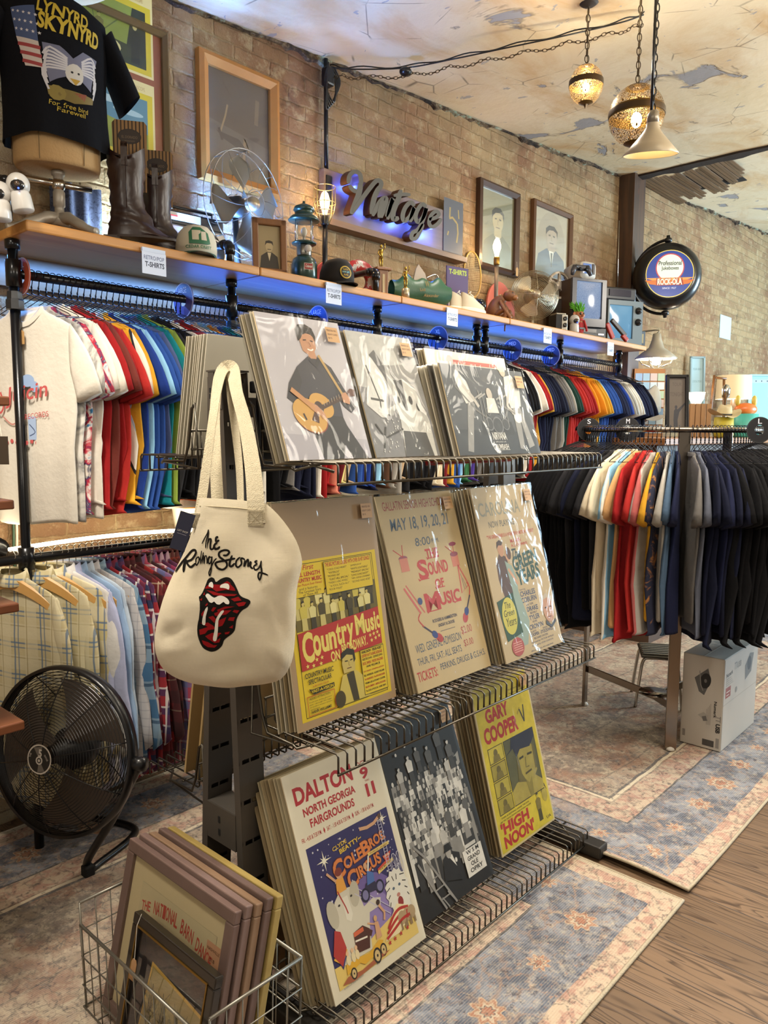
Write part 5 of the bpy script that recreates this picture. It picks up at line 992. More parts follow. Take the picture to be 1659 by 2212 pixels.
# wall-side top shelf: a white stack leaning the other way
random.seed(31)
for k in range(9):
    b = MB(); b.box((.18, .165, 0), (.36, .33, .004), mat(random.choice(['#cfc8b8', '#d6d0c2', '#c2baa8']), .8)); q = b.build('poster')
    q.matrix_world = frame((1.20+random.uniform(-.004, .004), 1.80+.012*k, 1.433), (1, 0, 0), (0, -.20, .98), (0, .98, .20)); tag(q, 'white-edged poster board in the stack on the wall side top shelf', 'poster', 'white poster boards on the wall side of the rack')
    b = MB(); b.box((.18, .165, 0), (.366, .336, .006), SLEEVE); b.build('plastic_sleeve', q)
for k, (xx, yy, zz, hh) in enumerate(((1.18, 1.80, .505, .5), (1.18, 1.86, .505, .45))):
    b = MB(); b.box((.2, hh/2, 0), (.4, hh, .008), mat('#a48a5c', .8)); q = b.build('poster'); q.matrix_world = frame((xx, yy, zz), (1, 0, 0), (0, -.18, .983), (0, .983, .18)); tag(q, 'brown board leaning on the lower wall side wire shelf', 'poster', 'brown boards on the lower wall side shelf')
m = MB(); m.box((0, 0, .17), (.5, .16, .34), mat('#7c5c38', .85, 0, .1)); m.box((0, -.081, .345), (.5, .01, .02), mat('#b89a6a', .8)); q = m.build('cardboard_box', None, (1.50, 1.60, .01)); tag(q, 'brown cardboard box standing between the legs of the poster rack', 'box')
# ================================================================ TOTE BAG
fwd = Vector((cf.x, cf.y, 0)).normalized(); rgt = Vector((fwd.y, -fwd.x, 0)); UPV = Vector((0, 0, 1))
BAGD = 1.60
BO = PD(490, 1290, BAGD)
def bagxy(px, py):
    d = ray(px, py); t = (BO-CAM0).dot(fwd)/d.dot(fwd); p = CAM0+d*t-BO; return (p.dot(rgt), p.z)
oc = [(432, 1075), (470, 1077), (515, 1080), (560, 1086), (580, 1092), (612, 1125), (640, 1168), (652, 1208), (650, 1232), (641, 1275), (639, 1340), (637, 1385), (630, 1430), (608, 1466), (570, 1478), (530, 1482), (492, 1486), (450, 1482), (410, 1475), (372, 1460), (346, 1436), (334, 1396), (338, 1350), (352, 1295), (372, 1245), (396, 1196), (414, 1150), (424, 1105)]
outl = [bagxy(*p) for p in oc]
cen = bagxy(495, 1300)
N_ = len(outl); ol = [Vector((p[0], p[1], 0)) for p in smooth_path([(q[0], q[1], 0) for q in outl+[outl[0]]], 3)[:-1]]
cv = Vector((cen[0], cen[1], 0))
CREASE = [bagxy(*p)+bagxy(*q)+(A_, w_) for p, q, A_, w_ in (((560, 1215), (612, 1400), .004, .006), ((575, 1215), (626, 1390), -.004, .006), ((352, 1372), (400, 1345), -.010, .012), ((345, 1400), (410, 1392), .007, .010), ((598, 1395), (634, 1445), .009, .010), ((590, 1420), (625, 1462), -.008, .008), ((420, 1105), (400, 1260), -.005, .010), ((436, 1110), (424, 1240), .004, .008), ((560, 1140), (640, 1215), -.005, .012), ((450, 1440), (560, 1425), -.006, .014), ((470, 1470), (600, 1460), .004, .008), ((360, 1290), (390, 1370), .005, .012), ((520, 1400), (548, 1470), -.005, .007))]
def edge_r(x, z):
    a = atan2(z-cen[1], x-cen[0]); best = 1e9
    for i in range(len(ol)):
        p = ol[i]-cv; q = ol[(i+1) % len(ol)]-cv; d = Vector((cos(a), sin(a), 0)); e = q-p; den = d.x*e.y-d.y*e.x
        if abs(den) < 1e-12: continue
        t = (p.x*e.y-p.y*e.x)/den; u = (p.x*d.y-p.y*d.x)/den
        if t > 0 and -1e-6 <= u <= 1+1e-6: best = min(best, t)
    return sqrt((x-cen[0])**2+(z-cen[1])**2)/best
def bagz(x, z, rho=None):
    rho = edge_r(x, z) if rho is None else rho
    f = max(0., 1-min(rho, 1.)**4)**.6; top = max(0., min(1., (z-cen[1])/.17))
    wr = .004*sin(x*42+z*18)*min(1, rho*1.4)*(1 if z < cen[1]-.03 else .5)+.006*mnoise.noise((x*11, z*11, 2))*min(1, rho*1.8)
    for ax, az, bx_, bz_, A_, w_ in CREASE:
        dx, dz = bx_-ax, bz_-az; t = max(0, min(1, ((x-ax)*dx+(z-az)*dz)/(dx*dx+dz*dz))); q = ((x-ax-dx*t)**2+(z-az-dz*t)**2)/w_**2
        if q < 9: wr += A_*math.exp(-q)*(1-.5*abs(2*t-1))
    return (.040-.026*top)*f+wr*(1-rho**6)
bag = thing('tote_bag', 'cream canvas tote bag with black script and lips print on the rack end', 'bag', BO, atan2(rgt.y, rgt.x))
def b3(x, z, y): return (x, -y, z)                       # local: x right, -y toward the camera, z up
CANV = NT('cream_canvas'); _o = CANV.obj(); CANV.col(CANV.mix(CANV.ramp(CANV.noise(_o, 5, 3), [(.4, 0.), (.65, 1.)]), '#cfc4aa', '#d9cfb8')); CANV.rough(.95); CANV.b.inputs['Specular IOR Level'].default_value = .1
_x, _y, _z = CANV.xyz(_o); CANV.bump(CANV.m_('MULTIPLY_ADD', CANV.m_('ADD', CANV.m_('SINE', CANV.m_('MULTIPLY', _x, 2400)), CANV.m_('SINE', CANV.m_('MULTIPLY', _z, 2400))), .35, CANV.m_('MULTIPLY', CANV.noise(_o, 16, 4, .6), 9.)), .16, .004); CANV = CANV.m
m = MB(); na = len(ol); nr = 14
for sgn in (1, -1):
    V = [b3(cen[0], cen[1], sgn*bagz(cen[0], cen[1], 0))]; F = []
    for r_ in range(1, nr+1):
        rho = r_/nr
        for p in ol:
            q = cv+(p-cv)*rho; V.append(b3(q.x, q.y, sgn*bagz(q.x, q.y, rho) if r_ < nr else 0))
    for k in range(na): F.append((0, 1+k, 1+(k+1) % na) if sgn > 0 else (0, 1+(k+1) % na, 1+k))
    for r_ in range(nr-1):
        for k in range(na):
            a_, b_, c_, d_ = 1+r_*na+k, 1+r_*na+(k+1) % na, 1+(r_+1)*na+(k+1) % na, 1+(r_+1)*na+k
            F.append((a_, d_, c_, b_) if sgn > 0 else (a_, b_, c_, d_))
    m.add(V, F, CANV, True)
m.build('canvas_body', bag)
hem = [bagxy(x, y) for x, y in ((432, 1092), (470, 1094), (515, 1097), (560, 1102), (574, 1106))]
m = MB(); m.tube([b3(x, z, bagz(x, z)+.0004) for x, z in hem], .0012, mat('#b5a98c', .9), 5); m.build('hem_seam', bag)
topw = Vector((1.15, 1.60, 1.652))
def wl(p):                                               # world -> bag local
    d = Vector(p)-BO; return Vector((d.dot(rgt), d.dot(fwd), d.z))
def dw(px, py, D_): d = ray(px, py); return wl(CAM0+d*(D_/d.dot(fwd)))
STRAP = mat('#cabfa4', .95, 0, .12, 30, .9, 420, spec=.1)
def strap(pts, wds, nrm=(0, -1, 0)):
    P = [dw(*p) for p in pts]; n = len(P); Q = smooth_path(P, 5); wd = [wds[min(int(i/5), n-1)]+(wds[min(int(i/5)+1, n-1)]-wds[min(int(i/5), n-1)])*((i % 5)/5) for i in range(len(Q))]
    m = MB(); m.ribbon(Q, wd, .0028, STRAP, nrm); return m.build('strap', bag)
TD = 1.83
strap([(427, 1128, 1.575), (440, 1050, 1.60), (456, 930, 1.66), (468, 850, 1.74), (478, 806, 1.80), (490, 794, 1.835), (503, 800, 1.82), (512, 850, 1.745), (531, 920, 1.68), (546, 1010, 1.61), (552, 1080, 1.572), (554, 1130, 1.562)], [.020, .020, .018, .020, .026, .034, .034, .028, .030, .034, .036, .037])
strap([(470, 1085, 1.63), (466, 1000, 1.67), (464, 900, 1.75), (470, 830, 1.81), (480, 802, 1.85), (491, 797, 1.868), (500, 804, 1.86), (502, 860, 1.80), (510, 940, 1.73), (517, 1010, 1.68), (520, 1090, 1.64)], [.026, .026, .024, .024, .03, .034, .034, .024, .018, .016, .014])
for (x0, y0, x1, y1) in ((537, 1100, 571, 1136), (414, 1108, 436, 1140)):
    q = [bagxy(x0, y0), bagxy(x1, y1)]; cx = (q[0][0]+q[1][0])/2; cz = (q[0][1]+q[1][1])/2; w_, h_ = q[1][0]-q[0][0], q[0][1]-q[1][1]; y = bagz(cx, cz)+.0022
    m = MB(); m.box((0, 0, 0), (w_, .002, h_), STRAP, TR(b3(cx, cz, y))); m.tube([b3(cx+a_*w_*.42, cz+b_*h_*.42, y+.0014) for a_, b_ in ((-1, -1), (1, 1), (1, -1), (-1, 1), (-1, -1), (1, -1), (1, 1), (-1, 1))], .0005, mat('#aca083', .9), 4); m.build('strap_patch', bag)
# printed lettering and lips
def bp(x, y): return bagxy(370+x*.13864, 1130+y*.13864)
def conform(bm_add, name, off):
    bm = bmesh.new()
    for V, F in bm_add:
        vs = [bm.verts.new((v[0], 0, v[1])) for v in V]
        for f in F:
            try: bm.faces.new([vs[i] for i in f])
            except ValueError: pass
    bmesh.ops.triangulate(bm, faces=bm.faces[:])
    for _ in range(4):
        es = [e for e in bm.edges if e.calc_length() > .011]
        if not es: break
        bmesh.ops.subdivide_edges(bm, edges=es, cuts=1); bmesh.ops.triangulate(bm, faces=bm.faces[:])
    bm.verts.index_update()
    V = [b3(v.co.x, v.co.z, bagz(v.co.x, v.co.z)+off) for v in bm.verts]; F = [[v.index for v in f.verts] for f in bm.faces]; bm.free(); return V, F
def strokes(lst):
    out = []
    for pts, wd in lst:
        P = smooth_path([(x, y, 0) for x, y in pts], 5); V = []; F = []
        for i, p in enumerate(P):
            t = (P[min(i+1, len(P)-1)]-P[max(i-1, 0)]).normalized(); n = Vector((-t.y, t.x, 0)); e = min(1., .45+min(i, len(P)-1-i)/4.)
            V += [bp(p.x+n.x*wd*e/2, p.y+n.y*wd*e/2), bp(p.x-n.x*wd*e/2, p.y-n.y*wd*e/2)]
        for i in range(len(P)-1): F.append((2*i, 2*i+1, 2*i+3, 2*i+2))
        out.append((V, F))
    return out
K_ = mat('#15120e', .8, spec=.15); R_ = mat('#8c1417', .8, spec=.15); W_ = mat('#ded9ce', .8)
SCR = [([(515, 300), (555, 215), (595, 140), (610, 85), (600, 170), (578, 280), (574, 365)], 18), ([(618, 110), (612, 200), (600, 372)], 15), ([(602, 300), (628, 228), (655, 235), (648, 320), (655, 372), (690, 372), (716, 310)], 28), ([(768, 195), (735, 205), (738, 262), (785, 240)], 34), ([(755, 275), (710, 320), (725, 372), (770, 365), (795, 335)], 34),
       ([(75, 745), (160, 630), (260, 510), (345, 415), (410, 400), (415, 455), (350, 545), (270, 585), (300, 640), (350, 655), (425, 590)], 34), ([(258, 548), (228, 630), (222, 742)], 46), ([(425, 590), (428, 530), (466, 500), (474, 560), (440, 625), (420, 590)], 20), ([(474, 570), (500, 490), (512, 405), (500, 500), (494, 612)], 13), ([(494, 612), (525, 500), (542, 428), (530, 520), (520, 606)], 13), ([(520, 606), (542, 500), (550, 480), (548, 600)], 14), ([(556, 605), (566, 500), (588, 480), (600, 540), (602, 600), (618, 515), (645, 480)], 17),
       ([(672, 495), (635, 510), (622, 570), (640, 600), (664, 560), (678, 490), (672, 600), (668, 700), (650, 778), (634, 740), (652, 680), (690, 600), (720, 545), (750, 515)], 20),
       ([(845, 468), (900, 472), (938, 430), (915, 398), (850, 396), (788, 430), (792, 490), (850, 535), (902, 580), (905, 640), (850, 685), (775, 665), (732, 600), (770, 570), (880, 550), (970, 530), (1035, 520)], 32), ([(985, 472), (955, 560), (950, 625), (985, 635), (1025, 590)], 34), ([(1108, 500), (1055, 550), (1045, 620), (1080, 650), (1130, 600), (1120, 520), (1180, 535)], 28), ([(1180, 540), (1172, 640), (1205, 560), (1230, 545), (1232, 640), (1270, 570), (1268, 640), (1310, 675)], 28), ([(1372, 555), (1335, 570), (1365, 602), (1320, 640), (1345, 690), (1400, 660), (1422, 600)], 26), ([(1430, 555), (1425, 620), (1440, 690), (1442, 760), (1420, 832), (1393, 790), (1405, 730), (1450, 735), (1540, 775)], 26)]
m = MB()
for V, F in [conform([sg], 'x', .0008) for sg in strokes(SCR)]: m.add(V, F, K_)
m.build('script_print', bag)
def pol(pts, sm=3): P = smooth_path([(x, y, 0) for x, y in pts+[pts[0]]], sm)[:-1] if sm else [Vector((x, y, 0)) for x, y in pts]; return ([bp(p.x, p.y) for p in P], [list(range(len(P)))])
lips = [(680, 800), (625, 830), (590, 920), (560, 1000), (525, 1070), (497, 1090), (515, 1170), (548, 1260), (530, 1340), (490, 1470), (480, 1600), (500, 1720), (560, 1850), (650, 1910), (720, 1920), (790, 1890), (850, 1830), (880, 1750), (920, 1710), (1000, 1650), (1050, 1580), (1070, 1450), (1100, 1370), (1160, 1290), (1240, 1240), (1285, 1170), (1260, 1130), (1180, 1100), (1120, 1060), (1080, 980), (1020, 870), (960, 810), (890, 800), (810, 830), (750, 870), (720, 820)]
m = MB(); m.add(*conform([pol(lips)], 'x', .0008), K_)
for p in ([(585, 960), (620, 920), (720, 905), (820, 910), (920, 855), (980, 890), (900, 900), (1035, 960), (1050, 1000), (900, 985), (760, 1010), (690, 960), (600, 970)], [(610, 990), (720, 1010), (800, 1035), (1080, 1050), (1040, 1075), (860, 1080), (720, 1060)], [(985, 1120), (1100, 1085), (1150, 1140), (1040, 1155)], [(1065, 1185), (1180, 1160), (1220, 1170), (1190, 1215), (1110, 1230)], [(780, 1280), (900, 1230), (1050, 1230), (900, 1265), (800, 1330)], [(690, 1290), (720, 1240), (770, 1245), (720, 1310)], [(735, 1330), (860, 1290), (1000, 1285), (920, 1350), (800, 1370), (750, 1370)], [(1015, 1310), (1040, 1280), (1118, 1290), (1085, 1335)], [(945, 1440), (965, 1395), (1052, 1390), (1030, 1450)], [(800, 1440), (920, 1390), (890, 1470), (860, 1520), (800, 1540)], [(650, 1390), (720, 1370), (765, 1420), (740, 1480), (690, 1430)], [(510, 1470), (570, 1490), (640, 1470), (720, 1520), (760, 1570), (640, 1590), (600, 1640), (520, 1660), (510, 1580), (640, 1540)], [(600, 1680), (700, 1630), (840, 1630), (840, 1650), (760, 1660), (680, 1700), (740, 1760), (830, 1710), (810, 1780), (740, 1790), (640, 1720)], [(550, 1740), (640, 1770), (720, 1820), (780, 1820), (740, 1860), (640, 1850), (570, 1800)], [(895, 1625), (975, 1610), (950, 1650), (900, 1655)], [(960, 1550), (1022, 1510), (1015, 1565)], [(600, 1210), (630, 1175), (640, 1200), (610, 1225)], [(510, 1130), (550, 1105), (545, 1145)], [(540, 1340), (580, 1290), (600, 1330), (550, 1380)], [(560, 1060), (580, 1015), (590, 1060)]): m.add(*conform([pol(p, 0)], 'x', .0013), R_)
for p in ([(680, 865), (645, 890), (640, 935), (665, 940), (705, 958), (712, 920), (700, 880)], [(890, 888), (830, 910), (815, 950), (860, 955), (910, 965), (950, 980), (958, 930), (935, 895)], [(620, 1038), (597, 1070), (625, 1110), (660, 1160), (700, 1175), (735, 1155), (770, 1190), (820, 1200), (875, 1160), (910, 1190), (955, 1195), (965, 1160), (930, 1110), (850, 1070), (790, 1075), (735, 1100), (680, 1070), (650, 1045)], [(635, 1230), (600, 1270), (570, 1370), (555, 1450), (560, 1500), (590, 1512), (605, 1480), (610, 1380), (640, 1270)], [(880, 1285), (840, 1300), (780, 1390), (755, 1460), (740, 1600), (718, 1700), (722, 1750), (755, 1758), (775, 1720), (792, 1600), (800, 1450), (840, 1370), (882, 1310)]): m.add(*conform([pol(p, 2)], 'x', .0018), W_)
m.build('lips_print', bag)
a = Art(.032); a.rect(-.5, -1.25, 1, 2.5, '#23263c').up().txt('GIFT SHOP', -.35, -.05, .7, .12, '#c9c4bc').rect(-.3, -.2, .6, .03, '#8a8896')
q = a.build('hang_tag', bag); x_, z_ = bagxy(404, 1143); q.matrix_local = frame((x_, -.035, z_), (.93, 0, .36), (.36*-1*-1*.0+(-.36)*-1, 0, .93), (0, -1, 0)) @ Matrix.Scale(.032, 4)
q.matrix_local = frame((x_, -.035, z_), Vector((.95, 0, -.31)), Vector((.31, 0, .95)), Vector((0, -1, 0))) @ Matrix.Scale(.032, 4)

# ================================================================ FRAME BASKET
bk = thing('wire_basket', 'grey wire basket on the floor holding framed prints', 'basket', (.96, 1.515, .012))
gw = mat('#8d8a80', .4, .8)
BX0, BX1, BY0, BY1, BH = -.135, .115, -.285, .285, .285
for nm, a_, b_, zt in (('side_panel', (BX0, BY0), (BX1, BY0), BH), ('side_panel', (BX0, BY1), (BX1, BY1), BH), ('front_panel', (BX0, BY0), (BX0, BY1), BH-.06), ('back_panel', (BX1, BY0), (BX1, BY1), BH)):
    m = MB(); A = Vector((*a_, 0)); B = Vector((*b_, 0)); n = 6 if nm == 'side_panel' else 13
    for i in range(n+1): p = A.lerp(B, i/n); m.tube([p*.97, p+Vector((0, 0, zt))], .0016 if 0 < i < n else .003, gw, 5)
    for zz in (.06, .14) if nm == 'front_panel' else (.06, .14, .21): m.tube([A+Vector((0, 0, zz)), B+Vector((0, 0, zz))], .0018, gw, 5)
    m.tube([A+Vector((0, 0, zt)), B+Vector((0, 0, zt))], .0042, gw, 8); m.build(nm, bk)
m = MB()
for i in range(9): y = BY0+i*(BY1-BY0)/8; m.tube([(BX0, y, 0), (BX1, y, 0)], .0018, gw, 5)
for i in range(4): x = BX0+i*(BX1-BX0)/3; m.tube([(x, BY0, 0), (x, BY1, 0)], .0022, gw, 5)
m.build('bottom_grid', bk)
# framed prints face -x: local X = -y of the room
ft = .36; FUP = Vector((sin(ft)*.62, 0, sqrt(1-(sin(ft)*.62)**2))); FN = Vector((-FUP.z, 0, FUP.x)); FX = Vector((0, -1, 0))
MAUVE = mat('#6f5a54', .45, 0, .12, 30)
def framed(k, x0, y0, w_, h_, th, fw, mt, art, label, cat='framed picture', group=None, tilt=None, wrap=True):
    o = thing('framed_print', label, cat, group=group); up = FUP; o.matrix_world = frame((x0, y0, .022), FX, up, FX.cross(up))
    m = MB()
    for (cx, cy, sx, sy) in ((w_/2, fw/2, w_, fw), (w_/2, h_-fw/2, w_, fw), (fw/2, h_/2, fw, h_-2*fw), (w_-fw/2, h_/2, fw, h_-2*fw)): m.box((cx, cy, 0), (sx, sy, th), mt, bev=.003)
    m.build('frame', o)
    m = MB(); m.box((w_/2, h_/2, -th*.25), (w_-fw, h_-fw, th*.4), mat('#a99672', .8)); m.build('backing', o)
    if art:
        a = Art(w_); art(a, h_/w_, fw/w_); q = a.build('print', o); q.matrix_local = Matrix.Translation((0, 0, -th*.04)) @ Matrix.Scale(w_, 4)
        m = MB(); m.box((w_/2, h_/2, th*.18), (w_-2*fw, h_-2*fw, .001), glassy('picture_glass', (1, 1, 1), .02, .02, .15)); (m.build('glass', o) if not wrap else 0)
    if wrap: m = MB(); m.grid(lambda u, v: (-.004+u*(w_+.008), -.004+v*(h_+.008), th/2+.003+.002*mnoise.noise((u*7, v*7, k))), 12, 12, SLEEVE); m.build('shrink_wrap', o)
    return o
def art_barn(a, A, f):
    a.rect(f, f, 1-2*f, A-2*f, '#b9aa86').up().rect(.17, .16, .70, A-.34, '#8f8a70').up().rect(.19, .18, .66, A-.56, '#5d6350').up(); random.seed(3)
    for i in range(46): a.ellp(.22+random.random()*.6, .2+random.random()*(A-.66), random.uniform(.02, .07), random.uniform(.02, .06), random.choice(['#6f7558', '#4a5140', '#7c7860', '#565c4c', '#66604a']), 9)
    a.up(); a.rect(.17, A-.40, .70, .22, '#b3a684').up(); T = 'THE NATIONAL BARN DANCE'; x = .20
    for i, ch in enumerate(T):
        u = (i-11)/11; sz = .052 if i < 3 else .074-.012*abs(u)
        if ch != ' ': a.txt(ch, x, A-.285-.05*u*u-.012*u, .026 if ch not in 'MNDA' else .029, sz, '#a8483c', .02, -.10*u)
        x += .0285
    a.txt('Season of Radio', .38, A-.385, .26, .03, '#b5735c', 0, 0, .3).rect(.80, A-.34, .12, .12, '#b5896a').up().txt('NASHVILLE', .81, A-.26, .1, .015, '#4a3020').txt('$18', .84, A-.31, .04, .02, '#4a3020')
P0 = PZ(225, 2165, .03)
framed(0, P0.x, 1.75, .455, .43, .020, .030, MAUVE, art_barn, 'wrapped framed barn dance print at the front of the frames in the wire basket')
for k in range(1, 5):
    framed(k, P0.x+.0245*k, 1.75-.006*k, .455, .43+.004*(k % 2), .021, .030, mat(['#6f5a54', '#7c6660', '#8a6f58', '#6a5650', '#a08a50'][k], .45, 0, .12, 30), None, 'plastic-wrapped picture frame in the wire basket behind the barn dance print', group='wrapped frames in the wire basket')
BG = mat('#1c1712', .3, 0, coat=.4); GOLD = mat('#8a6a2c', .35, .8)
def art_trees(a, A, f):
    a.rect(f, f, 1-2*f, A-2*f, '#15151a').up().poly([(.20, .02), (.86, .02), (.90, .66), (.27, .73)], '#b08d3c').up().poly([(.21, .02), (.85, .02), (.885, .64), (.285, .705)], '#8a7b4e').up(); random.seed(6)
    for i in range(16):
        x = .26+random.random()*.56; y = .08+random.random()*.25; h_ = .2+random.random()*.15; a.line([(x, y), (x+.02, y+h_*.6), (x+.01, y+h_)], .007, '#37351f')
        for j in range(5): t = .4+.1*j; a.line([(x+.015, y+h_*t), (x+random.uniform(-.08, .08), y+h_*t+.09)], .003, '#37351f')
    for i in range(60): a.ellp(.26+random.random()*.56, .06+random.random()*.52, .018, .012, random.choice(['#9a8b5a', '#6a6440', '#5a5636', '#a8996a']), 7)
o = framed(7, P0.x-.048, 1.605, .335, .325, .022, .026, BG, art_trees, 'black and gold framed woodland print leaning in the basket before the barn dance print', wrap=False)
m = MB()
for (a_, b_, c_, d_) in ((.022, .022, .291, .004), (.022, .299, .291, .004)): m.box((a_+c_/2, b_+d_/2, .0115), (c_, d_, .003), GOLD)
for xx in (.022, .309): m.box((xx+.002, .1625, .0115), (.004, .277, .003), GOLD)
m.build('gilt_edge', o)
m = MB(); m.prism([(-.011, -.03), (.011, -.03), (.011, .01), (.006, .018), (-.006, .018), (-.011, .01)], .001, mat('#a37c54', .8), TR((.045, .215, .018))); m.tube([(.045, .23, .018), (.03, .305, .017), (.028, .329, .008)], .0008, mat('#cfc8ba', .9), 4); m.build('price_tag', o)

# ================================================================ FLOOR FAN
FC_ = PD(136, 1622, 2.45); FNm = Vector((-.90, -.40, .14)).normalized(); FXv = UPV.cross(FNm).normalized(); FYv = FNm.cross(FXv)
fan = thing('floor_fan', 'large black floor fan with wire grille on a tube stand', 'fan'); fan.location = (FC_.x, FC_.y, 0)
FT = frame((0, 0, FC_.z), FXv, FYv, FNm); R = .268
def dome(r, s): return s*(.012+.085*(1-(r/R)**2.4))
m = MB(); m.T = FT
for s in (1, -1):
    n = 26 if s > 0 else 20
    for i in range(n):
        r = .052+(R-.004-.052)*i/(n-1); m.tube([(r*cos(2*pi*k/56), r*sin(2*pi*k/56), dome(r, s)) for k in range(56)], .0013, BLACKM, 4, closed=True)
    if s > 0: front = m; m.build('front_grille', fan); m = MB(); m.T = FT
m.build('rear_grille', fan)
m = MB(); m.T = FT
for s in (1, -1):
    for k in range(10):
        q = 2*pi*k/10+.25; m.tube([(r*cos(q), r*sin(q), dome(r, s)+.001*s) for r in [.03+(R-.03)*j/8 for j in range(9)]], .0020, BLACKM, 5)
m.build('grille_spokes', fan)
m = MB(); m.T = FT; m.lathe([(R-.006, -.02), (R+.004, -.02), (R+.008, 0), (R+.004, .02), (R-.006, .02)], BLACKM, 64, cap=False); m.build('rim', fan)
bl = mat('#5f5750', .35, .6)
for k in range(3):
    m = MB(); m.T = FT @ Matrix.Rotation(2*pi*k/3+.9, 4, 'Z')
    m.grid(lambda u, v: ((.05+.185*u)*cos((v-.5)*(.75+.75*u)), (.05+.185*u)*sin((v-.5)*(.75+.75*u)), .03*(v-.5)*(1.2-.5*u)), 8, 8, bl); m.build('blade', fan)
m = MB(); m.T = FT; m.lathe([(0, -.12), (.055, -.12), (.07, -.09), (.07, -.03), (.03, -.02), (.03, .05), (0, .052)], mat('#1a1a1c', .4), 24); m.build('motor_hub', fan)
a = Art(.092); a.ellp(0, 0, .5, .5, '#d9d5cc', 32).up().ellp(0, 0, .45, .45, '#24231f', 32).up().poly([(0, 0), (.1, .43), (-.25, .37)], '#77736c').poly([(0, 0), (-.05, -.44), (.25, -.38)], '#77736c').up().ellp(0, -.04, .14, .14, '#d9d5cc', 20).up().ellp(0, -.04, .09, .09, '#24231f', 16).up().ellp(0, -.04, .05, .05, '#d9d5cc', 12).txt('5', -.04, .08, .14, .26, '#d9d5cc', .03).txt('VINTAGE', .18, .16, .24, .07, '#d9d5cc', 0, -.9).txt('THE', -.36, .02, .15, .06, '#d9d5cc', 0, 1.3)
q = a.build('badge', fan); q.matrix_local = FT @ Matrix.Translation((0, 0, dome(0.03, 1)+.006)) @ Matrix.Scale(.092, 4)
m = MB(); pts = [Vector((0, 0, 0))]
pv1 = FC_+FXv*(R+.025); pv2 = FC_-FXv*(R+.025)
if (pv1-PD(244, 1672, 2.45)).length > (pv2-PD(244, 1672, 2.45)).length: pv1, pv2 = pv2, pv1
side = (pv1-pv2).normalized(); back = Vector((-FNm.x, -FNm.y, 0)).normalized()
def fl(p): return Vector((p.x-FC_.x, p.y-FC_.y, p.z))
f1 = PZ(190, 1876, .03); f2 = f1-side*(2*R+.06); b1 = f1+back*.30; b2 = f2+back*.30
path = [pv1, pv1.lerp(f1, .5), f1+Vector((0, 0, .03)), f1+back*.02+Vector((0, 0, -.012)), f1+back*.06+Vector((0, 0, -.014)), b1-back*.07+Vector((0, 0, -.014)), b1-side*.06+Vector((0, 0, -.014)), (b1+b2)/2+Vector((0, 0, -.014)), b2+side*.06+Vector((0, 0, -.014)), b2-back*.07+Vector((0, 0, -.014)), f2+back*.06+Vector((0, 0, -.014)), f2+back*.02+Vector((0, 0, -.012)), f2+Vector((0, 0, .03)), pv2.lerp(f2, .5), pv2]
m.tube(smooth_path([fl(p) for p in path], 6), .0135, BLACKM, 10); m.build('tube_stand', fan)
for p in (f1, f2): m = MB(); m.box(fl(p)+Vector((0, 0, -.008)), (.036, .036, .042), mat('#0c0c0c', .8), bev=.006); m.build('rubber_foot', fan)
for p in (pv1, pv2): m = MB(); m.lathe([(0, -.03), (.018, -.03), (.022, -.01), (.022, .02), (0, .022)], BLACKM, 10, frame(fl(p), FNm, FYv, side)); m.build('pivot_knob', fan)

# ================================================================ ROUND CHROME RACK
RC = Vector((3.79, 1.53, 0)); RR = .43; RH = 1.515
cr_ = thing('round_clothes_rack', 'round chrome clothes rack on three flat legs', 'clothes rack', RC)
L1 = Vector((3.457, 1.317, 0))-RC; L2 = Vector((3.724, 1.899, 0))-RC; L3 = Vector((4.16, 1.36, 0))-RC
PLATE = Vector((3.55, 1.44, 0))-RC; CHR = mat('#8d8378', .22, 1.)
for L in (L1, L2, L3):
    m = MB(); a = atan2(L.y, L.x); m.box((L.x, L.y, .765), (.016, .052, 1.50), CHR, TR(rz=0) if False else Matrix.Translation((L.x, L.y, 0)) @ Matrix.Rotation(a, 4, 'Z') @ Matrix.Translation((-L.x, -L.y, 0)), bev=.003)
    m.build('leg', cr_); m = MB(); m.lathe([(.018, .012), (.022, .014), (.018, .024), (.008, .03)], mat('#c9c3b8', .6), 12, TR((L.x, L.y, 0))); m.build('foot', cr_)
    m = MB(); d = L-PLATE; dn = d.normalized(); m.box((0, 0, 0), (d.length, .012, .036), CHR, frame(PLATE+d/2+Vector((0, 0, .22)), dn, Vector((-dn.y, dn.x, 0)), (0, 0, 1)), bev=.002); m.build('stretcher', cr_)
m = MB(); m.lathe([(0, .236), (.075, .236), (.075, .241), (0, .243)], CHR, 28, TR((PLATE.x, PLATE.y, 0))); m.build('centre_plate', cr_)
m = MB(); m.tube([(RR*cos(2*pi*k/72), RR*sin(2*pi*k/72), RH) for k in range(72)], .0125, CHR, 10, closed=True); m.build('ring_rail', cr_)
rr_cols = [(1170, 'black'), (1190, 'charcoal'), (1200, 'black'), (1215, 'dark navy'), (1230, 'black'), (1250, 'charcoal'), (1262, 'cream'), (1290, 'white'), (1306, 'light blue'), (1314, 'blue'), (1320, 'tan'), (1330, 'pale yellow'), (1338, 'red'), (1356, 'bright red'), (1366, 'mauve'), (1372, 'rose'), (1380, 'light grey'), (1392, 'slate'), (1398, 'olive'), (1406, 'yellow'), (1416, 'navy'), (1424, 'navy patterned'), (1440, 'light grey'), (1452, 'steel blue'), (1464, 'navy'), (1480, 'dark navy'), (1490, 'grey'), (1540, 'slate'), (1556, 'charcoal'), (1564, 'dark navy'), (1585, 'polka dot slate'), (1592, 'navy'), (1606, 'dark navy'), (1625, 'black'), (1640, 'dark navy'), (1656, 'black')]
ths = []; th = 306.
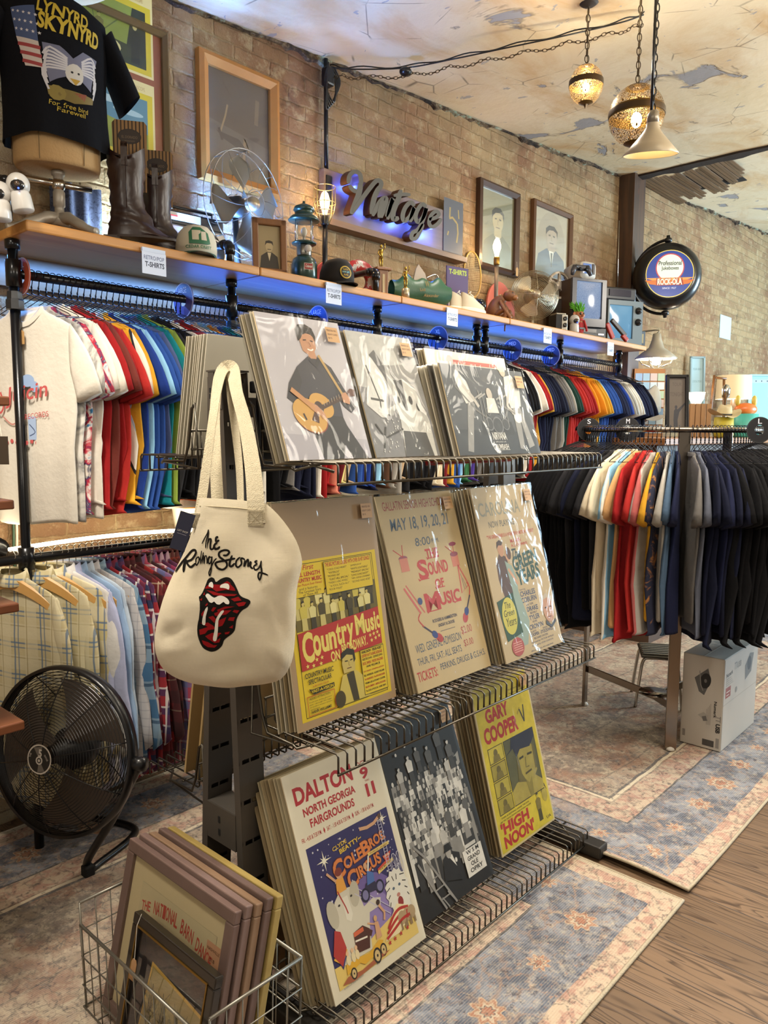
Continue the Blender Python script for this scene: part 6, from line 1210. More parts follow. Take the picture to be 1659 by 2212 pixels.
while th > 106:
    if min(abs((th-degrees_+180) % 360-180) for degrees_ in [math.degrees(atan2(L.y, L.x)) % 360 for L in (L1, L2, L3)]) > 2.0: ths.append(th)
    th -= 2.5
cl = []
for t_ in ths:
    q = [c for a_, c in rr_cols if a_ <= proj((RC.x+.73*cos(radians(t_)), RC.y+.73*sin(radians(t_)), 1.12))[0]]; cl.append(q[-1] if q else 'black')
    if t_ < 140 and cl[-1] not in ('black', 'charcoal', 'dark navy'): cl[-1] = 'black'
labs = nth_labels(cl[::-1], lambda c, n: '%s t-shirt on the round chrome rack, %s' % (c, 'the only such one' if n == 'only' else n+' such one from its left'))[::-1]
random.seed(17)
for t_, c, lb in zip(ths, cl, labs):
    a = radians(t_); p = RC+Vector((RR*cos(a), RR*sin(a), 0))
    hang_tee(p.x, p.y, RH+.0165, a+radians(random.uniform(-5, 5)-6), c, lb, 't-shirts on the round chrome rack', TEESL, 'black wire hanger hooked on the round chrome rack', 'hangers on the round chrome rack', .125+random.uniform(-.01, .006), 0., .120)
for px, py, tx, D_ in ((1272, 922, 'S', 3.75), (1356, 922, 'M', 3.55), (1641, 922, 'L', 3.35)):
    p = PD(px, py, D_); o = disc(p.x, p.y, RH+.0, .058, tx, '#1b1b1e', 'black size disc marked %s on the round chrome rack' % tx, YAW-pi/2+pi, '#2a2a2c')
# carton and step stool
BXc = thing('carton', 'white turntable carton standing under the round chrome rack', 'box', (3.838, 1.228, .012))
m = MB(); m.box((0, 0, .2225), (.50, .19, .445), mat('#b9b3a8', .75, 0, .06, 14), bev=.003); m.box((0, 0, .4455), (.5, .006, .001), mat('#a39c8e', .7)); m.build('box_body', BXc)
a = Art(.19); K = '#3a3835'
a.rect(.03, .02, .94, 2.3, '#bfb9ae').up(); a.poly([(.30, 1.75), (.62, 2.05), (.70, 1.75), (.55, 1.35), (.42, 1.42)], '#5d5c5a').up().ellp(.57, 1.72, .13, .20, '#1d1c1b', 20, -.2).up().ellp(.57, 1.72, .035, .05, '#6a6865', 10).line([(.42, 1.95), (.46, 1.6), (.52, 1.46)], .02, '#8d8b87')
a.txt('Numark', .80, 1.25, .42, .07, K, .03, -pi/2).txt('TT', .86, .90, .16, .12, '#8d8983', .03, -pi/2).txt('USB', .86, .70, .24, .11, '#2a2826', .05, -pi/2)
for i in range(4): a.rect(.72-.03*i, .62, .012, .55-.05*i, '#9a958c')
a.poly([(.42, .82), (.56, .92), (.68, .85), (.60, .70)], '#a8a49b').poly([(.52, .80), (.62, .84), (.66, .72), (.56, .69)], '#6e6c68').rect(.56, .08, .28, .16, '#4a4845').rect(.66, .16, .08, .07, '#a84a40').rect(.88, .08, .08, .25, '#8d8983')
for i in range(6): a.rect(.06, .2+.03*i, .07, .015, '#55524e')
q = a.build('printed_end', BXc); q.matrix_local = frame((-.2504, .095, 0), (0, -1, 0), (0, 0, 1), (-1, 0, 0)) @ Matrix.Scale(.19, 4)
a = Art(.50); a.rect(.01, .01, .98, .87, '#c0bab0').up().rect(.01, .44, .98, .006, '#a8a297').txt('Numark', .06, .70, .18, .04, K, .02, .05).txt('TT', .28, .73, .07, .07, '#8d8983', .02).txt('USB', .36, .73, .12, .06, '#8d8983', .03).poly([(.62, .55), (.80, .60), (.86, .78), (.74, .80), (.60, .70)], '#6e6c68').up().ellp(.73, .70, .06, .07, '#33312f', 16).rect(.06, .50, .14, .10, '#94463c'); a.L += 1; a.rect(.08, .55, .1, .01, '#d9cfc4').rect(.08, .52, .08, .008, '#d9cfc4').ellp(.36, .52, .03, .03, '#8d8983', 12)
for i in range(4): a.rect(.06, .62+.02*i, .2-.02*i, .007, '#a39e94')
q = a.build('printed_side', BXc); q.matrix_local = frame((-.25, -.0954, 0), (1, 0, 0), (0, 0, 1), (0, -1, 0)) @ Matrix.Scale(.50, 4)
SP = PZ(1408, 1530, .0); st = thing('step_stool', 'small chrome step stool with ribbed seat under the round rack', 'stool', (SP.x+.10, SP.y+.02, .009), .5)
m = MB(); m.box((0, 0, .285), (.26, .20, .014), mat('#77746c', .3, .9), bev=.006)
for k in range(7): m.box((-.105+.035*k, 0, .296), (.016, .185, .012), mat('#a5a29a', .25, .9), bev=.005)
m.build('ribbed_seat', st)
for x in (-.11, .11):
    m = MB(); m.tube(smooth_path([(x*1.15, -.12, .0), (x*1.05, -.10, .18), (x, -.085, .26), (x, -.05, .275), (x, .05, .275), (x, .085, .26), (x*1.05, .10, .18), (x*1.15, .12, 0)], 4), .009, CHROME, 8); m.build('leg_hoop', st)
# ================================================================ PICTURES AND SIGNS ON THE BRICK WALL
PGLASS = glassy('wall_picture_glass', (1, 1, 1), .03, .02, .2)
def wall_pic(tl, br, fw, dep, fm, art, label, y=None, lean=0., ends=None):
    Y = (y or D)-dep; a_ = PY(tl[0], tl[1], Y); b_ = PY(br[0], br[1], Y); w_, h_ = b_.x-a_.x, a_.z-b_.z
    o = thing('framed_picture', label, 'framed picture'); o.matrix_world = frame((a_.x, Y+dep-.002, b_.z), (1, 0, 0), (0, -sin(lean), cos(lean)), (0, -cos(lean), -sin(lean)))
    m = MB()
    P = [(0, 0), (w_, 0), (w_, h_), (0, h_)]; Q = [(fw, fw), (w_-fw, fw), (w_-fw, h_-fw), (fw, h_-fw)]
    for i in range(4):
        j = (i+1) % 4; A, B, C_, E_ = P[i], P[j], Q[j], Q[i]
        V = [(A[0], A[1], 0), (B[0], B[1], 0), (C_[0], C_[1], 0), (E_[0], E_[1], 0), (A[0], A[1], dep*.75), (B[0], B[1], dep*.75), (C_[0], C_[1], dep*.6), (E_[0], E_[1], dep*.6)]
        mid = [((A[0]*.6+E_[0]*.4), (A[1]*.6+E_[1]*.4), dep), ((B[0]*.6+C_[0]*.4), (B[1]*.6+C_[1]*.4), dep)]
        V += mid; m.add(V, [(0, 3, 2, 1), (0, 1, 5, 4), (4, 5, 9, 8), (8, 9, 6, 7), (3, 7, 6, 2)], fm)
    m.build('frame', o)
    a = Art(w_); art(a, h_/w_, fw/w_); q = a.build('print', o); q.matrix_local = Matrix.Translation((0, 0, dep*.2)) @ Matrix.Scale(w_, 4)
    m = MB(); m.box((w_/2, h_/2, dep*.2+.004), (w_-2*fw, h_-2*fw, .0012), PGLASS); m.build('glass', o)
    return o, w_, h_
def art_canadians(a, A, f):
    a.rect(f, f, 1-2*f, A-2*f, '#8c5034').up()
    for y0 in (.80, .09):
        a.rect(.13, y0, .74, .66, '#d8cf9c').up(); a.rect(.15, y0+.02, .70, .55, '#c9b92c').up()
        if y0 > .5:
            a.rect(.20, y0+.06, .60, .46, '#7f8f3a').up().poly([(.2, y0+.06), (.8, y0+.06), (.8, y0+.2), (.2, y0+.24)], '#2f3a22').poly([(.68, y0+.52), (.80, y0+.52), (.80, y0+.14), (.62, y0+.2)], '#27301f').up().line([(.3, y0+.52), (.36, y0+.2), (.62, y0+.45)], .012, '#56662a').man(.70, y0+.08, .32, '#b9b078', '#1d2418', '#1d2418', '#141a10').man(.38, y0+.14, .24, '#9a9a50', '#6a6a2a', '#4a4a22', '#2a2a16').ellp(.5, y0+.16, .07, .05, '#c9c48c', 12)
        else:
            a.rect(.20, y0+.06, .60, .46, '#4f7f96').up().poly([(.2, y0+.06), (.8, y0+.06), (.8, y0+.24), (.2, y0+.34)], '#7f8a34').ellp(.4, y0+.44, .16, .03, '#a9c2cc').ellp(.62, y0+.38, .14, .025, '#9ab8c6').up().man(.34, y0+.1, .2, '#6a5a3a', '#3a3a2a', '#2a2a1c', '#141a10').man(.5, y0+.06, .22, '#6a5a3a', '#3a3a2a', '#2a2a1c', '#141a10')
        a.txt('THE CANADIANS', .17, y0+.585, .42, .055, '#c9702c', .03).txt('CINEMASCOPE', .62, y0+.59, .16, .03, '#b9a070'); a.L = 1
OLIVEF = mat('#6a5638', .4, .3, .15)
wall_pic((118, -40), (373, 388), .026, .035, OLIVEF, art_canadians, 'tall framed pair of yellow film cards behind the dress form')
def art_faded(a, A, f):
    a.rect(f, f, 1-2*f, A-2*f, '#55493a').up().poly([(f, f), (1-f, f), (1-f, .5), (f, .62)], '#5f5343').up().line([(.27, .52), (.33, .68), (.36, .80)], .02, '#867150').line([(.55, .2), (.57, .52), (.62, .40)], .03, '#80694a').line([(.72, .7), (.74, .95)], .05, '#6d5c45').poly([(.22, .52), (.5, .5), (.66, .36), (.30, .46)], '#463b2e').line([(.25, .55), (.29, .44)], .03, '#473a2c')
wall_pic((432, 98), (608, 432), .050, .04, mat('#a06a2e', .45, 0, .15, 18), art_faded, 'large faded brown picture in a golden wood frame above the old fan')
def portrait(bg, coat, skin, hair, oval, x0=.5):
    def f_(a, A, f):
        a.rect(f, f, 1-2*f, A-2*f, bg[0]).up()
        if oval: a.ellp(.5, A*.5, .36, A*.42, bg[1], 40).up()
        a.poly([(f+.04, f+.02), (1-f-.04, f+.02), (.84, A*.34), (.64, A*.44), (.38, A*.44), (.18, A*.34)], coat).up().poly([(.44, A*.44), (.58, A*.44), (.52, A*.22)], '#cfc8b4').poly([(.49, A*.40), (.54, A*.40), (.53, A*.22), (.51, A*.20)], '#3a3834').up().poly([(.42, A*.42), (.60, A*.42), (.60, A*.52), (.42, A*.52)], skin).ellp(.51, A*.60, .135, A*.125, skin, 24).up().poly([(.365, A*.62), (.36, A*.70), (.44, A*.75), (.57, A*.755), (.66, A*.70), (.655, A*.61), (.63, A*.68), (.55, A*.70), (.45, A*.69), (.40, A*.66)], hair).line([(.43, A*.62), (.48, A*.625)], .018, '#4a4436').line([(.54, A*.625), (.59, A*.62)], .018, '#4a4436').line([(.51, A*.61), (.50, A*.565), (.52, A*.56)], .012, '#8a7c60').line([(.46, A*.525), (.56, A*.525)], .014, '#6a5a48')
    return f_
wall_pic((1041, 381), (1123, 600), .040, .045, mat('#3c2618', .4, 0, .2, 14, coat=.2), portrait(('#7d7a5c', '#8a8668'), '#6b6a52', '#a89a70', '#4a4636', False), 'dark-framed portrait of a man in a suit, behind the candle lamp')
wall_pic((1157, 427), (1236, 622), .034, .04, mat('#5a3c22', .45, 0, .2, 14), portrait(('#a3977c', '#988c74'), '#454d5a', '#a08f78', '#2a2420', True), 'framed oval portrait of a dark-haired person, right of the portrait of the man')
for (px, py) in ((987*.37, 390), (1117, 585)):
    p = PY(px, py, D-.06); o = thing('price_tag', 'small price tag hanging from the %s frame' % ('film card' if px < 700 else 'suited man portrait'), 'tag', p)
    m = MB(); m.prism([(-.014, -.035), (.014, -.035), (.014, .012), (.006, .022), (-.006, .022), (-.014, .012)], .001, mat('#b08a58', .8), frame((0, 0, 0), (1, 0, 0), (0, 0, 1), (0, -1, 0))); m.build('card', o); m = MB(); m.tube([(0, 0, .02), (.002, .005, .06)], .001, mat('#cfc8ba', .9), 4); m.build('string', o)

# ---------------------------------------------------------------- vintage sign
YV = D-.05
def vp(px, py, Y=YV-.06): p = PY(px, py, Y); return p
tl, bl_, br_ = PY(700, 358, YV), PY(726, 480, YV), PY(1000, 560, YV); trr = PY(1001, 461, YV)
vs = thing('vintage_sign', 'wooden wall sign with raised metal script letters lit from behind in blue', 'sign', (tl.x, YV, bl_.z))
w_, h_ = trr.x-tl.x, tl.z-PY(703, 470, YV).z
m = MB(); m.box((w_/2, .02, h_/2), (w_, .04, h_), plank_mat('weathered_sign_board', '#5d4e42', '#75645a'), bev=.004); m.build('board', vs)
m = MB(); m.box((w_/2, .005, -.015), (w_, .08, .03), plank_mat('sign_ledge', '#5d4022', '#735029')); m.build('ledge', vs)
SL = [([(300, 250), (315, 160), (370, 115), (430, 145), (440, 250), (410, 330), (355, 320), (310, 265)], 58), ([(440, 230), (415, 370), (375, 480), (335, 590)], 78), ([(350, 570), (430, 450), (540, 300), (620, 215), (668, 245), (640, 330)], 60), ([(645, 280), (585, 420), (555, 590)], 70), ([(570, 610), (640, 470), (700, 410), (720, 450), (665, 630)], 62), ([(640, 630), (660, 520), (680, 430)], 66), ([(720, 620), (770, 470), (795, 425), (770, 520), (735, 650)], 62), ([(885, 320), (850, 430), (800, 560), (800, 645), (860, 630)], 68), ([(800, 385), (900, 370), (990, 375)], 50), ([(1035, 500), (990, 460), (930, 520), (900, 610), (920, 665), (980, 620), (1030, 520), (1010, 600), (985, 680)], 58), ([(1165, 515), (1120, 480), (1070, 540), (1045, 620), (1070, 680), (1130, 620), (1165, 520), (1130, 650), (1075, 760), (1010, 800), (1000, 860), (1050, 860), (1100, 770), (1130, 700)], 54), ([(1195, 650), (1270, 630), (1305, 590), (1270, 560), (1215, 610), (1195, 690), (1230, 735), (1290, 700), (1335, 640)], 50)]
LET = mat('#4a453b', .5, .3, .15, 20); LSID = mat('#5a3b2a', .6, .4)
for i, (pts, wd) in enumerate(SL):
    P = smooth_path([(x, y, 0) for x, y in pts], 5); m = MB(); V = []; F = []; n = len(P); dz = i*.0006
    for k, p in enumerate(P):
        t = (P[min(k+1, n-1)]-P[max(k-1, 0)]).normalized(); nn = Vector((-t.y, t.x, 0))
        e = min(1., .55+min(k, n-1-k)/5.)*.84
        for s_ in (1, -1):
            q = p+nn*s_*wd*e/2; g = vp(690+q.x*.1929, 350+q.y*.1929); V.append((g.x-tl.x, -.075-dz, g.z-bl_.z))
        for s_ in (1, -1):
            q = p+nn*s_*wd*e/2; g = vp(690+q.x*.1929, 350+q.y*.1929); V.append((g.x-tl.x, -.028, g.z-bl_.z))
    for k in range(n-1): a4 = 4*k; b4 = a4+4; F += [(a4, a4+1, b4+1, b4)]
    m.add(V, F, LET); F = []
    for k in range(n-1): a4 = 4*k; b4 = a4+4; F += [(a4, b4, b4+2, a4+2), (a4+1, a4+3, b4+3, b4+1)]
    F += [(0, 2, 3, 1), (4*n-4, 4*n-3, 4*n-1, 4*n-2)]; m.add(V, F, LSID); m.build('letter_stroke', vs)
five = PY(981, 490, YV-.01); a = Art(.19); a.rect(-.5, -.75, 1, 1.62, '#47474a').up().line([(-.18, .62), (-.20, .30)], .07, '#8f7a3c').line([(-.22, .28), (-.05, .33), (.18, .2)], .07, '#8f7a3c').line([(.2, .2), (.24, -.1), (.18, -.4)], .07, '#8f7a3c').line([(.24, .62), (.28, .35)], .05, '#8f7a3c').line([(-.25, -.12), (-.3, -.25)], .06, '#8f7a3c')
q = a.build('metal_plate', vs); q.matrix_local = frame((five.x-tl.x, -.004, five.z-bl_.z-.01), (1, 0, 0), (0, 0, 1), (0, -1, 0)) @ Matrix.Scale(.19, 4)
for x_, z_, e_ in ((.13, .25, 1.), (.22, .12, 1.), (.34, .20, 1.2), (.45, .12, 1.3), (.56, .19, 1.2), (.66, .10, 1.)): light('sign_back_light', 'POINT', (tl.x+x_*w_/.95, YV-.045, bl_.z+z_*h_/.34), e_*3.6, (.05, .12, 1.), .02)

# ---------------------------------------------------------------- dark round sign, lit face toward -x
RO = PX(1440, 598, 6.15); rs = thing('round_jukebox_sign', 'round black lit jukebox sign on a bracket from the wooden post', 'sign', RO)
R0 = .262; ST = frame((0, 0, 0), (0, -1, 0), (0, 0, 1), (-1, 0, 0))
SR = Matrix.Rotation(radians(33), 4, 'Z') @ ST
m = MB(); m.T = SR; m.lathe([(.182, .122), (.20, .119), (.235, .095), (.254, .06), (R0, .02), (R0, -.02), (.254, -.06), (.235, -.095), (.20, -.119), (.182, -.122)], BLACKM, 48); m.build('drum', rs)
a = Art(1.); a.ellp(0, 0, .21, .21, '#c9b45a', 44).up().ellp(0, 0, .203, .203, '#1f3a86', 44).up().ellp(0, .055, .125, .125, '#a8434a', 32).up().ellp(0, .055, .115, .115, '#c9d6c9', 32).up().txt('Professional', -.10, .075, .2, .04, '#2a2a2c', .02).txt('Jukeboxes', -.075, .025, .15, .042, '#2a2a2c', .02).poly([(-.215, -.055), (.215, -.055), (.17, -.09), (.10, -.10), (-.10, -.10), (-.17, -.09)], '#b5622c').poly([(-.215, -.035), (.215, -.035), (.15, -.055), (-.15, -.055)], '#c98a4a').up().txt('ROCK-OLA', -.115, -.105, .24, .068, '#8c2f24', .06).up().txt('ROCK-OLA', -.105, -.098, .215, .056, '#d3cdbd', .04).txt('SINCE 1927', -.06, -.135, .12, .016, '#c9d0da')
for i_, sl in enumerate(list(a.mats)):
    c = sl.node_tree.nodes['Principled BSDF'].inputs['Base Color'].default_value; e = NT('sign_face_glow'); e.b.inputs['Base Color'].default_value = c; e.b.inputs['Emission Color'].default_value = c; e.b.inputs['Emission Strength'].default_value = .8; e.rough(.2); a.mats[i_] = e.m
q = a.build('lit_face', rs); q.matrix_local = SR @ Matrix.Translation((0, 0, .1228)) @ Matrix.Scale(.87, 4)
m = MB(); m.T = ST; m.tube([((R0+.028)*cos(r_), (R0+.028)*sin(r_), 0) for r_ in [radians(90+180*k/28) for k in range(29)]], .012, BLACKM, 8); m.build('half_ring_yoke', rs)
m = MB(); yb = R0+.03; m.prism([(-yb-.005, .10), (-yb-.005, -.10), (-yb-.06, -.05), (-yb-.10, -.05), (-yb-.10, .05), (-yb-.06, .05)], .03, BLACKM, ST); pl_ = (D-.12)-RO.y; m.box((0, (yb+.08+pl_)/2, 0), (.05, pl_-yb-.06, .10), BLACKM); m.box((0, pl_-.008, 0), (.10, .014, .2), BLACKM); m.build('bracket', rs)
for s in (1, -1): m = MB(); m.lathe([(.018, 0), (.03, .008), (.03, .03), (.014, .04), (.014, .055), (0, .058)], BLACKM, 12, TR((0, 0, s*(R0+.004)), rx=0 if s > 0 else pi)); m.build('end_cap', rs)

# ---------------------------------------------------------------- conduit, cable swag and pendants
p0 = PY(704, 150, D-.03); p1 = PY(694, 395, D-.03)
cb = thing('wall_conduit', 'black electrical conduit on the brick wall beside the framed picture', 'conduit', (p0.x, D-.03, 0))
m = MB(); m.tube([(0, 0, p0.z+.05), (0, 0, p1.z)], .011, pipe, 8); m.build('conduit', cb)
m = MB(); m.box((0, -.005, p1.z-.03), (.045, .04, .14), BLACKM, bev=.006); m.build('junction_box', cb)
m = MB(); random.seed(12)
for k in range(5): m.tube(smooth_path([(.01*k-.02, -.02-.006*k, p0.z-.0), (.035+.008*k, -.03, p0.z-.06), (.02-.012*k, -.035, p0.z-.16-.012*k), (-.035, -.028-.004*k, p0.z-.08), (-.01, -.03, p0.z+.02)], 5), .0045, BLACKM, 5)
m.box((0, -.015, p0.z-.04), (.05, .05, .09), BLACKM, bev=.01); m.build('coiled_cord', cb)
ANCH = PC(1392, 22)
def world_pts(lst): return [PY(x, y, Y) for x, y, Y in lst]
AY = ANCH.y; sw = [(712, 150, D-.05), (760, 155, D-.14), (876, 152, 2.62), (985, 132, 2.35), (1100, 108, 2.10), (1225, 82, 1.86), (1340, 55, 1.66), (1390, 38, AY)]
SWP = smooth_path(world_pts(sw), 8)
cs = thing('cable_swag', 'black cable and chain swagged from the wall conduit to the pendant hook', 'cable', SWP[0])
m = MB(); m.tube([p-SWP[0]+Vector((0, 0, .012)) for p in SWP], .0036, BLACKM, 6); m.tube([p-SWP[0]+Vector((.004, 0, .022+.006*sin(i*.8))) for i, p in enumerate(SWP)], .0032, BLACKM, 6); m.build('cord', cs)
def chain(pts, r, wr, mt, name, parent, step=None):
    """oval links along a polyline"""
    P = [Vector(p) for p in pts]; L = [0]
    for a_, b_ in zip(P[:-1], P[1:]): L.append(L[-1]+(b_-a_).length)
    st_ = step or r*3.1; n = int(L[-1]/st_); m = MB()
    for i in range(n):
        s_ = (i+.5)*st_; k = max(j for j in range(len(L)) if L[j] <= s_); k = min(k, len(P)-2); t = (P[k+1]-P[k]).normalized(); c = P[k]+t*(s_-L[k]); o1 = t.orthogonal().normalized(); o2 = t.cross(o1); o = o1 if i % 2 else o2
        m.tube([c+t*(r*2*cos(q))+o*(r*sin(q)) for q in [2*pi*j/10 for j in range(10)]], wr, mt, 4, closed=True)
    return m.build(name, parent)
BR = mat('#4a3a26', .4, .8)
chain([p-SWP[0]+Vector((0, 0, -.014-.02*abs(sin(i*.55)))) for i, p in enumerate(SWP)], .0062, .0016, BR, 'chain', cs)
p = PY(876, 155, 2.62)-SWP[0]; m = MB(); m.ell(p, (.034, .03, .022), BLACKM, 14, 8); m.build('inline_plug', cs)
# pierced brass globes
def pierced(name):
    t = NT(name); x, y, z = t.xyz(t.obj()); th_ = t.m_('ARCTAN2', y, x); q = t.m_('MULTIPLY', z, 1.0)
    v = t.vec(t.m_('MULTIPLY', th_, 2.4), t.m_('MULTIPLY', z, 3.4), 0); w = t.vor(v, 5.2, 'DISTANCE_TO_EDGE'); hole = t.m_('GREATER_THAN', w, .075)
    band = t.m_('GREATER_THAN', t.m_('ABSOLUTE', t.m_('SUBTRACT', z, .06)), .15); cap_ = t.m_('LESS_THAN', t.m_('ABSOLUTE', z), .90); f = t.m_('MULTIPLY', t.m_('MULTIPLY', hole, band), cap_)
    t.col('#6d5328'); t.b.inputs['Metallic'].default_value = .9; t.rough(.38); tr = t.n.new('ShaderNodeBsdfTransparent'); mx = t.n.new('ShaderNodeMixShader'); t.put(mx.inputs[0], f); t.t.links.new(t.b.outputs[0], mx.inputs[1]); t.t.links.new(tr.outputs[0], mx.inputs[2]); t.t.links.new(mx.outputs[0], t.out.inputs[0]); return t.m
PIER = pierced('pierced_brass'); BULB = mat('#ffd79a', .3, es=26.); BULBC = mat('#ffe9c4', .3, es=34.)
def globe(cx, cy, rpx, top, label, dep, asp=1.):
    C = PD(cx, cy, dep); r = rpx*dep/FPX; o = thing('pierced_pendant', label, 'pendant lamp', C)
    m = MB(); n = 40; prof = [(sin(pi*k/26), -cos(pi*k/26)) for k in range(27)]; m.lathe(prof, PIER, n); g = m.build('pierced_globe', o); g.scale = (r, r, r*asp)
    m = MB(); m.lathe([(r*1.012, -.012), (r*1.02, 0), (r*1.012, .012)], BR, 40, cap=False, T=TR((0, 0, r*.06))); m.lathe([(0, r*asp+.012), (r*.16, r*asp-.004), (r*.3, r*asp*.93)], BR, 16, cap=False); m.lathe([(r*.14, -r*asp*.97), (0, -r*asp-.02)], BR, 12, cap=False); m.build('brass_band', o)
    m = MB(); m.ell((0, 0, -r*.15), (r*.20, r*.20, r*.28), BULB, 12, 8); m.build('bulb', o)
    light('pendant_light', 'POINT', C+Vector((0, 0, -r*.15)), 18 if r < .1 else 26, WARM, .03)
    T_ = Vector((0, 0, 0)); zt = top-C.z; chain([(0, 0, r*asp+.01), (0, 0, zt)], .009, .0022, BR, 'chain', o); m = MB(); m.tube(smooth_path([(.004, 0, r*asp), (.012, .004, r*asp+zt*.3), (-.006, 0, zt*.75), (.006, 0, zt)], 6), .003, mat('#8a7a5c', .6), 5); m.build('cord', o)
    return o, C, r
gd = 3.36; cz_ = ceilz(PD(1266, 183, gd).x)
globe(1266, 183, 36, cz_, 'small pierced brass globe pendant lamp, the smaller of the two', gd, 1.14)
p = PD(1266, 183, gd); m = MB(); m.lathe([(.0, -.02), (.03, -.012), (.045, .0)], mat('#2a221a', .7), 14); tag(m.build('ceiling_hook_plate', None, (p.x, p.y, ceilz(p.x)-.002)), 'dark hook plate on the ceiling above the small globe lamp', 'hook')
gp = PD(1375, 250, 3.25)
globe(1375, 250, 58.5, ceilz(gp.x), 'large pierced brass globe pendant lamp behind the metal cone lamp', 3.25, 1.08)
# cone lamp
cp = PD(1408, 296, 3.02); o = thing('cone_pendant', 'cream metal cone pendant lamp in front of the large brass globe', 'pendant lamp', cp); tl_ = 3.02/FPX
S_ = mat('#a89c86', .4, .2); ST_ = TR(ry=radians(-9), rx=radians(6)); k_ = tl_
m = MB(); m.T = ST_; m.lathe([(57*k_, -36*k_), (58*k_, -34*k_), (40*k_, -14*k_), (22*k_, 6*k_), (14*k_, 18*k_), (13*k_, 28*k_)], S_, 36, cap=False); m.build('shade_outer', o)
m = MB(); m.T = ST_; m.lathe([(56.5*k_, -35.6*k_), (39*k_, -14.5*k_), (21*k_, 5*k_), (0, 8*k_)], mat('#e2cfa0', .5), 36, cap=False); m.build('shade_inner', o)
m = MB(); m.T = ST_; m.lathe([(13*k_, 26*k_), (12*k_, 44*k_), (7*k_, 52*k_), (0, 54*k_)], mat('#8a8274', .4, .6), 20); m.build('socket', o)
m = MB(); m.T = ST_; m.ell((0, 0, -12*k_), (11*k_, 11*k_, 14*k_), BULBC, 14, 10); m.build('bulb', o)
light('cone_lamp_light', 'SPOT', cp+Vector((-.03, -.01, -.055)), 80, WARM, .03, aim=cp+Vector((-.15, -.1, -1)), spot=radians(150))
top = ceilz(cp.x)-cp.z; chain([(0, 0, 52*k_), (0, 0, top)], .010, .0025, mat('#2a241c', .5, .6), 'chain', o); m = MB(); m.tube([(-.012, 0, 50*k_), (-.014, 0, top)], .0055, BLACKM, 6); m.build('cord', o)
# ================================================================ THINGS ON THE WALL SHELF
def sx(px, py, Y): return PY(px, py, Y).x
def sz(px, py, Y): return PY(px, py, Y).z
def onshelf(name, label, cat, px, py, Y, rz=0., group=None): return thing(name, label, cat, (sx(px, py, Y), Y, ZS), rz, group)
FACE = YAW-pi/2                       # rotation that turns local -y toward the camera
LEATH = mat('#2a1713', .36, 0, .25, 14, .8, 16, coat=.12); WHITE = mat('#bdbab4', .4, coat=.3)
# white security cameras
def camera(px, py, Y, label, z0, tilt=0., k=1.):
    o = thing('security_camera', label, 'camera', (sx(px, py, Y), Y, z0), FACE+tilt)
    m = MB(); m.lathe([(.030*k, 0), (.032*k, .004), (.030*k, .045*k), (.026*k, .058*k)], WHITE, 24); m.build('base', o)
    m = MB(); m.ell((0, 0, .080*k), (.034*k, .033*k, .036*k), WHITE, 20, 14); m.build('head', o)
    m = MB(); m.ell((0, -.020*k, .074*k), (.022*k, .016*k, .020*k), mat('#15161a', .12, coat=1.), 16, 10); m.build('lens_window', o)
    m = MB(); m.ell((0, -.034*k, .074*k), (.008*k, .004*k, .008*k), mat('#4a3a2c', .1), 12, 8); m.build('lens', o); m = MB(); m.ell((.002, -.035*k, .060*k), (.003, .002, .003), mat('#3a5aff', .4, es=4.), 8, 6); m.build('status_light', o); return o
c1 = camera(52, 470, 2.47, 'white pan-tilt camera at the left end of the shelf under the dress form', ZS+.012, .3); c1.rotation_euler[1] = -.16
camera(3, 500, 2.50, 'white camera cut off by the left edge behind the pipe elbow', ZS-.02, .2)
camera(1240, 720, 2.53, 'small white camera on the shelf in front of the troll doll', ZS, .25)

# dress form on iron base
DX = sx(128, 440, 2.70); df = thing('dress_form', 'linen dress form on a cast iron base, wearing a black t-shirt', 'mannequin', (DX, 2.70, ZS), FACE+.55)
IRON = mat('#a39d92', .45, .45, .15, 20, .2, 60); LINEN = mat('#b08f62', .9, 0, .12, 22, .4, 120)
for k in range(4):
    a_ = [.35, 1.9, 3.5, 5.2][k]; m = MB(); c_, s_ = cos(a_), sin(a_); m.tube(smooth_path([(0, 0, .075), (c_*.05, s_*.05, .07), (c_*.10, s_*.10, .045), (c_*.17, s_*.17, .014), (c_*.19, s_*.19, .010)], 4), [.022]*5+[.018]*5+[.013]*7, IRON, 8); m.build('base_leg', df)
m = MB(); m.lathe([(.035, .05), (.028, .085), (.016, .10), (.016, .115), (.020, .118), (.020, .165), (.017, .17), (.017, .22), (.022, .222), (.022, .235), (0, .237)], IRON, 18); m.build('stem', df)
m = MB(); m.tube([(-.11, 0, .195), (.11, 0, .19)], .011, CHROME, 8); m.ell((0, 0, .19), (.024, .024, .026), CHROME, 12, 8); m.build('cross_handle', df)
def tsec(z, hx, hy, ox=0): return [(hx*sgnp(cos(a), .85)+ox, hy*sgnp(sin(a), .85), z) for a in [2*pi*i/32 for i in range(32)]]
m = MB(); m.loft([tsec(.238, .118, .085), tsec(.236, .135, .098), tsec(.25, .140, .102), tsec(.33, .142, .103), tsec(.42, .125, .092), tsec(.52, .135, .098), tsec(.66, .155, .10), tsec(.74, .13, .08), tsec(.79, .05, .045), tsec(.86, .045, .042)], LINEN); m.build('torso', df)
m = MB()
for s in (-1, 1): m.tube([(s*.07, -.098*.95, .24), (s*.072, -.101, .34)], .0012, mat('#6a5536', .9), 4); m.tube([(s*.1405, .02, .24), (s*.1425, .02, .34)], .0012, mat('#6a5536', .9), 4)
m.build('seams', df)
TEEB = mat('#0e0f14', .92, 0, .2, 9, .5, 40, spec=.15)
def wob(a, z): return 1+.035*sin(a*7+z*9)*max(0, min(1, (.62-z)/.3))
m = MB(); secs = []
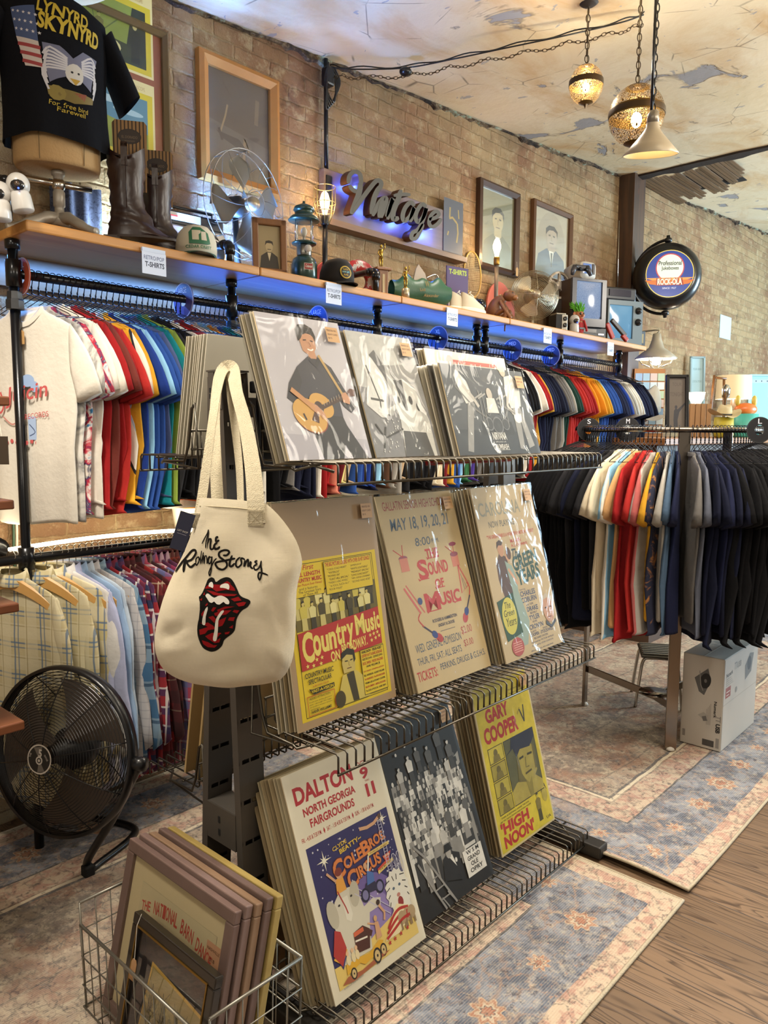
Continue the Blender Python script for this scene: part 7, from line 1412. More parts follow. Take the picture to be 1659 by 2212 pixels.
for z, hx, hy in ((.305, .172, .132), (.32, .170, .130), (.40, .165, .126), (.50, .165, .122), (.60, .172, .122), (.68, .176, .118), (.735, .172, .105), (.775, .115, .085), (.80, .065, .06)):
    secs.append([(hx*sgnp(cos(a), .85)*wob(a, z), hy*sgnp(sin(a), .85)*wob(a, z), z+.010*sin(a*3+1)*(1 if z < .35 else 0)) for a in [2*pi*i/48 for i in range(48)]])
m.loft(secs, TEEB, cap=False); ts = tag(m.build('t_shirt', None, (DX, 2.70, ZS), (0, 0, FACE+.55)), 'black t-shirt with an eagle and flag print worn by the dress form', 't-shirt')
for s in (-1, 1):
    m = MB(); S = []
    for j in range(6):
        u = j/5; c = Vector((s*(.165+.085*u), 0, .70-.20*u)); S.append([(c.x+s*.030*cos(a)*(1+.2*u)*.9, (.075+.012*u)*sin(a), c.z+.055*cos(a)*.6) for a in [2*pi*i/18 for i in range(18)]])
    m.loft(S, TEEB, cap=False); m.build('sleeve', ts)
# printed chest art, bent around the shirt
def shirt_surf(u, z):
    a = -pi/2+u/.16; k = None
    L_ = [(.305, .172, .132), (.40, .165, .126), (.50, .165, .122), (.60, .172, .122), (.68, .176, .118), (.735, .172, .105), (.80, .065, .06)]
    for (z0, x0, y0), (z1, x1, y1) in zip(L_[:-1], L_[1:]):
        if z0 <= z <= z1: t = (z-z0)/(z1-z0); hx, hy = x0+(x1-x0)*t, y0+(y1-y0)*t
    return Vector((hx*sgnp(cos(a), .85)*wob(a, z), hy*sgnp(sin(a), .85)*wob(a, z), z))
a = Art(1.); a.L = 0; GY = '#b39a2c'
def starpts(): pass
a.poly([(-.135, .70), (-.055, .715), (-.05, .60), (-.12, .61)], '#39496f').poly([(-.12, .61), (-.05, .60), (-.04, .52), (-.095, .52)], '#b5aaa4').up()
for i in range(5):
    for j in range(3): a.star(-.125+.018*i+.004*j, .69-.028*j-.002*i, .006, '#c4c0c2')
for j in range(3): a.line([(-.115+.006*j, .588-.026*j), (-.045+.002*j, .58-.026*j)], .011, '#8a2c30')
a.txt('LYNYRD', -.05, .70, .13, .045, GY, .03, -.15).txt('SKYNYRD', -.05, .645, .17, .055, GY, .04, -.12)
a.poly([(-.04, .60), (.0, .60), (.03, .57), (.06, .60), (.115, .59), (.10, .53), (.09, .48), (.06, .50), (.03, .52), (.0, .50), (-.025, .48), (-.035, .53)], '#5f6178').up()
for s in (-1, 1):
    for i in range(7): a.line([(.035+s*.02, .565-.006*i), (.035+s*(.055+.004*i), .59-.012*i), (.035+s*(.075-.002*i), .565-.018*i)], .006, '#b5b3b8', 3)
a.ellp(.035, .52, .026, .034, '#b9b5ae', 14).up().poly([(.02, .505), (.05, .505), (.035, .485)], '#a8862c').ellp(.026, .525, .004, .004, '#1a1a1a', 6).ellp(.045, .525, .004, .004, '#1a1a1a', 6); a.L -= 1
a.poly([(-.035, .47), (.10, .46), (.095, .44), (.03, .425), (-.03, .44)], '#6a5a24').ellp(-.01, .45, .02, .025, '#7a6a2c', 10).poly([(.03, .46), (.07, .465), (.06, .44)], '#7a3a24').txt('For free bird', -.03, .41, .10, .016, GY, 0, -.1).txt('Farewell', -.01, .392, .07, .015, GY, 0, -.1)
a.bend(lambda v: shirt_surf(v[0], v[1]) + Vector((shirt_surf(v[0], v[1]).x, shirt_surf(v[0], v[1]).y, 0)).normalized()*(.0012+v[2]), .012)
a.build('chest_print', ts)
# cream western hat on the dress form's neck
HATC = mat('#c4b48c', .85, 0, .06, 10, .3, 120)
def cowboy(loc, rz, s, label, tilt=0., band='#2a241c', mt=None):
    o = thing('cowboy_hat', label, 'hat', loc, rz); o.rotation_euler[0] = tilt; mt = mt or HATC
    m = MB(); m.grid(lambda u, v: ((.075+.095*v)*1.12*cos(2*pi*u)*s, (.075+.095*v)*.95*sin(2*pi*u)*s*(1-.12*v), (.055*v**1.6*abs(cos(2*pi*u))**1.5*1.3-.018*v*abs(sin(2*pi*u))+.0)*s), 48, 6, mt, cu=True); m.build('brim', o)
    m = MB(); m.loft([[(.084*cos(a)*q*s, .072*sin(a)*q*s, (z-(.028*(1-abs(cos(a)))*w_))*s) for a in [2*pi*i/36 for i in range(36)]] for q, z, w_ in ((1.02, -.002, 0), (1., .03, 0), (.93, .075, .1), (.80, .108, .3), (.58, .118, .9), (.25, .108, 1.2))], mt); m.build('crown', o)
    m = MB(); m.lathe([(1.0, .002), (1.03, .006), (1.025, .016), (.99, .02)], mat(band, .6), 36, TR(s=(.085*s, .073*s, s)), cap=False); m.build('hat_band', o); return o
cowboy((DX+.085, 2.665, ZS+.90), FACE+.6, 1.05, 'cream western hat resting on the neck of the dress form', -.1, mt=mat('#cfc5a4', .85, 0, .05, 10))

# boots
def boot(loc, rz, label, mt=LEATH, k=1., sole='#2a1a12', pull=True, group=None, toe=.215):
    o = thing('cowboy_boot', label, 'boot', loc, rz, group)
    m = MB(); S = []
    prof = [(0.008, .035, .043, .148), (.05, .030, .040, .085), (.085, .018, .046, .056), (.13, .010, .052, .050), (.20, .004, .058, .054), (.26, .002, .062, .058), (.30, .0, .064, .060)]
    P = [(z, ox, hx, hy) for z, ox, hx, hy in [(.012, .045, .115, .036), (.030, .045, .113, .038), (.052, .030, .092, .038), (.075, .016, .074, .038), (.10, .004, .060, .040), (.14, .0, .056, .044), (.20, .0, .060, .050), (.26, .0, .064, .054), (.295, .0, .066, .056)]]
    Pq = []
    for (z0, a0, b0, c0), (z1, a1, b1, c1) in zip(P[:-1], P[1:]):
        for t_ in (0, .33, .66): Pq.append((z0+(z1-z0)*t_, a0+(a1-a0)*t_, b0+(b1-b0)*t_, c0+(c1-c0)*t_))
    for z, ox, hx, hy in Pq+[P[-1]]:
        ring = []
        for i in range(28):
            a = 2*pi*i/28; x = ox+hx*cos(a); y = hy*sin(a)
            if z < .08: y *= (1-.55*max(0, cos(a))**2*(x > ox))
            wv = (.0045*mnoise.noise((cos(a)*2.2, sin(a)*2.2, z*26))+.0025*sin(z*150+a*3))*(z > .05 and z < .28)
            zz = z+(.022*cos(2*a) if z > .28 else 0)-(.020*max(0, cos(a))*(1 if .02 < z < .08 else 0))
            ring.append(((x+wv)*k, (y+wv)*k, zz*k))
        S.append(ring)
    m.loft(S, mt, cap=False); m.build('shaft', o)
    m = MB(); m.prism([((.045+.120*cos(a))*k, .040*k*sin(a)*(1-.5*max(0, cos(a))**2)) for a in [2*pi*i/30 for i in range(30)]], .008*k, mat(sole, .5), TR((0, 0, .010*k))); m.box((-.052*k, 0, -.006*k), (.055*k, .06*k, .034*k), mat(sole, .5)); m.build('sole', o)
    if pull:
        for s in (-1, 1): m = MB(); m.ribbon([(0, s*.056*k, .24*k), (0, s*.060*k, .30*k), (0, s*.054*k, .318*k), (0, s*.046*k, .29*k)], .022*k, .002, mt, (0, 1, 0)); m.tube([(.004*k, s*.0535*k, .10*k), (.004*k, s*.0575*k, .27*k)], .0016*k, mt, 5); m.build('pull_strap', o)
    return o
b1x = sx(277, 520, 2.60); BZ = ZS+.023
boot((b1x, 2.60, BZ), -.62, 'dark brown cowboy boot at the front of the pair on the shelf', k=1.02)
boot((sx(338, 520, 2.70), 2.70, BZ), -.55, 'dark brown cowboy boot behind its partner, beside the boombox', k=1.0)
def striped():
    t = NT('striped_card'); x, y, z = t.xyz(t.obj()); t.col(t.ramp(t.m_('FRACT', t.m_('MULTIPLY', x, 78.)), [(0, '#8a6a42'), (.55, '#2f2118'), (.9, '#8a6a42')], 'CONSTANT')); t.rough(.7); MC['striped'] = t.m; return t.m
STR = striped()
for px, Y, lab, zz in ((283, 2.605, 'striped brown cardboard insert standing in the front boot', .445), (340, 2.705, 'striped brown cardboard insert standing in the rear boot', .41)):
    o = thing('boot_insert', lab, 'card', (sx(px, 400, Y), Y, ZS+.20), FACE+.25)
    hh = zz-.2; m = MB(); m.prism([(-.055, 0), (.055, 0), (.060, hh-.012), (.050, hh), (-.050, hh), (-.060, hh-.012)], .003, STR, frame((0, 0, 0), (1, 0, 0), (0, 0, 1), (0, -1, 0))); m.build('card', o)
    a = Art(.1); a.ellp(0, (hh-.055)/.1, .40, .26, '#1d1613', 30).up().ellp(0, (hh-.055)/.1, .37, .235, '#2b201a', 30).up().txt('EL DORADO', -.27, (hh-.062)/.1, .54, .09, '#6d5a44').txt('HANDMADE BOOTS', -.17, (hh-.073)/.1, .34, .04, '#6d5a44'); q = a.build('oval_label', o); q.matrix_local = frame((0, -.002, 0), (1, 0, 0), (0, 0, 1), (0, -1, 0)) @ Matrix.Scale(.1, 4)
# denim jeans-like cloth hanging on the wall behind the form
m = MB(); p = PY(162, 470, D-.02); m.grid(lambda u, v: (-.10+.2*u, -.012*sin(u*21)-.01, .12-.24*v), 24, 6, tie_dye('denim_fringe', ['#23283a', '#4a4f63', '#1c1f2c'], 40)); tag(m.build('fringe_cloth', None, p), 'dark denim fringe cloth hanging on the wall behind the dress form', 'cloth')

# boombox
bb = thing('boombox', 'silver and black boombox behind the boots on the shelf', 'boombox', (sx(398, 500, 2.80), 2.80, ZS), FACE+.75)
SILV = mat('#8d8a85', .35, .6); m = MB(); m.box((0, 0, .085), (.34, .10, .17), SILV, bev=.008); m.build('case', bb)
m = MB(); m.box((0, .005, .195), (.33, .09, .06), mat('#1d1c1c', .4), bev=.01); m.tube([(-.15, .03, .21), (-.15, .035, .26), (.15, .035, .26), (.15, .03, .21)], .006, BLACKM, 6); m.build('top_panel', bb)
for x in (-.105, .105): m = MB(); m.T = TR((x, -.051, .08), rx=pi/2); m.lathe([(0, -.004), (.045, -.002), (.05, .003)], mat('#1b1a1a', .6), 28); m.lathe([(.050, 0), (.056, .006), (.060, 0)], CHROME, 28, cap=False); m.build('speaker', bb)
m = MB(); m.box((0, -.052, .08), (.08, .004, .07), mat('#2c2a29', .2)); m.build('cassette_door', bb)
m = MB(); m.box((-.05, -.046, .2), (.20, .004, .03), mat('#c4bfae', .3)); m.box((-.08, -.049, .2), (.05, .003, .006), mat('#b03020', .4)); m.build('tuner_dial', bb)
m = MB(); m.T = TR((-.02, -.066, .085), rz=0, rx=-.08); m.box((0, 0, 0), (.075, .002, .09), mat('#33363a', .4)); m.ell((.0, -.002, .012), (.022, .002, .026), mat('#9a9a98', .8), 12, 8); o = m.build('cassette_sleeve'); o.parent = None; o.matrix_world = Matrix.Translation(bb.location) @ Matrix.Rotation(bb.rotation_euler[2], 4, 'Z'); tag(o, 'small photo card leaning on the boombox', 'card')
# caps
def cap(loc, rz, c1, c2, label, art, brim):
    o = thing('baseball_cap', label, 'cap', loc, rz); m = MB()
    m.loft([[(.078*cos(a)*q, .088*sin(a)*q-.004*z/.1, z) for a in [2*pi*i/32 for i in range(32)]] for q, z in ((1., .006), (1.01, .03), (.98, .06), (.86, .090), (.6, .112), (.25, .122), (.02, .124))], mat(c1, .85)); m.build('crown', o)
    m = MB(); m.grid(lambda u, v: (.078*cos(pi+pi*u)*(1-.1*v), .085*sin(pi+pi*u)-.075*v*sin(pi*u), .008+.022*v*sin(pi*u)*(-.6)+.02*(1-abs(2*u-1))*(1-v)*.2-.012*abs(2*u-1)*v), 20, 6, mat(brim, .7)); m.build('brim', o)
    m = MB(); m.ell((0, 0, .124), (.008, .008, .004), mat(c2, .7), 10, 6); m.build('button', o)
    a = Art(.08); art(a)
    def cb(v):
        x = v[0]*.08; z = v[1]*.08; q = 1.01 if z < .05 else max(.5, 1-(z-.05)*3.9); return Vector((x, -.0905*q*sqrt(max(.05, 1-(x/(.08*q))**2))-.003-v[2]*.08, z))
    a.bend(cb, .15); a.build('front_emblem', o); return o
cap((sx(424, 540, 2.585), 2.585, ZS+.004), FACE+.35, '#c9c2ae', '#2c6a4a', 'white and green cap beside the boot toes on the shelf', lambda a: a.poly([(-.45, .45), (.42, .45), (.55, .5), (.45, 1.0), (.1, 1.25), (-.25, 1.25), (-.45, 1.0)], '#2c6a4a').up().poly([(-.3, .62), (.0, .62), (.0, .7), (-.2, .7), (-.2, .8), (.0, .8), (.0, .88), (-.2, .88), (-.2, 1.0), (.1, 1.0), (.1, 1.1), (-.3, 1.1)], '#c9c2ae').poly([(.12, .62), (.2, .62), (.2, .95), (.28, .95), (.3, .62), (.38, .62), (.34, 1.05), (.12, 1.05)], '#c9c2ae').txt('CEDAR CREST', -.6, .25, 1.2, .14, '#2c6a4a', .02), '#1f4a38')
cap((sx(727, 590, 2.585), 2.585, ZS+.004), FACE+.55, '#1b1714', '#c9772c', 'black cap with a round yellow emblem beside the green lantern', lambda a: a.ellp(0, .62, .36, .36, '#b3962c', 24).up().ellp(0, .62, .29, .29, '#1b1714', 24).up().txt('GATX', -.17, .72, .34, .1, '#b3962c', .02).txt('RAIL', -.15, .42, .3, .1, '#b3962c', .02).rect(-.24, .58, .48, .09, '#3a8a9a'), '#14100e')

# fans on the shelf
def desk_fan(loc, rz, R, zc, label, nb, cagec, bladec, rings, dense, basec):
    o = thing('desk_fan', label, 'fan', loc, rz); T = frame((0, 0, zc), (1, 0, 0), (0, 0, 1), (0, -1, 0)); cm = mat(cagec, .3, .9)
    m = MB(); m.T = T
    def dm(r, s): return s*(.01+.055*(1-(r/R)**2))
    if dense:
        for s in (1, -1):
            for i in range(rings): r = .03+(R-.03)*i/(rings-1); m.tube([(r*cos(2*pi*k/44), r*sin(2*pi*k/44), dm(r, s)) for k in range(44)], .0014, cm, 4, closed=True)
        for k in range(4):
            q = pi/2*k; m.tube([(r*cos(q), r*sin(q), dm(r, 1)+.001) for r in [.02+(R-.02)*j/6 for j in range(7)]], .002, cm, 5)
    else:
        for s in (1, -1):
            m.tube([(R*cos(2*pi*k/48), R*sin(2*pi*k/48), s*.022) for k in range(48)], .0022, cm, 5, closed=True)
            m.tube([(.055*cos(2*pi*k/24), .055*sin(2*pi*k/24), dm(.055, s)) for k in range(24)], .0018, cm, 5, closed=True)
            for k in range(12):
                q = 2*pi*k/12; tw = .5; m.tube([(r*cos(q+tw*(1-r/R)), r*sin(q+tw*(1-r/R)), dm(r, s)) for r in [.055+(R-.055)*j/7 for j in range(8)]], .0015, cm, 4)
        for k in range(8): q = 2*pi*k/8; m.tube([(R*cos(q), R*sin(q), -.022), (R*cos(q), R*sin(q), .022)], .0018, cm, 4)
    m.build('wire_cage', o)
    for k in range(nb):
        m = MB(); m.T = T @ Matrix.Rotation(2*pi*k/nb+.2, 4, 'Z')
        def bf(u, v):
            r = .03+(R*.92-.03)*u; w_ = .5*(.35+1.15*sin(min(u*1.15, 1)*pi*.62))*(1 if u < .8 else sqrt(max(0, 1-((u-.8)/.2)**2))*.999+.001); a = (v-.5)*w_*1.35; return (r*cos(a), r*sin(a), .030*(v-.5)*(1.2-.5*u))
        m.grid(bf, 10, 8, mat(bladec, .6, .05, .12)); m.build('blade', o)
    m = MB(); m.T = T; m.lathe([(.026, .02), (.03, .045), (.024, .062), (0, .066)], mat('#a3957a' if not dense else '#b5ac98', .35, .6), 20); m.build('hub_badge', o)
    m = MB(); m.T = T; m.lathe([(.02, -.02), (.045, -.03), (.05, -.09), (.03, -.12), (0, -.125)], mat(basec, .4, .4), 18); m.T = I4; m.tube([(0, .06, zc-.03), (0, .05, .08), (0, .03, .03)], .014, mat(basec, .4, .4), 8); m.lathe([(.085, 0), (.085, .012), (.05, .03), (.02, .04)], mat(basec, .4, .4), 24, TR((0, .03, 0))); m.build('motor_and_base', o); return o
Rf = 112*(PY(530, 444, 2.74)-CAM0).dot(cf)/FPX
zf = sz(530, 444, 2.74)-ZS
desk_fan((sx(530, 444, 2.74), 2.74, ZS), FACE+1.0, Rf, zf, 'large old desk fan with four dark blades in an open wire cage', 4, '#8a8478', '#4c4334', 0, False, '#2c2a28')
zf = sz(1155, 638, 2.68)-ZS; Rf = 52*(PY(1155, 638, 2.68)-CAM0).dot(cf)/FPX
desk_fan((sx(1155, 638, 2.68), 2.68, ZS), FACE+.1, Rf, zf, 'round cream wire-grille fan on the shelf left of the film reel', 3, '#b5aa92', '#b0a58c', 15, True, '#a59b84')
# small photo frame
o = thing('photo_frame', 'small wooden framed photo of a man in front of the old fan', 'framed picture', (sx(583, 560, 2.60), 2.60, ZS), FACE+.40); o.rotation_euler[0] = -.06
wd_, hd_ = .150, .235; m = MB()
for (cx, cz_, sx_, sz_) in ((0, .014, wd_, .028), (0, hd_-.014, wd_, .028), (-wd_/2+.014, hd_/2, .028, hd_), (wd_/2-.014, hd_/2, .028, hd_)): m.box((cx, 0, cz_), (sx_, .022, sz_), OAK, bev=.005)
m.build('frame', o); m = MB(); m.box((0, .008, hd_/2), (wd_-.01, .004, hd_-.01), mat('#4a3622', .8)); m.tube([(0, .01, hd_*.7), (0, .09, .0)], .005, mat('#4a3622', .8), 5); m.build('back_stand', o)
a = Art(.1); a.rect(-.5, -.1, 1, 1.9, '#9a8a66').up().poly([(-.42, -.1), (.42, -.1), (.36, .45), (.12, .62), (-.12, .62), (-.36, .45)], '#38332a').up().poly([(-.08, .6), (.08, .6), (0, .25)], '#c4b898').ellp(0, .85, .16, .22, '#b3a17a', 16).up().poly([(-.18, .9), (-.15, 1.08), (0, 1.12), (.15, 1.08), (.18, .9), (.1, 1.0), (-.1, 1.0)], '#3a3226').line([(-.08, .74), (.08, .74)], .03, '#4a4030'); q = a.build('print', o); q.matrix_local = frame((0, .004, .035), (1, 0, 0), (0, 0, 1), (0, -1, 0)) @ Matrix.Scale(.1, 4)
# lantern
o = onshelf('camping_lantern', 'green camping lantern with glass globe, beside the caged bulb lamp', 'lantern', 657, 560, 2.62, FACE)
GRN = mat('#1d3a30', .3, .2, coat=.5); h0 = sz(657, 436, 2.62)-ZS; k = h0/.34
m = MB(); m.lathe([(.052*k, 0), (.056*k, .004), (.056*k, .075*k), (.048*k, .10*k), (.030*k, .112*k)], GRN, 32); m.build('fount', o)
a = Art(.04); a.rect(-.5, -.35, 1, .7, '#c9c2b4').up().rect(-.46, -.31, .92, .62, '#8c2c26').up().txt('Coleman', -.38, -.13, .76, .3, '#d6cfc0', .02, 0, .2); q = a.build('red_label', o); q.matrix_local = frame((.024*k, -.0525*k, .060*k), Vector((.92, .39, 0)), (0, 0, 1), Vector((.39, -.92, 0))) @ Matrix.Scale(.04, 4)
m = MB(); m.lathe([(.030*k, .112*k), (.032*k, .115*k), (.032*k, .155*k), (.028*k, .16*k)], mat('#8a877f', .3, .9), 24); m.build('collar', o)
m = MB(); m.T = TR((.022*k, -.034*k, .135*k), rx=pi/2); m.lathe([(.006, -.01), (.006, .012), (.016, .013), (.016, .018), (0, .019)], mat('#c9c4b8', .4), 14); m.build('valve_knob', o)
m = MB(); m.lathe([(.052*k, .162*k), (.054*k, .168*k), (.046*k, .172*k)], GRN, 30); m.build('globe_tray', o)
m = MB(); m.lathe([(.040*k, .17*k), (.041*k, .255*k)], glassy('lantern_glass', (1, 1, 1), .03, .08), 30, cap=False); m.build('glass_globe', o)
m = MB()
for q in range(4): a_ = pi/4+q*pi/2; m.tube([(.046*k*cos(a_), .046*k*sin(a_), .168*k), (.046*k*cos(a_), .046*k*sin(a_), .26*k)], .0022, CHROME, 5)
m.tube([(0, 0, .16*k), (0, 0, .215*k)], .006*k, mat('#8a877f', .3, .9), 8); m.ell((0, 0, .215*k), (.014*k, .014*k, .02*k), mat('#c9c2b0', .8), 10, 8); m.build('guard_posts', o)
m = MB(); m.lathe([(.066*k, .258*k), (.068*k, .262*k), (.055*k, .278*k), (.040*k, .285*k), (.040*k, .30*k), (.046*k, .303*k), (.040*k, .318*k), (.018*k, .328*k), (.006*k, .332*k), (.005*k, .342*k), (0, .343*k)], GRN, 32); m.build('ventilator', o)
# caged bulb lamps
def bulb_lamp(px, Y, zb_, label, cage, stemm, power, wid=.03):
    o = onshelf('bulb_lamp', label, 'lamp', px, 560, Y, 0); z1 = zb_-ZS
    m = MB(); m.lathe([(.05, 0), (.05, .01), (.02, .018)], stemm, 20); m.tube([(0, 0, .01), (0, 0, z1-.05)], .013, stemm, 10); m.build('stem', o)
    m = MB(); m.lathe([(.017, z1-.055), (.019, z1-.05), (.019, z1-.012), (.015, z1-.005)], BLACKM if cage else mat('#8a6a2c', .3, .9), 16); m.build('socket', o)
    m = MB(); m.lathe([(.011, z1-.005), (.013, z1+.01), (.024, z1+.045), (.025, z1+.065), (.016, z1+.095), (.004, z1+.108), (0, z1+.109)], mat('#ffcf86', .2, es=9.) if cage else mat('#ffe7b0', .2, es=14.), 20); m.build('bulb', o)
    if cage:
        cm = mat('#b5a26a', .35, .7); m = MB(); rr = [(.020, -.05), (.045, .01), (.052, .05), (.052, .125)]
        for q in range(8): a_ = 2*pi*q/8; m.tube([(r*cos(a_), r*sin(a_), z1+z) for r, z in rr], .0020, cm, 5)
        for r, z in rr[1:]: m.tube([(r*cos(2*pi*i/30), r*sin(2*pi*i/30), z1+z) for i in range(30)], .0020, cm, 5, closed=True)
        m.build('wire_cage', o)
    light('bulb_lamp_light', 'POINT', (o.location.x, Y-.0, ZS+z1+.05), power, WARMER, .03); return o
bulb_lamp(702, 2.80, sz(702, 462, 2.80), 'pipe lamp with a glowing caged bulb left of the vintage sign', True, pipe, 22)
bulb_lamp(1073, 2.76, sz(1073, 553, 2.76), 'candlestick lamp with a bare glowing bulb before the man portrait', False, mat('#6d6456', .5, .3), 20)
# round trays / helmet
o = onshelf('serving_tray', 'round red metal tray leaning on the wall behind the black cap', 'tray', 716, 590, 2.86, FACE+.5); m = MB(); m.T = TR((0, 0, .095), rx=pi/2-.15); m.lathe([(0, 0), (.085, 0), (.098, .012), (.104, .012), (.09, -.004), (0, -.006)], mat('#8c2a28', .35, .3, .1), 40); m.build('tray', o)
def enamel():
    t = NT('chipped_red_enamel'); n = t.noise(t.obj(), 16, 4, .65); t.col(t.ramp(n, [(.40, '#9a9690'), (.47, '#b9b3ac'), (.5, '#9c2a2a'), (.7, '#8a2424')], 'CONSTANT')); t.rough(.3); return t.m
o = onshelf('hose_reel', 'chipped red and white ring wheel on the shelf right of the black cap', 'wheel', 776, 600, 2.76, FACE+.55); m = MB(); m.T = TR((0, 0, .10), rx=pi/2); m.lathe([(.045, -.02), (.095, -.022), (.105, 0), (.095, .022), (.045, .02), (.04, 0), (.045, -.02)], enamel(), 40, cap=False); m.build('ring', o)
# trophies
GOLDM = mat('#a88a3c', .28, .95)
def figure(m, z, k, mt):
    m.lathe([(.012*k, 0), (.014*k, .004*k), (.010*k, .008*k)], mt, 12, TR((0, 0, z)))
    for s in (-1, 1): m.tube([(s*.004*k, 0, z+.006*k), (s*.007*k, 0, z+.03*k), (s*.006*k, 0, z+.055*k)], [.004*k, .0045*k, .006*k], mt, 7)
    m.tube([(0, 0, z+.052*k), (0, 0, z+.075*k), (.001, 0, z+.098*k)], [.010*k, .009*k, .012*k], mt, 9)
    m.tube([(-.012*k, 0, z+.096*k), (-.020*k, -.004*k, z+.075*k), (-.010*k, -.010*k, z+.062*k)], .0034*k, mt, 6); m.tube([(.012*k, 0, z+.096*k), (.022*k, -.004*k, z+.112*k), (.018*k, -.006*k, z+.13*k)], .0034*k, mt, 6); m.ell((0, 0, z+.115*k), (.008*k, .008*k, .010*k), mt, 10, 8)
o = onshelf('trophy', 'wooden column trophy with a gold figure on top, beside the green jacket', 'trophy', 823, 605, 2.68, FACE+.5); zt = sz(823, 580, 2.68)-ZS
m = MB(); m.box((0, 0, zt/2), (.055, .055, zt-.02), OAK, bev=.004); m.box((0, 0, zt-.006), (.085, .075, .014), OAK, bev=.003); m.box((0, 0, .008), (.085, .075, .016), OAK, bev=.003); m.build('wood_column', o); m = MB(); figure(m, zt, .95, GOLDM); m.build('gold_figure', o); m = MB(); m.box((0, -.029, zt*.5), (.014, .002, zt*.6), mat('#8a7a5c', .4, .5)); m.build('plaque', o)
o = onshelf('trophy', 'small gold figure trophy standing before the green jacket', 'trophy', 876, 628, 2.545, FACE+.3); m = MB(); m.lathe([(.020, 0), (.020, .05), (.016, .052)], mat('#b0a58c', .3, .6), 16); m.build('base', o); m = MB(); figure(m, .052, .85, GOLDM); m.build('gold_figure', o)
# green jacket heap on a hanger
o = onshelf('green_jacket', 'green satin jacket folded over a hanger on the shelf', 'jacket', 908, 625, 2.64, FACE+.45)
JG = mat('#1c4a30', .42, 0, .18, 7, .4, 22); m = MB()
m.grid(lambda u, v: ((-.26+.52*v)*.66, .055*cos(2*pi*u)*(1-.25*abs(2*v-1)), max(.0, .075+(.075+.010*sin(v*9))*sin(2*pi*u)*(1-.45*abs(2*v-1)**3))+.012*sin(v*22+u*9)*max(0, sin(2*pi*u))), 28, 24, JG, cu=True); m.build('body', o)
a = Art(.1); a.txt('W', .2, .95, .25, .3, '#8a6a2c', 0, .1).txt('Ltd', -.1, .7, .3, .16, '#8a6a2c', 0, .1).txt('Alexander', .1, .42, .9, .17, '#8a6a2c', 0, .05, .2); q = a.build('gold_lettering', o); q.matrix_local = frame((-.02, -.056, 0), (1, 0, 0), (0, 0, 1), (0, -1, 0)) @ Matrix.Scale(.1, 4)
m = MB(); m.prism([(-.05, .13), (.03, .14), (.02, .17), (-.02, .215), (-.035, .19)], .012, mat('#a3978a', .85), frame((0, -.01, 0), (1, 0, 0), (0, 0, 1), (0, -1, 0))); m.tube(smooth_path([(.03, 0, .15), (.09, 0, .175), (.11, 0, .16), (.10, 0, .14)], 4), .003, CHROME, 6); m.build('collar_and_hanger', o)
# t-shirts sign
o = onshelf('store_sign', 'purple T-SHIRTS sign card standing behind the sneakers', 'sign', 987, 640, 2.80, FACE+.62); wS = 68*4.05/FPX; hS = sz(987, 577, 2.80)-ZS
m = MB(); m.box((0, 0, hS/2), (wS, .006, hS), mat('#3b2a52', .5)); m.tube([(0, .0, hS*.6), (0, .08, 0)], .004, BLACKM, 5); m.build('card', o)
a = Art(wS); A = hS/wS; a.rect(-.48, .02, .96, A-.04, '#4a3560').up().txt('T-SHIRTS', -.40, A-.27, .82, .18, '#a8b83a', .04).rect(-.40, .12, .5, .62, '#b9b0b4').rect(.14, .10, .3, .66, '#6a5a7c').up()
for i, s_ in enumerate(('Best', 'Vintage', 'culture', 'favorite', 'shirts')): a.txt(s_, -.34, .60-.1*i, .34, .07, '#b5506a', .02)
a.ellp(.29, .58, .09, .09, '#3b2a52', 14).ellp(.29, .58, .05, .05, '#b9b0b4', 12)
for i in range(4): a.rect(.19, .18+.07*i, .2, .02, '#b9b0b4')
q = a.build('printed_face', o); q.matrix_local = frame((0, -.0032, 0), (1, 0, 0), (0, 0, 1), (0, -1, 0)) @ Matrix.Scale(wS, 4)
# racket
o = thing('tennis_racket', 'old tennis racket leaning on the wall behind the candlestick lamp', 'racket', (sx(1026, 640, 2.86), 2.86, ZS), FACE+.35); o.rotation_euler[0] = -.12; zt = sz(1026, 540, 2.88)-ZS
RW = mat('#b8954c', .4); a_, b_ = .058, .145; zc = zt-b_
m = MB(); m.tube([(a_*cos(2*pi*k/40), 0, zc+b_*sin(2*pi*k/40)) for k in range(40)], .0055, RW, 8, closed=True); m.build('head_frame', o); m = MB()
for i in range(-6, 7): x = i*.0082; h_ = b_*sqrt(1-(x/a_)**2); m.tube([(x, 0, zc-h_), (x, 0, zc+h_)], .0008, mat('#c9bd98', .7), 3)
for i in range(-12, 13): z = i*.0113; w_ = a_*sqrt(1-(z/b_)**2); m.tube([(-w_, 0, zc+z), (w_, 0, zc+z)], .0008, mat('#c9bd98', .7), 3)
m.build('strings', o); m = MB(); m.tube([(0, 0, zc-b_), (0, 0, .04)], [.006, .010], RW, 8); m.tube([(0, 0, .07), (0, 0, 0)], .013, mat('#4a2c1c', .8), 8); m.build('handle', o)
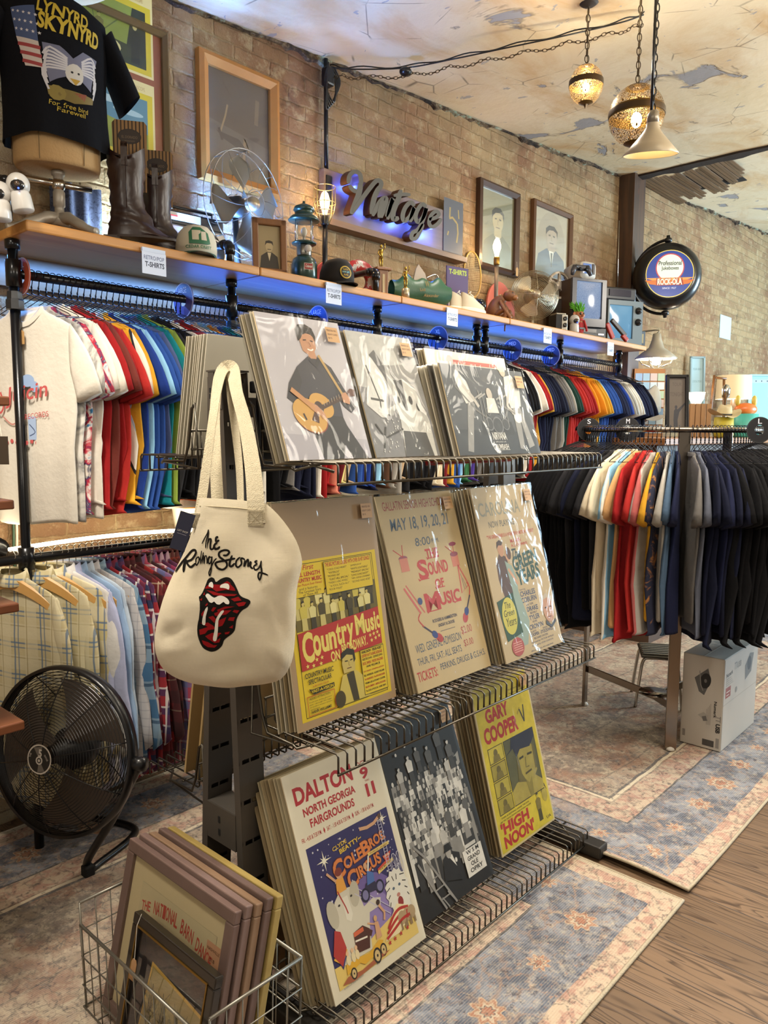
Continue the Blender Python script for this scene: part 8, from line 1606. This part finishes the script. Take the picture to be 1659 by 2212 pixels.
# sneakers
for i, (px, Y, lb) in enumerate(((998, 2.60, 'left'), (1022, 2.57, 'right'))):
    o = onshelf('sneaker', 'pale canvas sneaker on the shelf below the T-SHIRTS sign, %s of the pair' % lb, 'shoe', px, 655, Y, FACE+.85); cv_ = mat('#bdb29a', .85)
    m = MB(); m.loft([[((.0+.115*cos(a))*q+ox, .038*sin(a)*q, z) for a in [2*pi*i_/24 for i_ in range(24)]] for q, z, ox in ((1., .0, 0), (1.02, .004, 0), (1.02, .022, 0), (.98, .026, 0))], mat('#cfc7b4', .6)); m.build('sole', o)
    m = MB(); m.loft([[((.108*cos(a))*q+ox, .035*sin(a)*q2, z+dz*max(0, -cos(a))) for a in [2*pi*i_/24 for i_ in range(24)]] for q, q2, z, ox, dz in ((1., 1., .024, 0, 0), (.96, .95, .045, -.003, .0), (.66, .8, .068, -.035, .01), (.5, .66, .085, -.055, .02))], cv_, cap=False); m.build('upper', o)
    m = MB()
    for j in range(4): m.tube(smooth_path([(.03-.022*j, -.022, .052+.008*j), (.03-.022*j, 0, .066+.010*j), (.03-.022*j, .022, .052+.008*j)], 3), .0035, mat('#d6cfbf', .9), 5)
    m.tube([(-.03+.018*cos(q), .012*sin(q*2), .10+.016*sin(q)) for q in [2*pi*i_/16 for i_ in range(16)]], .003, mat('#d6cfbf', .9), 5, closed=True); m.build('laces', o)
# pink seat-shaped board and brown monkey
o = onshelf('pink_board', 'pink rounded board leaning on the wall behind the monkey figure', 'board', 1085, 660, 2.84, FACE+.5); zt = sz(1085, 605, 2.84)-ZS; m = MB(); m.prism([(.11*cos(a)*(1-.15*sin(a)), zt/2+zt/2*sin(a)) for a in [2*pi*i/30 for i in range(30)]], .018, mat('#b5665c', .5, 0, .1, 10), frame((0, 0, 0), (1, 0, 0), (0, .15, .99), (0, -.99, .15))); m.build('board', o)
o = onshelf('monkey_figure', 'brown crouching monkey figure on the shelf beside the round cream fan', 'figurine', 1083, 690, 2.62, FACE-.4); BRN = mat('#6e4320', .5, 0, .2, 20, .3, 60); k = (sz(1083, 628, 2.62)-ZS)/.20
m = MB(); m.tube(smooth_path([(-.02*k, 0, .03*k), (-.045*k, 0, .07*k), (-.03*k, 0, .12*k), (.015*k, 0, .155*k)], 4), [.04*k, .046*k, .05*k, .052*k, .053*k, .052*k, .05*k, .047*k, .043*k, .040*k, .036*k, .034*k, .03*k], BRN, 14); m.ell((.05*k, 0, .165*k), (.042*k, .034*k, .036*k), BRN, 14, 10); m.ell((.088*k, 0, .150*k), (.022*k, .020*k, .018*k), mat('#8a5c34', .5), 12, 8)
for s in (-1, 1): m.tube(smooth_path([(.0, s*.04*k, .125*k), (.035*k, s*.06*k, .07*k), (.075*k, s*.045*k, .01*k)], 4), .013*k, BRN, 8); m.tube(smooth_path([(-.03*k, s*.035*k, .04*k), (.04*k, s*.055*k, .07*k), (.035*k, s*.05*k, .008*k)], 4), .016*k, BRN, 8)
m.build('body', o); m = MB()
for s in (-1, 1): m.ell((.076*k, s*.018*k, .178*k), (.007*k, .006*k, .008*k), mat('#17120f', .1), 10, 8)
m.build('eyes', o); m = MB(); m.tube(smooth_path([(-.06*k, 0, .03*k), (-.02*k, -.05*k, .005), (.03*k, -.085*k, .004), (.05*k, -.10*k, -.02), (.05*k, -.105*k, -.07)], 5), .005*k, BRN, 6); m.build('tail', o)
# film reel, box camera
o = onshelf('film_reel', 'white metal film reel standing behind the round cream fan', 'film reel', 1206, 660, 2.78, FACE+.45); rr = 29*(PY(1206, 616, 2.78)-CAM0).dot(cf)/FPX; zc = sz(1206, 616, 2.78)-ZS; RM = mat('#c4bcae', .4, .3); m = MB(); m.T = frame((0, 0, zc), (1, 0, 0), (0, 0, 1), (0, -1, 0))
for dz in (-.008, .008):
    V = []; F = []; n = 40
    for k in range(n): q = 2*pi*k/n; V += [(rr*.84*cos(q), rr*.84*sin(q), dz), (rr*cos(q), rr*sin(q), dz)]
    for k in range(n): j = (k+1) % n; F.append((2*k, 2*k+1, 2*j+1, 2*j))
    m.add(V, F, RM)
    for k in range(5): q = 2*pi*k/5+.3; m.box((0, 0, dz), (rr*.72, rr*.16, .0015), RM, Matrix.Rotation(q, 4, 'Z') @ Matrix.Translation((rr*.55, 0, 0)))
    m.lathe([(0, dz-.001), (rr*.3, dz-.001), (rr*.3, dz+.001), (0, dz+.001)], RM, 20)
m.lathe([(rr*.97, -.009), (rr, -.009), (rr, .009), (rr*.97, .009)], RM, 40, cap=False); m.build('reel', o)
o2 = m = None
m = MB(); o = onshelf('wooden_block', 'dark wooden speaker cabinet under the film reel', 'cabinet', 1205, 690, 2.80, FACE+.4); zt_ = zc-rr-.002; m.box((0, 0, zt_/2), (.09, .09, zt_), mat('#2a2018', .6), bev=.003); m.build('cabinet', o)
o = onshelf('box_camera', 'black and chrome vintage box camera beside the round cream fan', 'camera', 1205, 705, 2.585, FACE+.35); k = (sz(1205, 678, 2.585)-ZS)/.11; m = MB(); m.box((0, 0, .052*k), (.085*k, .09*k, .10*k), BLACKM, bev=.006); m.build('body', o); m = MB(); m.box((.02*k, -.046*k, .052*k), (.04*k, .006, .096*k), mat('#b5aea0', .3, .8), bev=.002); m.build('chrome_front', o)
m = MB()
for z in (.075, .035): m.T = TR((.02*k, -.05*k, z*k), rx=pi/2); m.lathe([(.014*k, -.004), (.014*k, .006), (.009*k, .008), (0, .004)], mat('#22211f', .2), 16)
m.build('twin_lenses', o); m = MB(); m.box((0, 0, .106*k), (.07*k, .075*k, .010), mat('#b5aea0', .3, .8), bev=.003); m.build('hood', o)
# troll doll
o = onshelf('troll_doll', 'troll doll with bright green hair and red clothes on the shelf', 'doll', 1250, 700, 2.60, FACE+.5); k = (sz(1250, 645, 2.60)-ZS)/.26; SK = mat('#a3623c', .5)
m = MB(); m.ell((0, -.0, .145*k), (.038*k, .036*k, .036*k), SK, 16, 12); m.ell((0, -.036*k, .140*k), (.010*k, .014*k, .010*k), SK, 10, 8)
for s in (-1, 1): m.ell((s*.040*k, 0, .150*k), (.016*k, .006*k, .020*k), SK, 10, 8); m.tube([(s*.03*k, 0, .095*k), (s*.05*k, -.02*k, .065*k)], .010*k, SK, 8); m.ell((s*.018*k, -.010*k, .012*k), (.016*k, .024*k, .012*k), SK, 10, 8)
m.tube([(0, 0, .12*k), (0, 0, .06*k)], .03*k, SK, 12); m.build('body', o)
m = MB(); m.loft([[(r*cos(a)*k, r*.85*sin(a)*k, z*k) for a in [2*pi*i/20 for i in range(20)]] for r, z in ((.030, .018), (.040, .03), (.040, .06), (.036, .09), (.026, .112))], mat('#9c2226', .8)); m.lathe([(.030*k, .104*k), (.036*k, .108*k), (.030*k, .118*k)], mat('#a82a2c', .8), 18); m.tube([(.02*k, -.03*k, .108*k), (.034*k, -.04*k, .06*k), (.04*k, -.042*k, .03*k)], .008*k, mat('#a82a2c', .8), 6); m.box((0, -.036*k, .05*k), (.05*k, .006*k, .012*k), BLACKM); m.build('red_outfit', o)
random.seed(44); m = MB(); HG = mat('#5fae2c', .7, 0, .2, 60)
for i in range(90):
    a_ = random.random()*6.28; r = random.random()**.5; b0 = Vector((.03*k*r*cos(a_), .028*k*r*sin(a_), (.165+.012*(1-r))*k)); t_ = Vector((.07*k*r*cos(a_)-.014*k, .05*k*r*sin(a_), (.215+.05*random.random()-.03*r)*k)); m.tube(smooth_path([b0, b0.lerp(t_, .5)+Vector((0, 0, .012*k)), t_], 2), [.003*k, .0035*k, .003*k, .0022*k, .0008*k], HG, 4)
h_ = m.build('green_hair', o); m = MB()
for s in (-1, 1): m.ell((s*.015*k, -.033*k, .152*k), (.008*k, .005*k, .009*k), mat('#17120f', .1), 10, 8)
m.build('eyes', o)
# televisions
def screen_mat(key, c1, c2, nz):
    t = NT(key); x, y, z = t.xyz(t.obj()); g = t.m_('MULTIPLY_ADD', z, 2.2, .5, clamp=True); c = t.mix(g, c1, c2)
    if nz: c = t.mix(.35, c, t.ramp(t.noise(t.obj(), 260, 2, .8), [(.4, '#7a92b8'), (.6, '#e0ecff')]))
    t.col('#101418'); t.t.links.new(c, t.b.inputs['Emission Color']); t.b.inputs['Emission Strength'].default_value = .75; t.rough(.12); return t.m
def tv(loc, rz, w_, h_, dp, case, bez, scr, label, sc, knobs=0):
    o = thing('television', label, 'television', loc, rz); m = MB(); m.box((0, dp*.5, h_/2), (w_, dp, h_), mat(case, .5, 0, .1), bev=.008); m.build('case', o)
    sw, sh, cx, cz = sc; m = MB()
    for (x, z, a_, b_) in ((0, h_-(h_-cz-sh/2)/2, w_, h_-cz-sh/2), (0, (cz-sh/2)/2, w_, cz-sh/2), ((-w_/2+cx-sw/2)/2, cz, cx-sw/2+w_/2, sh), ((w_/2+cx+sw/2)/2, cz, w_/2-cx-sw/2, sh)): m.box((x, -.004, z), (a_, .024, b_), mat(bez, .4, coat=.2))
    m.build('bezel', o)
    m = MB(); m.grid(lambda u, v: (cx+(u-.5)*sw, -.004-.012*(1-(2*u-1)**2)*(1-(2*v-1)**2)+.004, cz+(v-.5)*sh), 12, 12, scr); m.build('screen', o)
    for i in range(knobs): m = MB(); m.T = TR((w_/2-.045, -.018, h_-.07-.085*i), rx=pi/2); m.lathe([(.026, -.006), (.026, .008), (.016, .012), (.012, .026), (0, .027)], mat('#1a1a1b', .3), 20); m.build('knob', o)
    return o
TVY = 2.60; t1 = PY(1268, 720, TVY); dT = (t1-CAM0).dot(cf); kk = dT/FPX
tv1 = tv((t1.x, TVY, ZS+.075), FACE+.38, 88*kk, 100*kk, .30, '#3f2e20', '#33323a', screen_mat('tv_static', '#5c7fb8', '#8fa8d0', True), 'television with a grey static screen standing on a video recorder', (66*kk, 78*kk, 0, 56*kk))
o = thing('video_recorder', 'black video recorder under the static-screen television', 'video recorder', (t1.x+.03, TVY, ZS), FACE+.38); m = MB(); m.box((0, .14, .037), (88*kk, .28, .074), mat('#1c1c20', .4), bev=.004); m.build('case', o); m = MB(); m.box((-.02, -.002, .05), (.16, .004, .024), mat('#0c0c0e', .2)); m.box((.1, -.002, .03), (.05, .003, .012), mat('#8a8a92', .3, .6)); m.build('tape_slot', o)
tt = ZS+.075+100*kk
o = thing('small_television', 'small cream television on top of the static-screen television', 'television', (t1.x+.03, TVY+.08, tt), FACE+.55); CRM = mat('#b9b2a6', .4); m = MB(); m.loft([[(sx_*sgnp(cos(a), .45), y, .062+.058*sgnp(sin(a), .45)*q) for a in [2*pi*i/28 for i in range(28)]] for y, sx_, q in ((-.07, .075, 1.), (-.065, .078, 1.02), (.03, .076, .98), (.11, .055, .7))], CRM); m.build('case', o)
m = MB(); m.grid(lambda u, v: (-.052+.084*u, -.073-.006*(1-(2*u-1)**2)*(1-(2*v-1)**2), .04+.068*v), 8, 8, screen_mat('tv_small', '#4f78c8', '#86a8e8', False)); m.build('screen', o); m = MB(); m.box((.05, -.073, .075), (.018, .008, .07), mat('#3a2e2c', .4)); m.build('tuner', o); m = MB(); m.box((0, .0, .004), (.09, .10, .012), CRM); m.build('foot', o)
o = thing('game_controller', 'dark grey game controller beside the small cream television', 'game controller', (t1.x-.115, TVY+.0, tt+.003), FACE+.3); GR = mat('#4a4a50', .35, .3); m = MB(); m.box((0, 0, .055), (.11, .03, .04), GR, bev=.01)
for s in (-1, 1): m.tube([(s*.045, 0, .06), (s*.062, -.004, .035), (s*.072, -.01, .006)], [.022, .018, .012], GR, 10)
m.build('grip_body', o); m = MB()
for s in (-1, 1): m.T = TR((s*.024, -.016, .042), rx=pi/2); m.lathe([(.010, 0), (.008, .012), (.012, .014), (0, .018)], BLACKM, 12); m.T = TR((s*.045, -.016, .06), rx=pi/2); m.lathe([(.013, 0), (.012, .004), (0, .005)], mat('#2a2a2e', .4), 12)
m.build('thumb_sticks', o)
t2 = PY(1340, 740, TVY+.03); dT = (t2-CAM0).dot(cf); kk = dT/FPX
tv2 = tv((t2.x+.05, TVY+.03, ZS+.012), FACE+.38, 92*kk, 92*kk, .26, '#26262a', '#5d6a6e', screen_mat('tv_blue', '#4f92c4', '#86bfe2', False), 'television with a light blue screen at the right end of the shelf', (62*kk, 70*kk, -11*kk, 47*kk), 2)
m = MB()
for x in (-1, 1): m.box((t2.x+.05+x*.1, TVY+.12, ZS+.006), (.05, .05, .012), BLACKM)
q = m.build('rubber_foot'); q.parent = tv2; q.matrix_parent_inverse = (Matrix.Translation(tv2.location) @ Matrix.Rotation(tv2.rotation_euler[2], 4, 'Z')).inverted()
o = thing('radio_cassette', 'black portable stereo on top of the blue-screen television', 'radio', (t2.x+.05, TVY+.07, ZS+.012+92*kk), FACE+.38); m = MB(); m.box((0, .05, .055), (84*kk, .12, .10), mat('#1d1c20', .35, coat=.2), bev=.014); m.build('case', o); m = MB(); m.box((-.01, -.014, .062), (.2, .006, .05), mat('#35323a', .15)); m.build('front_window', o); m = MB(); m.tube([(.02, .06, .10), (.03, .08, .62)], .003, CHROME, 6); m.build('antenna', o)
o = onshelf('toy_light_gun', 'red and grey toy light gun leaning before the blue-screen television', 'toy gun', 1328, 728, 2.545, FACE+.35); RG = mat('#a02c2a', .4); m = MB(); m.T = TR((.03, 0, .095), ry=.72); m.box((0, 0, 0), (.17, .026, .030), mat('#3a3a3e', .4), bev=.005); m.build('barrel', o); m = MB(); m.T = TR((-.045, 0, .072), ry=-.5); m.box((0, 0, 0), (.034, .024, .12), RG, bev=.007); m.T = TR((.085, 0, .028), ry=.72); m.box((0, 0, 0), (.06, .028, .032), RG, bev=.006); m.build('grip', o)
o = onshelf('slide_viewer', 'small dark card frame at the right end of the shelf', 'card', 1385, 735, 2.56, FACE+.45); m = MB(); m.box((0, 0, .06), (.075, .006, .12), mat('#22262a', .5)); m.box((0, -.0035, .065), (.04, .001, .07), mat('#8a7a4a', .6)); m.build('card', o)
# ================================================================ BACK OF THE SHOP, RIGHT
m = MB(); c0 = PY(1365, 930, 2.35); CX = 5.55
dc = thing('display_counter', 'long wooden display counter along the wall behind the round rack', 'counter', (7.4, 2.45, 0)); m = MB(); m.box((0, 0, 1.44), (4.6, .75, .05), plank_mat('counter_top', '#8a5a30', '#a06c3c'), bev=.006); m.build('counter_top', dc)
m = MB(); m.box((0, .03, .71), (4.5, .66, 1.40), mat('#4a3526', .6, 0, .1)); m.build('cabinet_body', dc); CT = 1.465
def on_counter(name, label, cat, px, py, Y, rz=0.): p = PY(px, py, Y); return thing(name, label, cat, (p.x, Y, CT), FACE+rz), (p-CAM0).dot(cf)/FPX, p
# caged barn pendant on a wall arm
lp = PY(1417, 774, 2.50); k = (lp-CAM0).dot(cf)/FPX; o = thing('barn_lamp', 'white caged barn lamp glowing past the right end of the shelf', 'pendant lamp', lp); EN = mat('#a9a292', .35, .2)
m = MB(); m.lathe([(43*k, -2*k), (44*k, 0), (30*k, 12*k), (16*k, 22*k), (10*k, 40*k), (8*k, 52*k), (0, 54*k)], EN, 32, cap=False); m.build('shade', o); m = MB(); m.lathe([(42*k, -1.5*k), (29*k, 9*k), (0, 14*k)], mat('#e9dfc0', .5), 28, cap=False); m.build('reflector', o); m = MB()
for q in range(8): a_ = pi*q/4; m.tube([(38*k*cos(a_), 38*k*sin(a_), -2*k), (30*k*cos(a_), 30*k*sin(a_), -12*k), (14*k*cos(a_), 14*k*sin(a_), -18*k)], .0035, CHROME, 5)
m.build('wire_guard', o); m = MB(); m.ell((0, 0, -5*k), (9*k, 9*k, 10*k), BULBC, 12, 8); m.build('bulb', o); m = MB(); m.tube(smooth_path([(0, 0, 52*k), (0, .02, 60*k), (-.05, D-2.5, 52*k)], 4), .006, mat('#8a8272', .5, .5), 6); m.build('wall_arm', o)
light('barn_lamp_light', 'POINT', lp+Vector((0, 0, -8*k)), 15, WARM, .04)
o, k, p = on_counter('drawer_organizer', 'wooden organizer of small pastel drawers under the barn lamp', 'cabinet', 1400, 900, 2.70); top = PY(1400, 796, 2.70).z-CT; m = MB(); m.box((0, .06, top/2), (66*k, .12, top), mat('#9c6a38', .6)); m.build('case', o)
random.seed(6)
for r_ in range(7):
    for c_ in range(4):
        m = MB(); m.box((-24*k+16*k*c_, -.004, top-.04-(top-.06)/7*(r_+.4)), (14.5*k, .012, (top-.06)/7*.85), mat(random.choice(['#8fb0c4', '#b9c9cf', '#a9c0a8', '#c4b5b0', '#7fa0c0', '#c9cfd0']), .3)); m.build('drawer', o)
hx = PY(1408, 870, 2.64); o = thing('flat_cap', 'pale grey flat cap hung at the right end of the upper rail', 'hat', hx, FACE); m = MB(); m.loft([[(.085*cos(a)*q, .03+.06*sin(a)*q, z+.03*cos(a)) for a in [2*pi*i/20 for i in range(20)]] for q, z in ((.5, -.13), (1., -.10), (1.05, -.02), (.8, .08), (.4, .12))], mat('#8f8c80', .9)); m.build('crown', o); m = MB(); m.grid(lambda u, v: (.09*cos(pi*u+pi), -.03-.02*v, -.10-.05*v*sin(pi*u)), 12, 3, mat('#7d7a6e', .9)); m.build('peak', o)
def leaning(name, label, cat, pts, Y, th, fw, fm, art, lean):
    (x0, y0), (x1, y1), (x2, y2) = pts; a_ = PY(x0, y0, Y); b_ = PY(x1, y1, Y); k = (a_-CAM0).dot(cf)/FPX; w_ = (x1-x0)*k; h_ = (y2-y0)*k
    o = thing(name, label, cat); bz = max(CT, a_.z-h_); h_ = a_.z-bz; ex = Vector((cos(FACE), sin(FACE), 0)); n = Vector((ex.y, -ex.x, 0)); up = (UPV-n*lean).normalized(); o.matrix_world = frame((a_.x, Y, bz), ex, up, ex.cross(up)); m = MB()
    for (cx, cy, sx_, sy_) in ((w_/2, fw/2, w_, fw), (w_/2, h_-fw/2, w_, fw), (fw/2, h_/2, fw, h_), (w_-fw/2, h_/2, fw, h_)): m.box((cx, cy, 0), (sx_, sy_, th), fm, bev=.004)
    m.build('frame', o); m = MB(); m.box((w_/2, h_/2, -th*.3), (w_-fw, h_-fw, th*.2), mat('#5a4a3a', .8)); m.build('backing', o); a = Art(w_); art(a, h_/w_); q = a.build('print', o); q.matrix_local = Matrix.Scale(w_, 4) @ Matrix.Translation((0, 0, -th*.15/w_)); return o
leaning('framed_poster', 'tall black-framed grey poster of a reaching figure behind the round rack', 'framed picture', ((1443, 808), (1492, 815), (1443, 930)), 2.15, .03, .022, BLACKM, lambda a, A: a.rect(.06, .04, .88, A-.08, '#6f665e').up().txt('TOUR', .3, A-.5, .4, .16, '#5a524c').txt('TONIGHT', .2, A-.95, .6, .18, '#5a524c').poly([(.38, .06), (.56, .06), (.54, .5), (.62, .85), (.92, 1.25), (.88, 1.28), (.54, .96), (.46, 1.02), (.38, .9), (.36, .5)], '#3f4048').ellp(.47, 1.06, .06, .08, '#3f4048', 12), .10)
leaning('notice_board', 'pale blue framed notice leaning on the brick wall behind the bowl lamp', 'notice', ((1496, 768), (1529, 778), (1496, 940)), 2.84, .025, .02, mat('#8fa9b0', .5), lambda a, A: a.rect(.05, .04, .9, A-.08, '#a9c9d2').up().txt('YOUR HERO', .22, A-.9, .55, .14, '#6a8f9c').txt('LOCAL FOLK', .2, A-1.7, .6, .14, '#6a8f9c'), .08)
leaning('pin_board', 'pale teal board with a row of black pegs at the right edge', 'board', ((1619, 808), (1680, 818), (1619, 925)), 2.60, .03, .02, mat('#9fc4c4', .5), lambda a, A: a.rect(.03, .02, .94, A-.04, '#8fc4c0').up().rect(.03, A-.3, .94, .12, '#a3b8c4').up().rect(.08, A-.26, .03, .05, '#1a1a1a').rect(.28, A-.26, .03, .05, '#1a1a1a').rect(.48, A-.26, .03, .05, '#1a1a1a').rect(.68, A-.26, .03, .05, '#1a1a1a'), .05)
o, k, p = on_counter('easel', 'thin wooden easel frame behind the cowboy hat', 'easel', 1545, 900, 2.40); zt = PY(1535, 808, 2.40).z-CT; m = MB(); m.tube([(-14*k, 0, 0), (-6*k, 0, zt)], .012, OAK, 6); m.build('leg', o); m = MB(); m.tube([(20*k, 0, 0), (18*k, .03, zt-.02)], .012, OAK, 6); m.build('leg', o); m = MB(); m.tube([(-8*k, 0, zt-.02), (20*k, 0, zt-.03)], .010, OAK, 6); m.build('crossbar', o)
o, k, p = on_counter('bowl_lamp', 'white glowing bowl lamp beside the black-framed poster', 'lamp', 1503, 890, 2.50); z0 = PY(1503, 876, 2.50).z-CT; m = MB(); m.lathe([(0, z0), (8*k, z0+2*k), (15*k, z0+14*k), (18*k, z0+28*k), (17*k, z0+28*k)], mat('#fff0cf', .4, es=2.6), 24, cap=False); m.build('bowl_shade', o); m = MB(); m.tube([(0, 0, 0), (0, 0, z0)], .02, mat('#8a7a5c', .4), 8); m.build('stand', o); light('bowl_lamp_light', 'POINT', (p.x, 2.5, CT+z0+36*k), 5, WARM, .05)
o, k, p = on_counter('table_lamp', 'table lamp with a wide cream drum shade behind the cowboy hat', 'lamp', 1582, 900, 2.55); z0 = PY(1582, 862, 2.55).z-CT; m = MB(); m.lathe([(36*k, z0), (34*k, z0+50*k)], mat('#e0c9a0', .8, es=.45), 32, cap=False); m.build('drum_shade', o); m = MB(); m.lathe([(.09, 0), (.09, .02), (.03, .05), (.05, z0*.5), (.02, z0)], mat('#5a4a3a', .4, .3), 18); m.build('base', o); light('table_lamp_light', 'POINT', (p.x, 2.55, CT+z0+25*k), 7, WARM, .05)
o, k, p = on_counter('chrome_ornament', 'shiny chrome ornament above the crown of the cowboy hat', 'ornament', 1566, 890, 2.25); z0 = PY(1566, 860, 2.25).z-CT; m = MB(); m.lathe([(.03, 0), (.03, .02), (.012, .03), (.012, z0), (8*k, z0+2*k), (9*k, z0+20*k), (5*k, z0+28*k), (0, z0+30*k)], CHROME, 16); m.build('ornament', o)
hp = PY(1564, 900, 2.05); k = (hp-CAM0).dot(cf)/FPX
o = thing('yellow_pot', 'yellow pot under the cowboy hat behind the round rack', 'pot', (hp.x, 2.05, CT)); m = MB(); m.lathe([(.06, 0), (.075, .02), (.07, hp.z-CT-.005), (.0, hp.z-CT-.002)], mat('#b5a52c', .5), 20); m.build('pot', o)
cowboy((hp.x, 2.05, hp.z+.012), FACE+.25, 37*k/.19, 'cream western hat on display behind the round clothes rack', .12)
o, k, p = on_counter('toy_fish', 'orange and teal toy creature right of the cowboy hat', 'toy', 1610, 900, 2.15, .2); zc = PY(1608, 884, 2.15).z-CT; TE = mat('#4fb0a0', .4); m = MB(); m.ell((0, 0, zc), (26*k, 16*k, 14*k), mat('#d9702c', .35), 18, 12); m.build('body', o); m = MB()
for s in (-1, 1): m.ell((s*20*k, 0, zc+18*k), (6*k, 5*k, 12*k), mat('#c9b04a', .4), 10, 8, )
m.build('fins', o); m = MB(); m.lathe([(24*k, 0), (28*k, .02), (26*k, zc-10*k), (0, zc-9*k)], TE, 20); m.build('base', o)
o, k, p = on_counter('slat_crate', 'wooden slat crate standing behind the black-framed poster', 'crate', 1512, 910, 2.35); h_ = PY(1512, 872, 2.35).z-CT; m = MB()
for i in range(4): m.box((-18*k+12*k*i, 0, h_/2), (10*k, .014, h_), plank_mat('crate_slat', '#8a6238', '#a57a48', 2) if i == 0 else bpy.data.materials['crate_slat'])
m.box((0, .14, h_/2), (48*k, .014, h_), bpy.data.materials['crate_slat']); m.box((0, .07, .02), (48*k, .13, .02), bpy.data.materials['crate_slat']); m.build('slats', o)
pw = PY(1556, 679, D-.004); pe = PY(1577, 735, D-.004); m = MB(); m.box(((pe.x-pw.x)/2, 0, (pe.z-pw.z)/2), (pe.x-pw.x, .006, pw.z-pe.z), mat('#a9c4cc', .7)); tag(m.build('paper_sheet', None, pw), 'blank pale blue sheet fixed high on the brick wall', 'paper')

# ================================================================ LEFT EDGE: BOOT SHELVES
ls = thing('boot_shelf', 'reddish wooden boot shelves cut off by the left edge of the view', 'shelf', (.42, 2.0, 0))
zs_ = [PY(42, 1302, 2.0).z, PY(30, 1080, 2.0).z, PY(18, 856, 2.0).z]; z4 = PZ(20, 1545, .5)
zz_ = [.30, zs_[0]-.42+.0, zs_[0], zs_[1], zs_[2]]
zz_[1] = PY(34, 1562, 2.0).z
for z in zz_[1:]: m = MB(); m.box((.0, .13, z-.012), (.74, .26, .024), REDW, bev=.004); m.build('shelf_board', ls)
for x in (-.36, .30): m = MB(); m.box((x, .25, .85), (.03, .02, 1.70), REDW); m.build('upright', ls)
TANB = mat('#8a6f52', .45, 0, .15, 12, coat=.2); RUST = mat('#5e2a14', .35, 0, .2, 10, coat=.35)
bq = PY(8, 1500, 2.06); boot((.585, 2.10, zz_[1]+.022), -1.2, 'large rust brown boot on the lower shelf at the left edge', RUST, 1.25, pull=False)
boot((.60, 2.10, zz_[3]+.022), -1.0, 'tan ankle boot with a tag on the upper shelf at the left edge', TANB, .62, pull=False)
o = thing('boot_tag', 'dark card tag hanging by the tan boot at the left edge', 'tag', PY(5, 973, 1.98), FACE); m = MB(); m.box((0, 0, 0), (.03, .002, .07), mat('#3a2c1c', .6)); m.build('card', o); m = MB(); m.tube([(0, 0, .034), (-.02, .03, .08)], .001, mat('#cfc8ba', .8), 4); m.build('string', o)
for nm, px, c, lb in (('power_cord', 35, '#c9c2b2', 'white power cord hanging on the wall at the left edge'), ('garden_cord', 28, '#2a4a34', 'green cord hanging on the wall at the left edge')):
    P = smooth_path([PY(px-15, 1060, D-.02), PY(px, 1120, D-.02), PY(px+2, 1200, D-.02), PY(px+8, 1290, D-.02), PY(px+4, 1420, D-.02)], 5); m = MB(); m.tube([p-P[0] for p in P], .005, mat(c, .5), 6); tag(m.build(nm, None, P[0]), lb, 'cord')
bpy.context.view_layer.update()
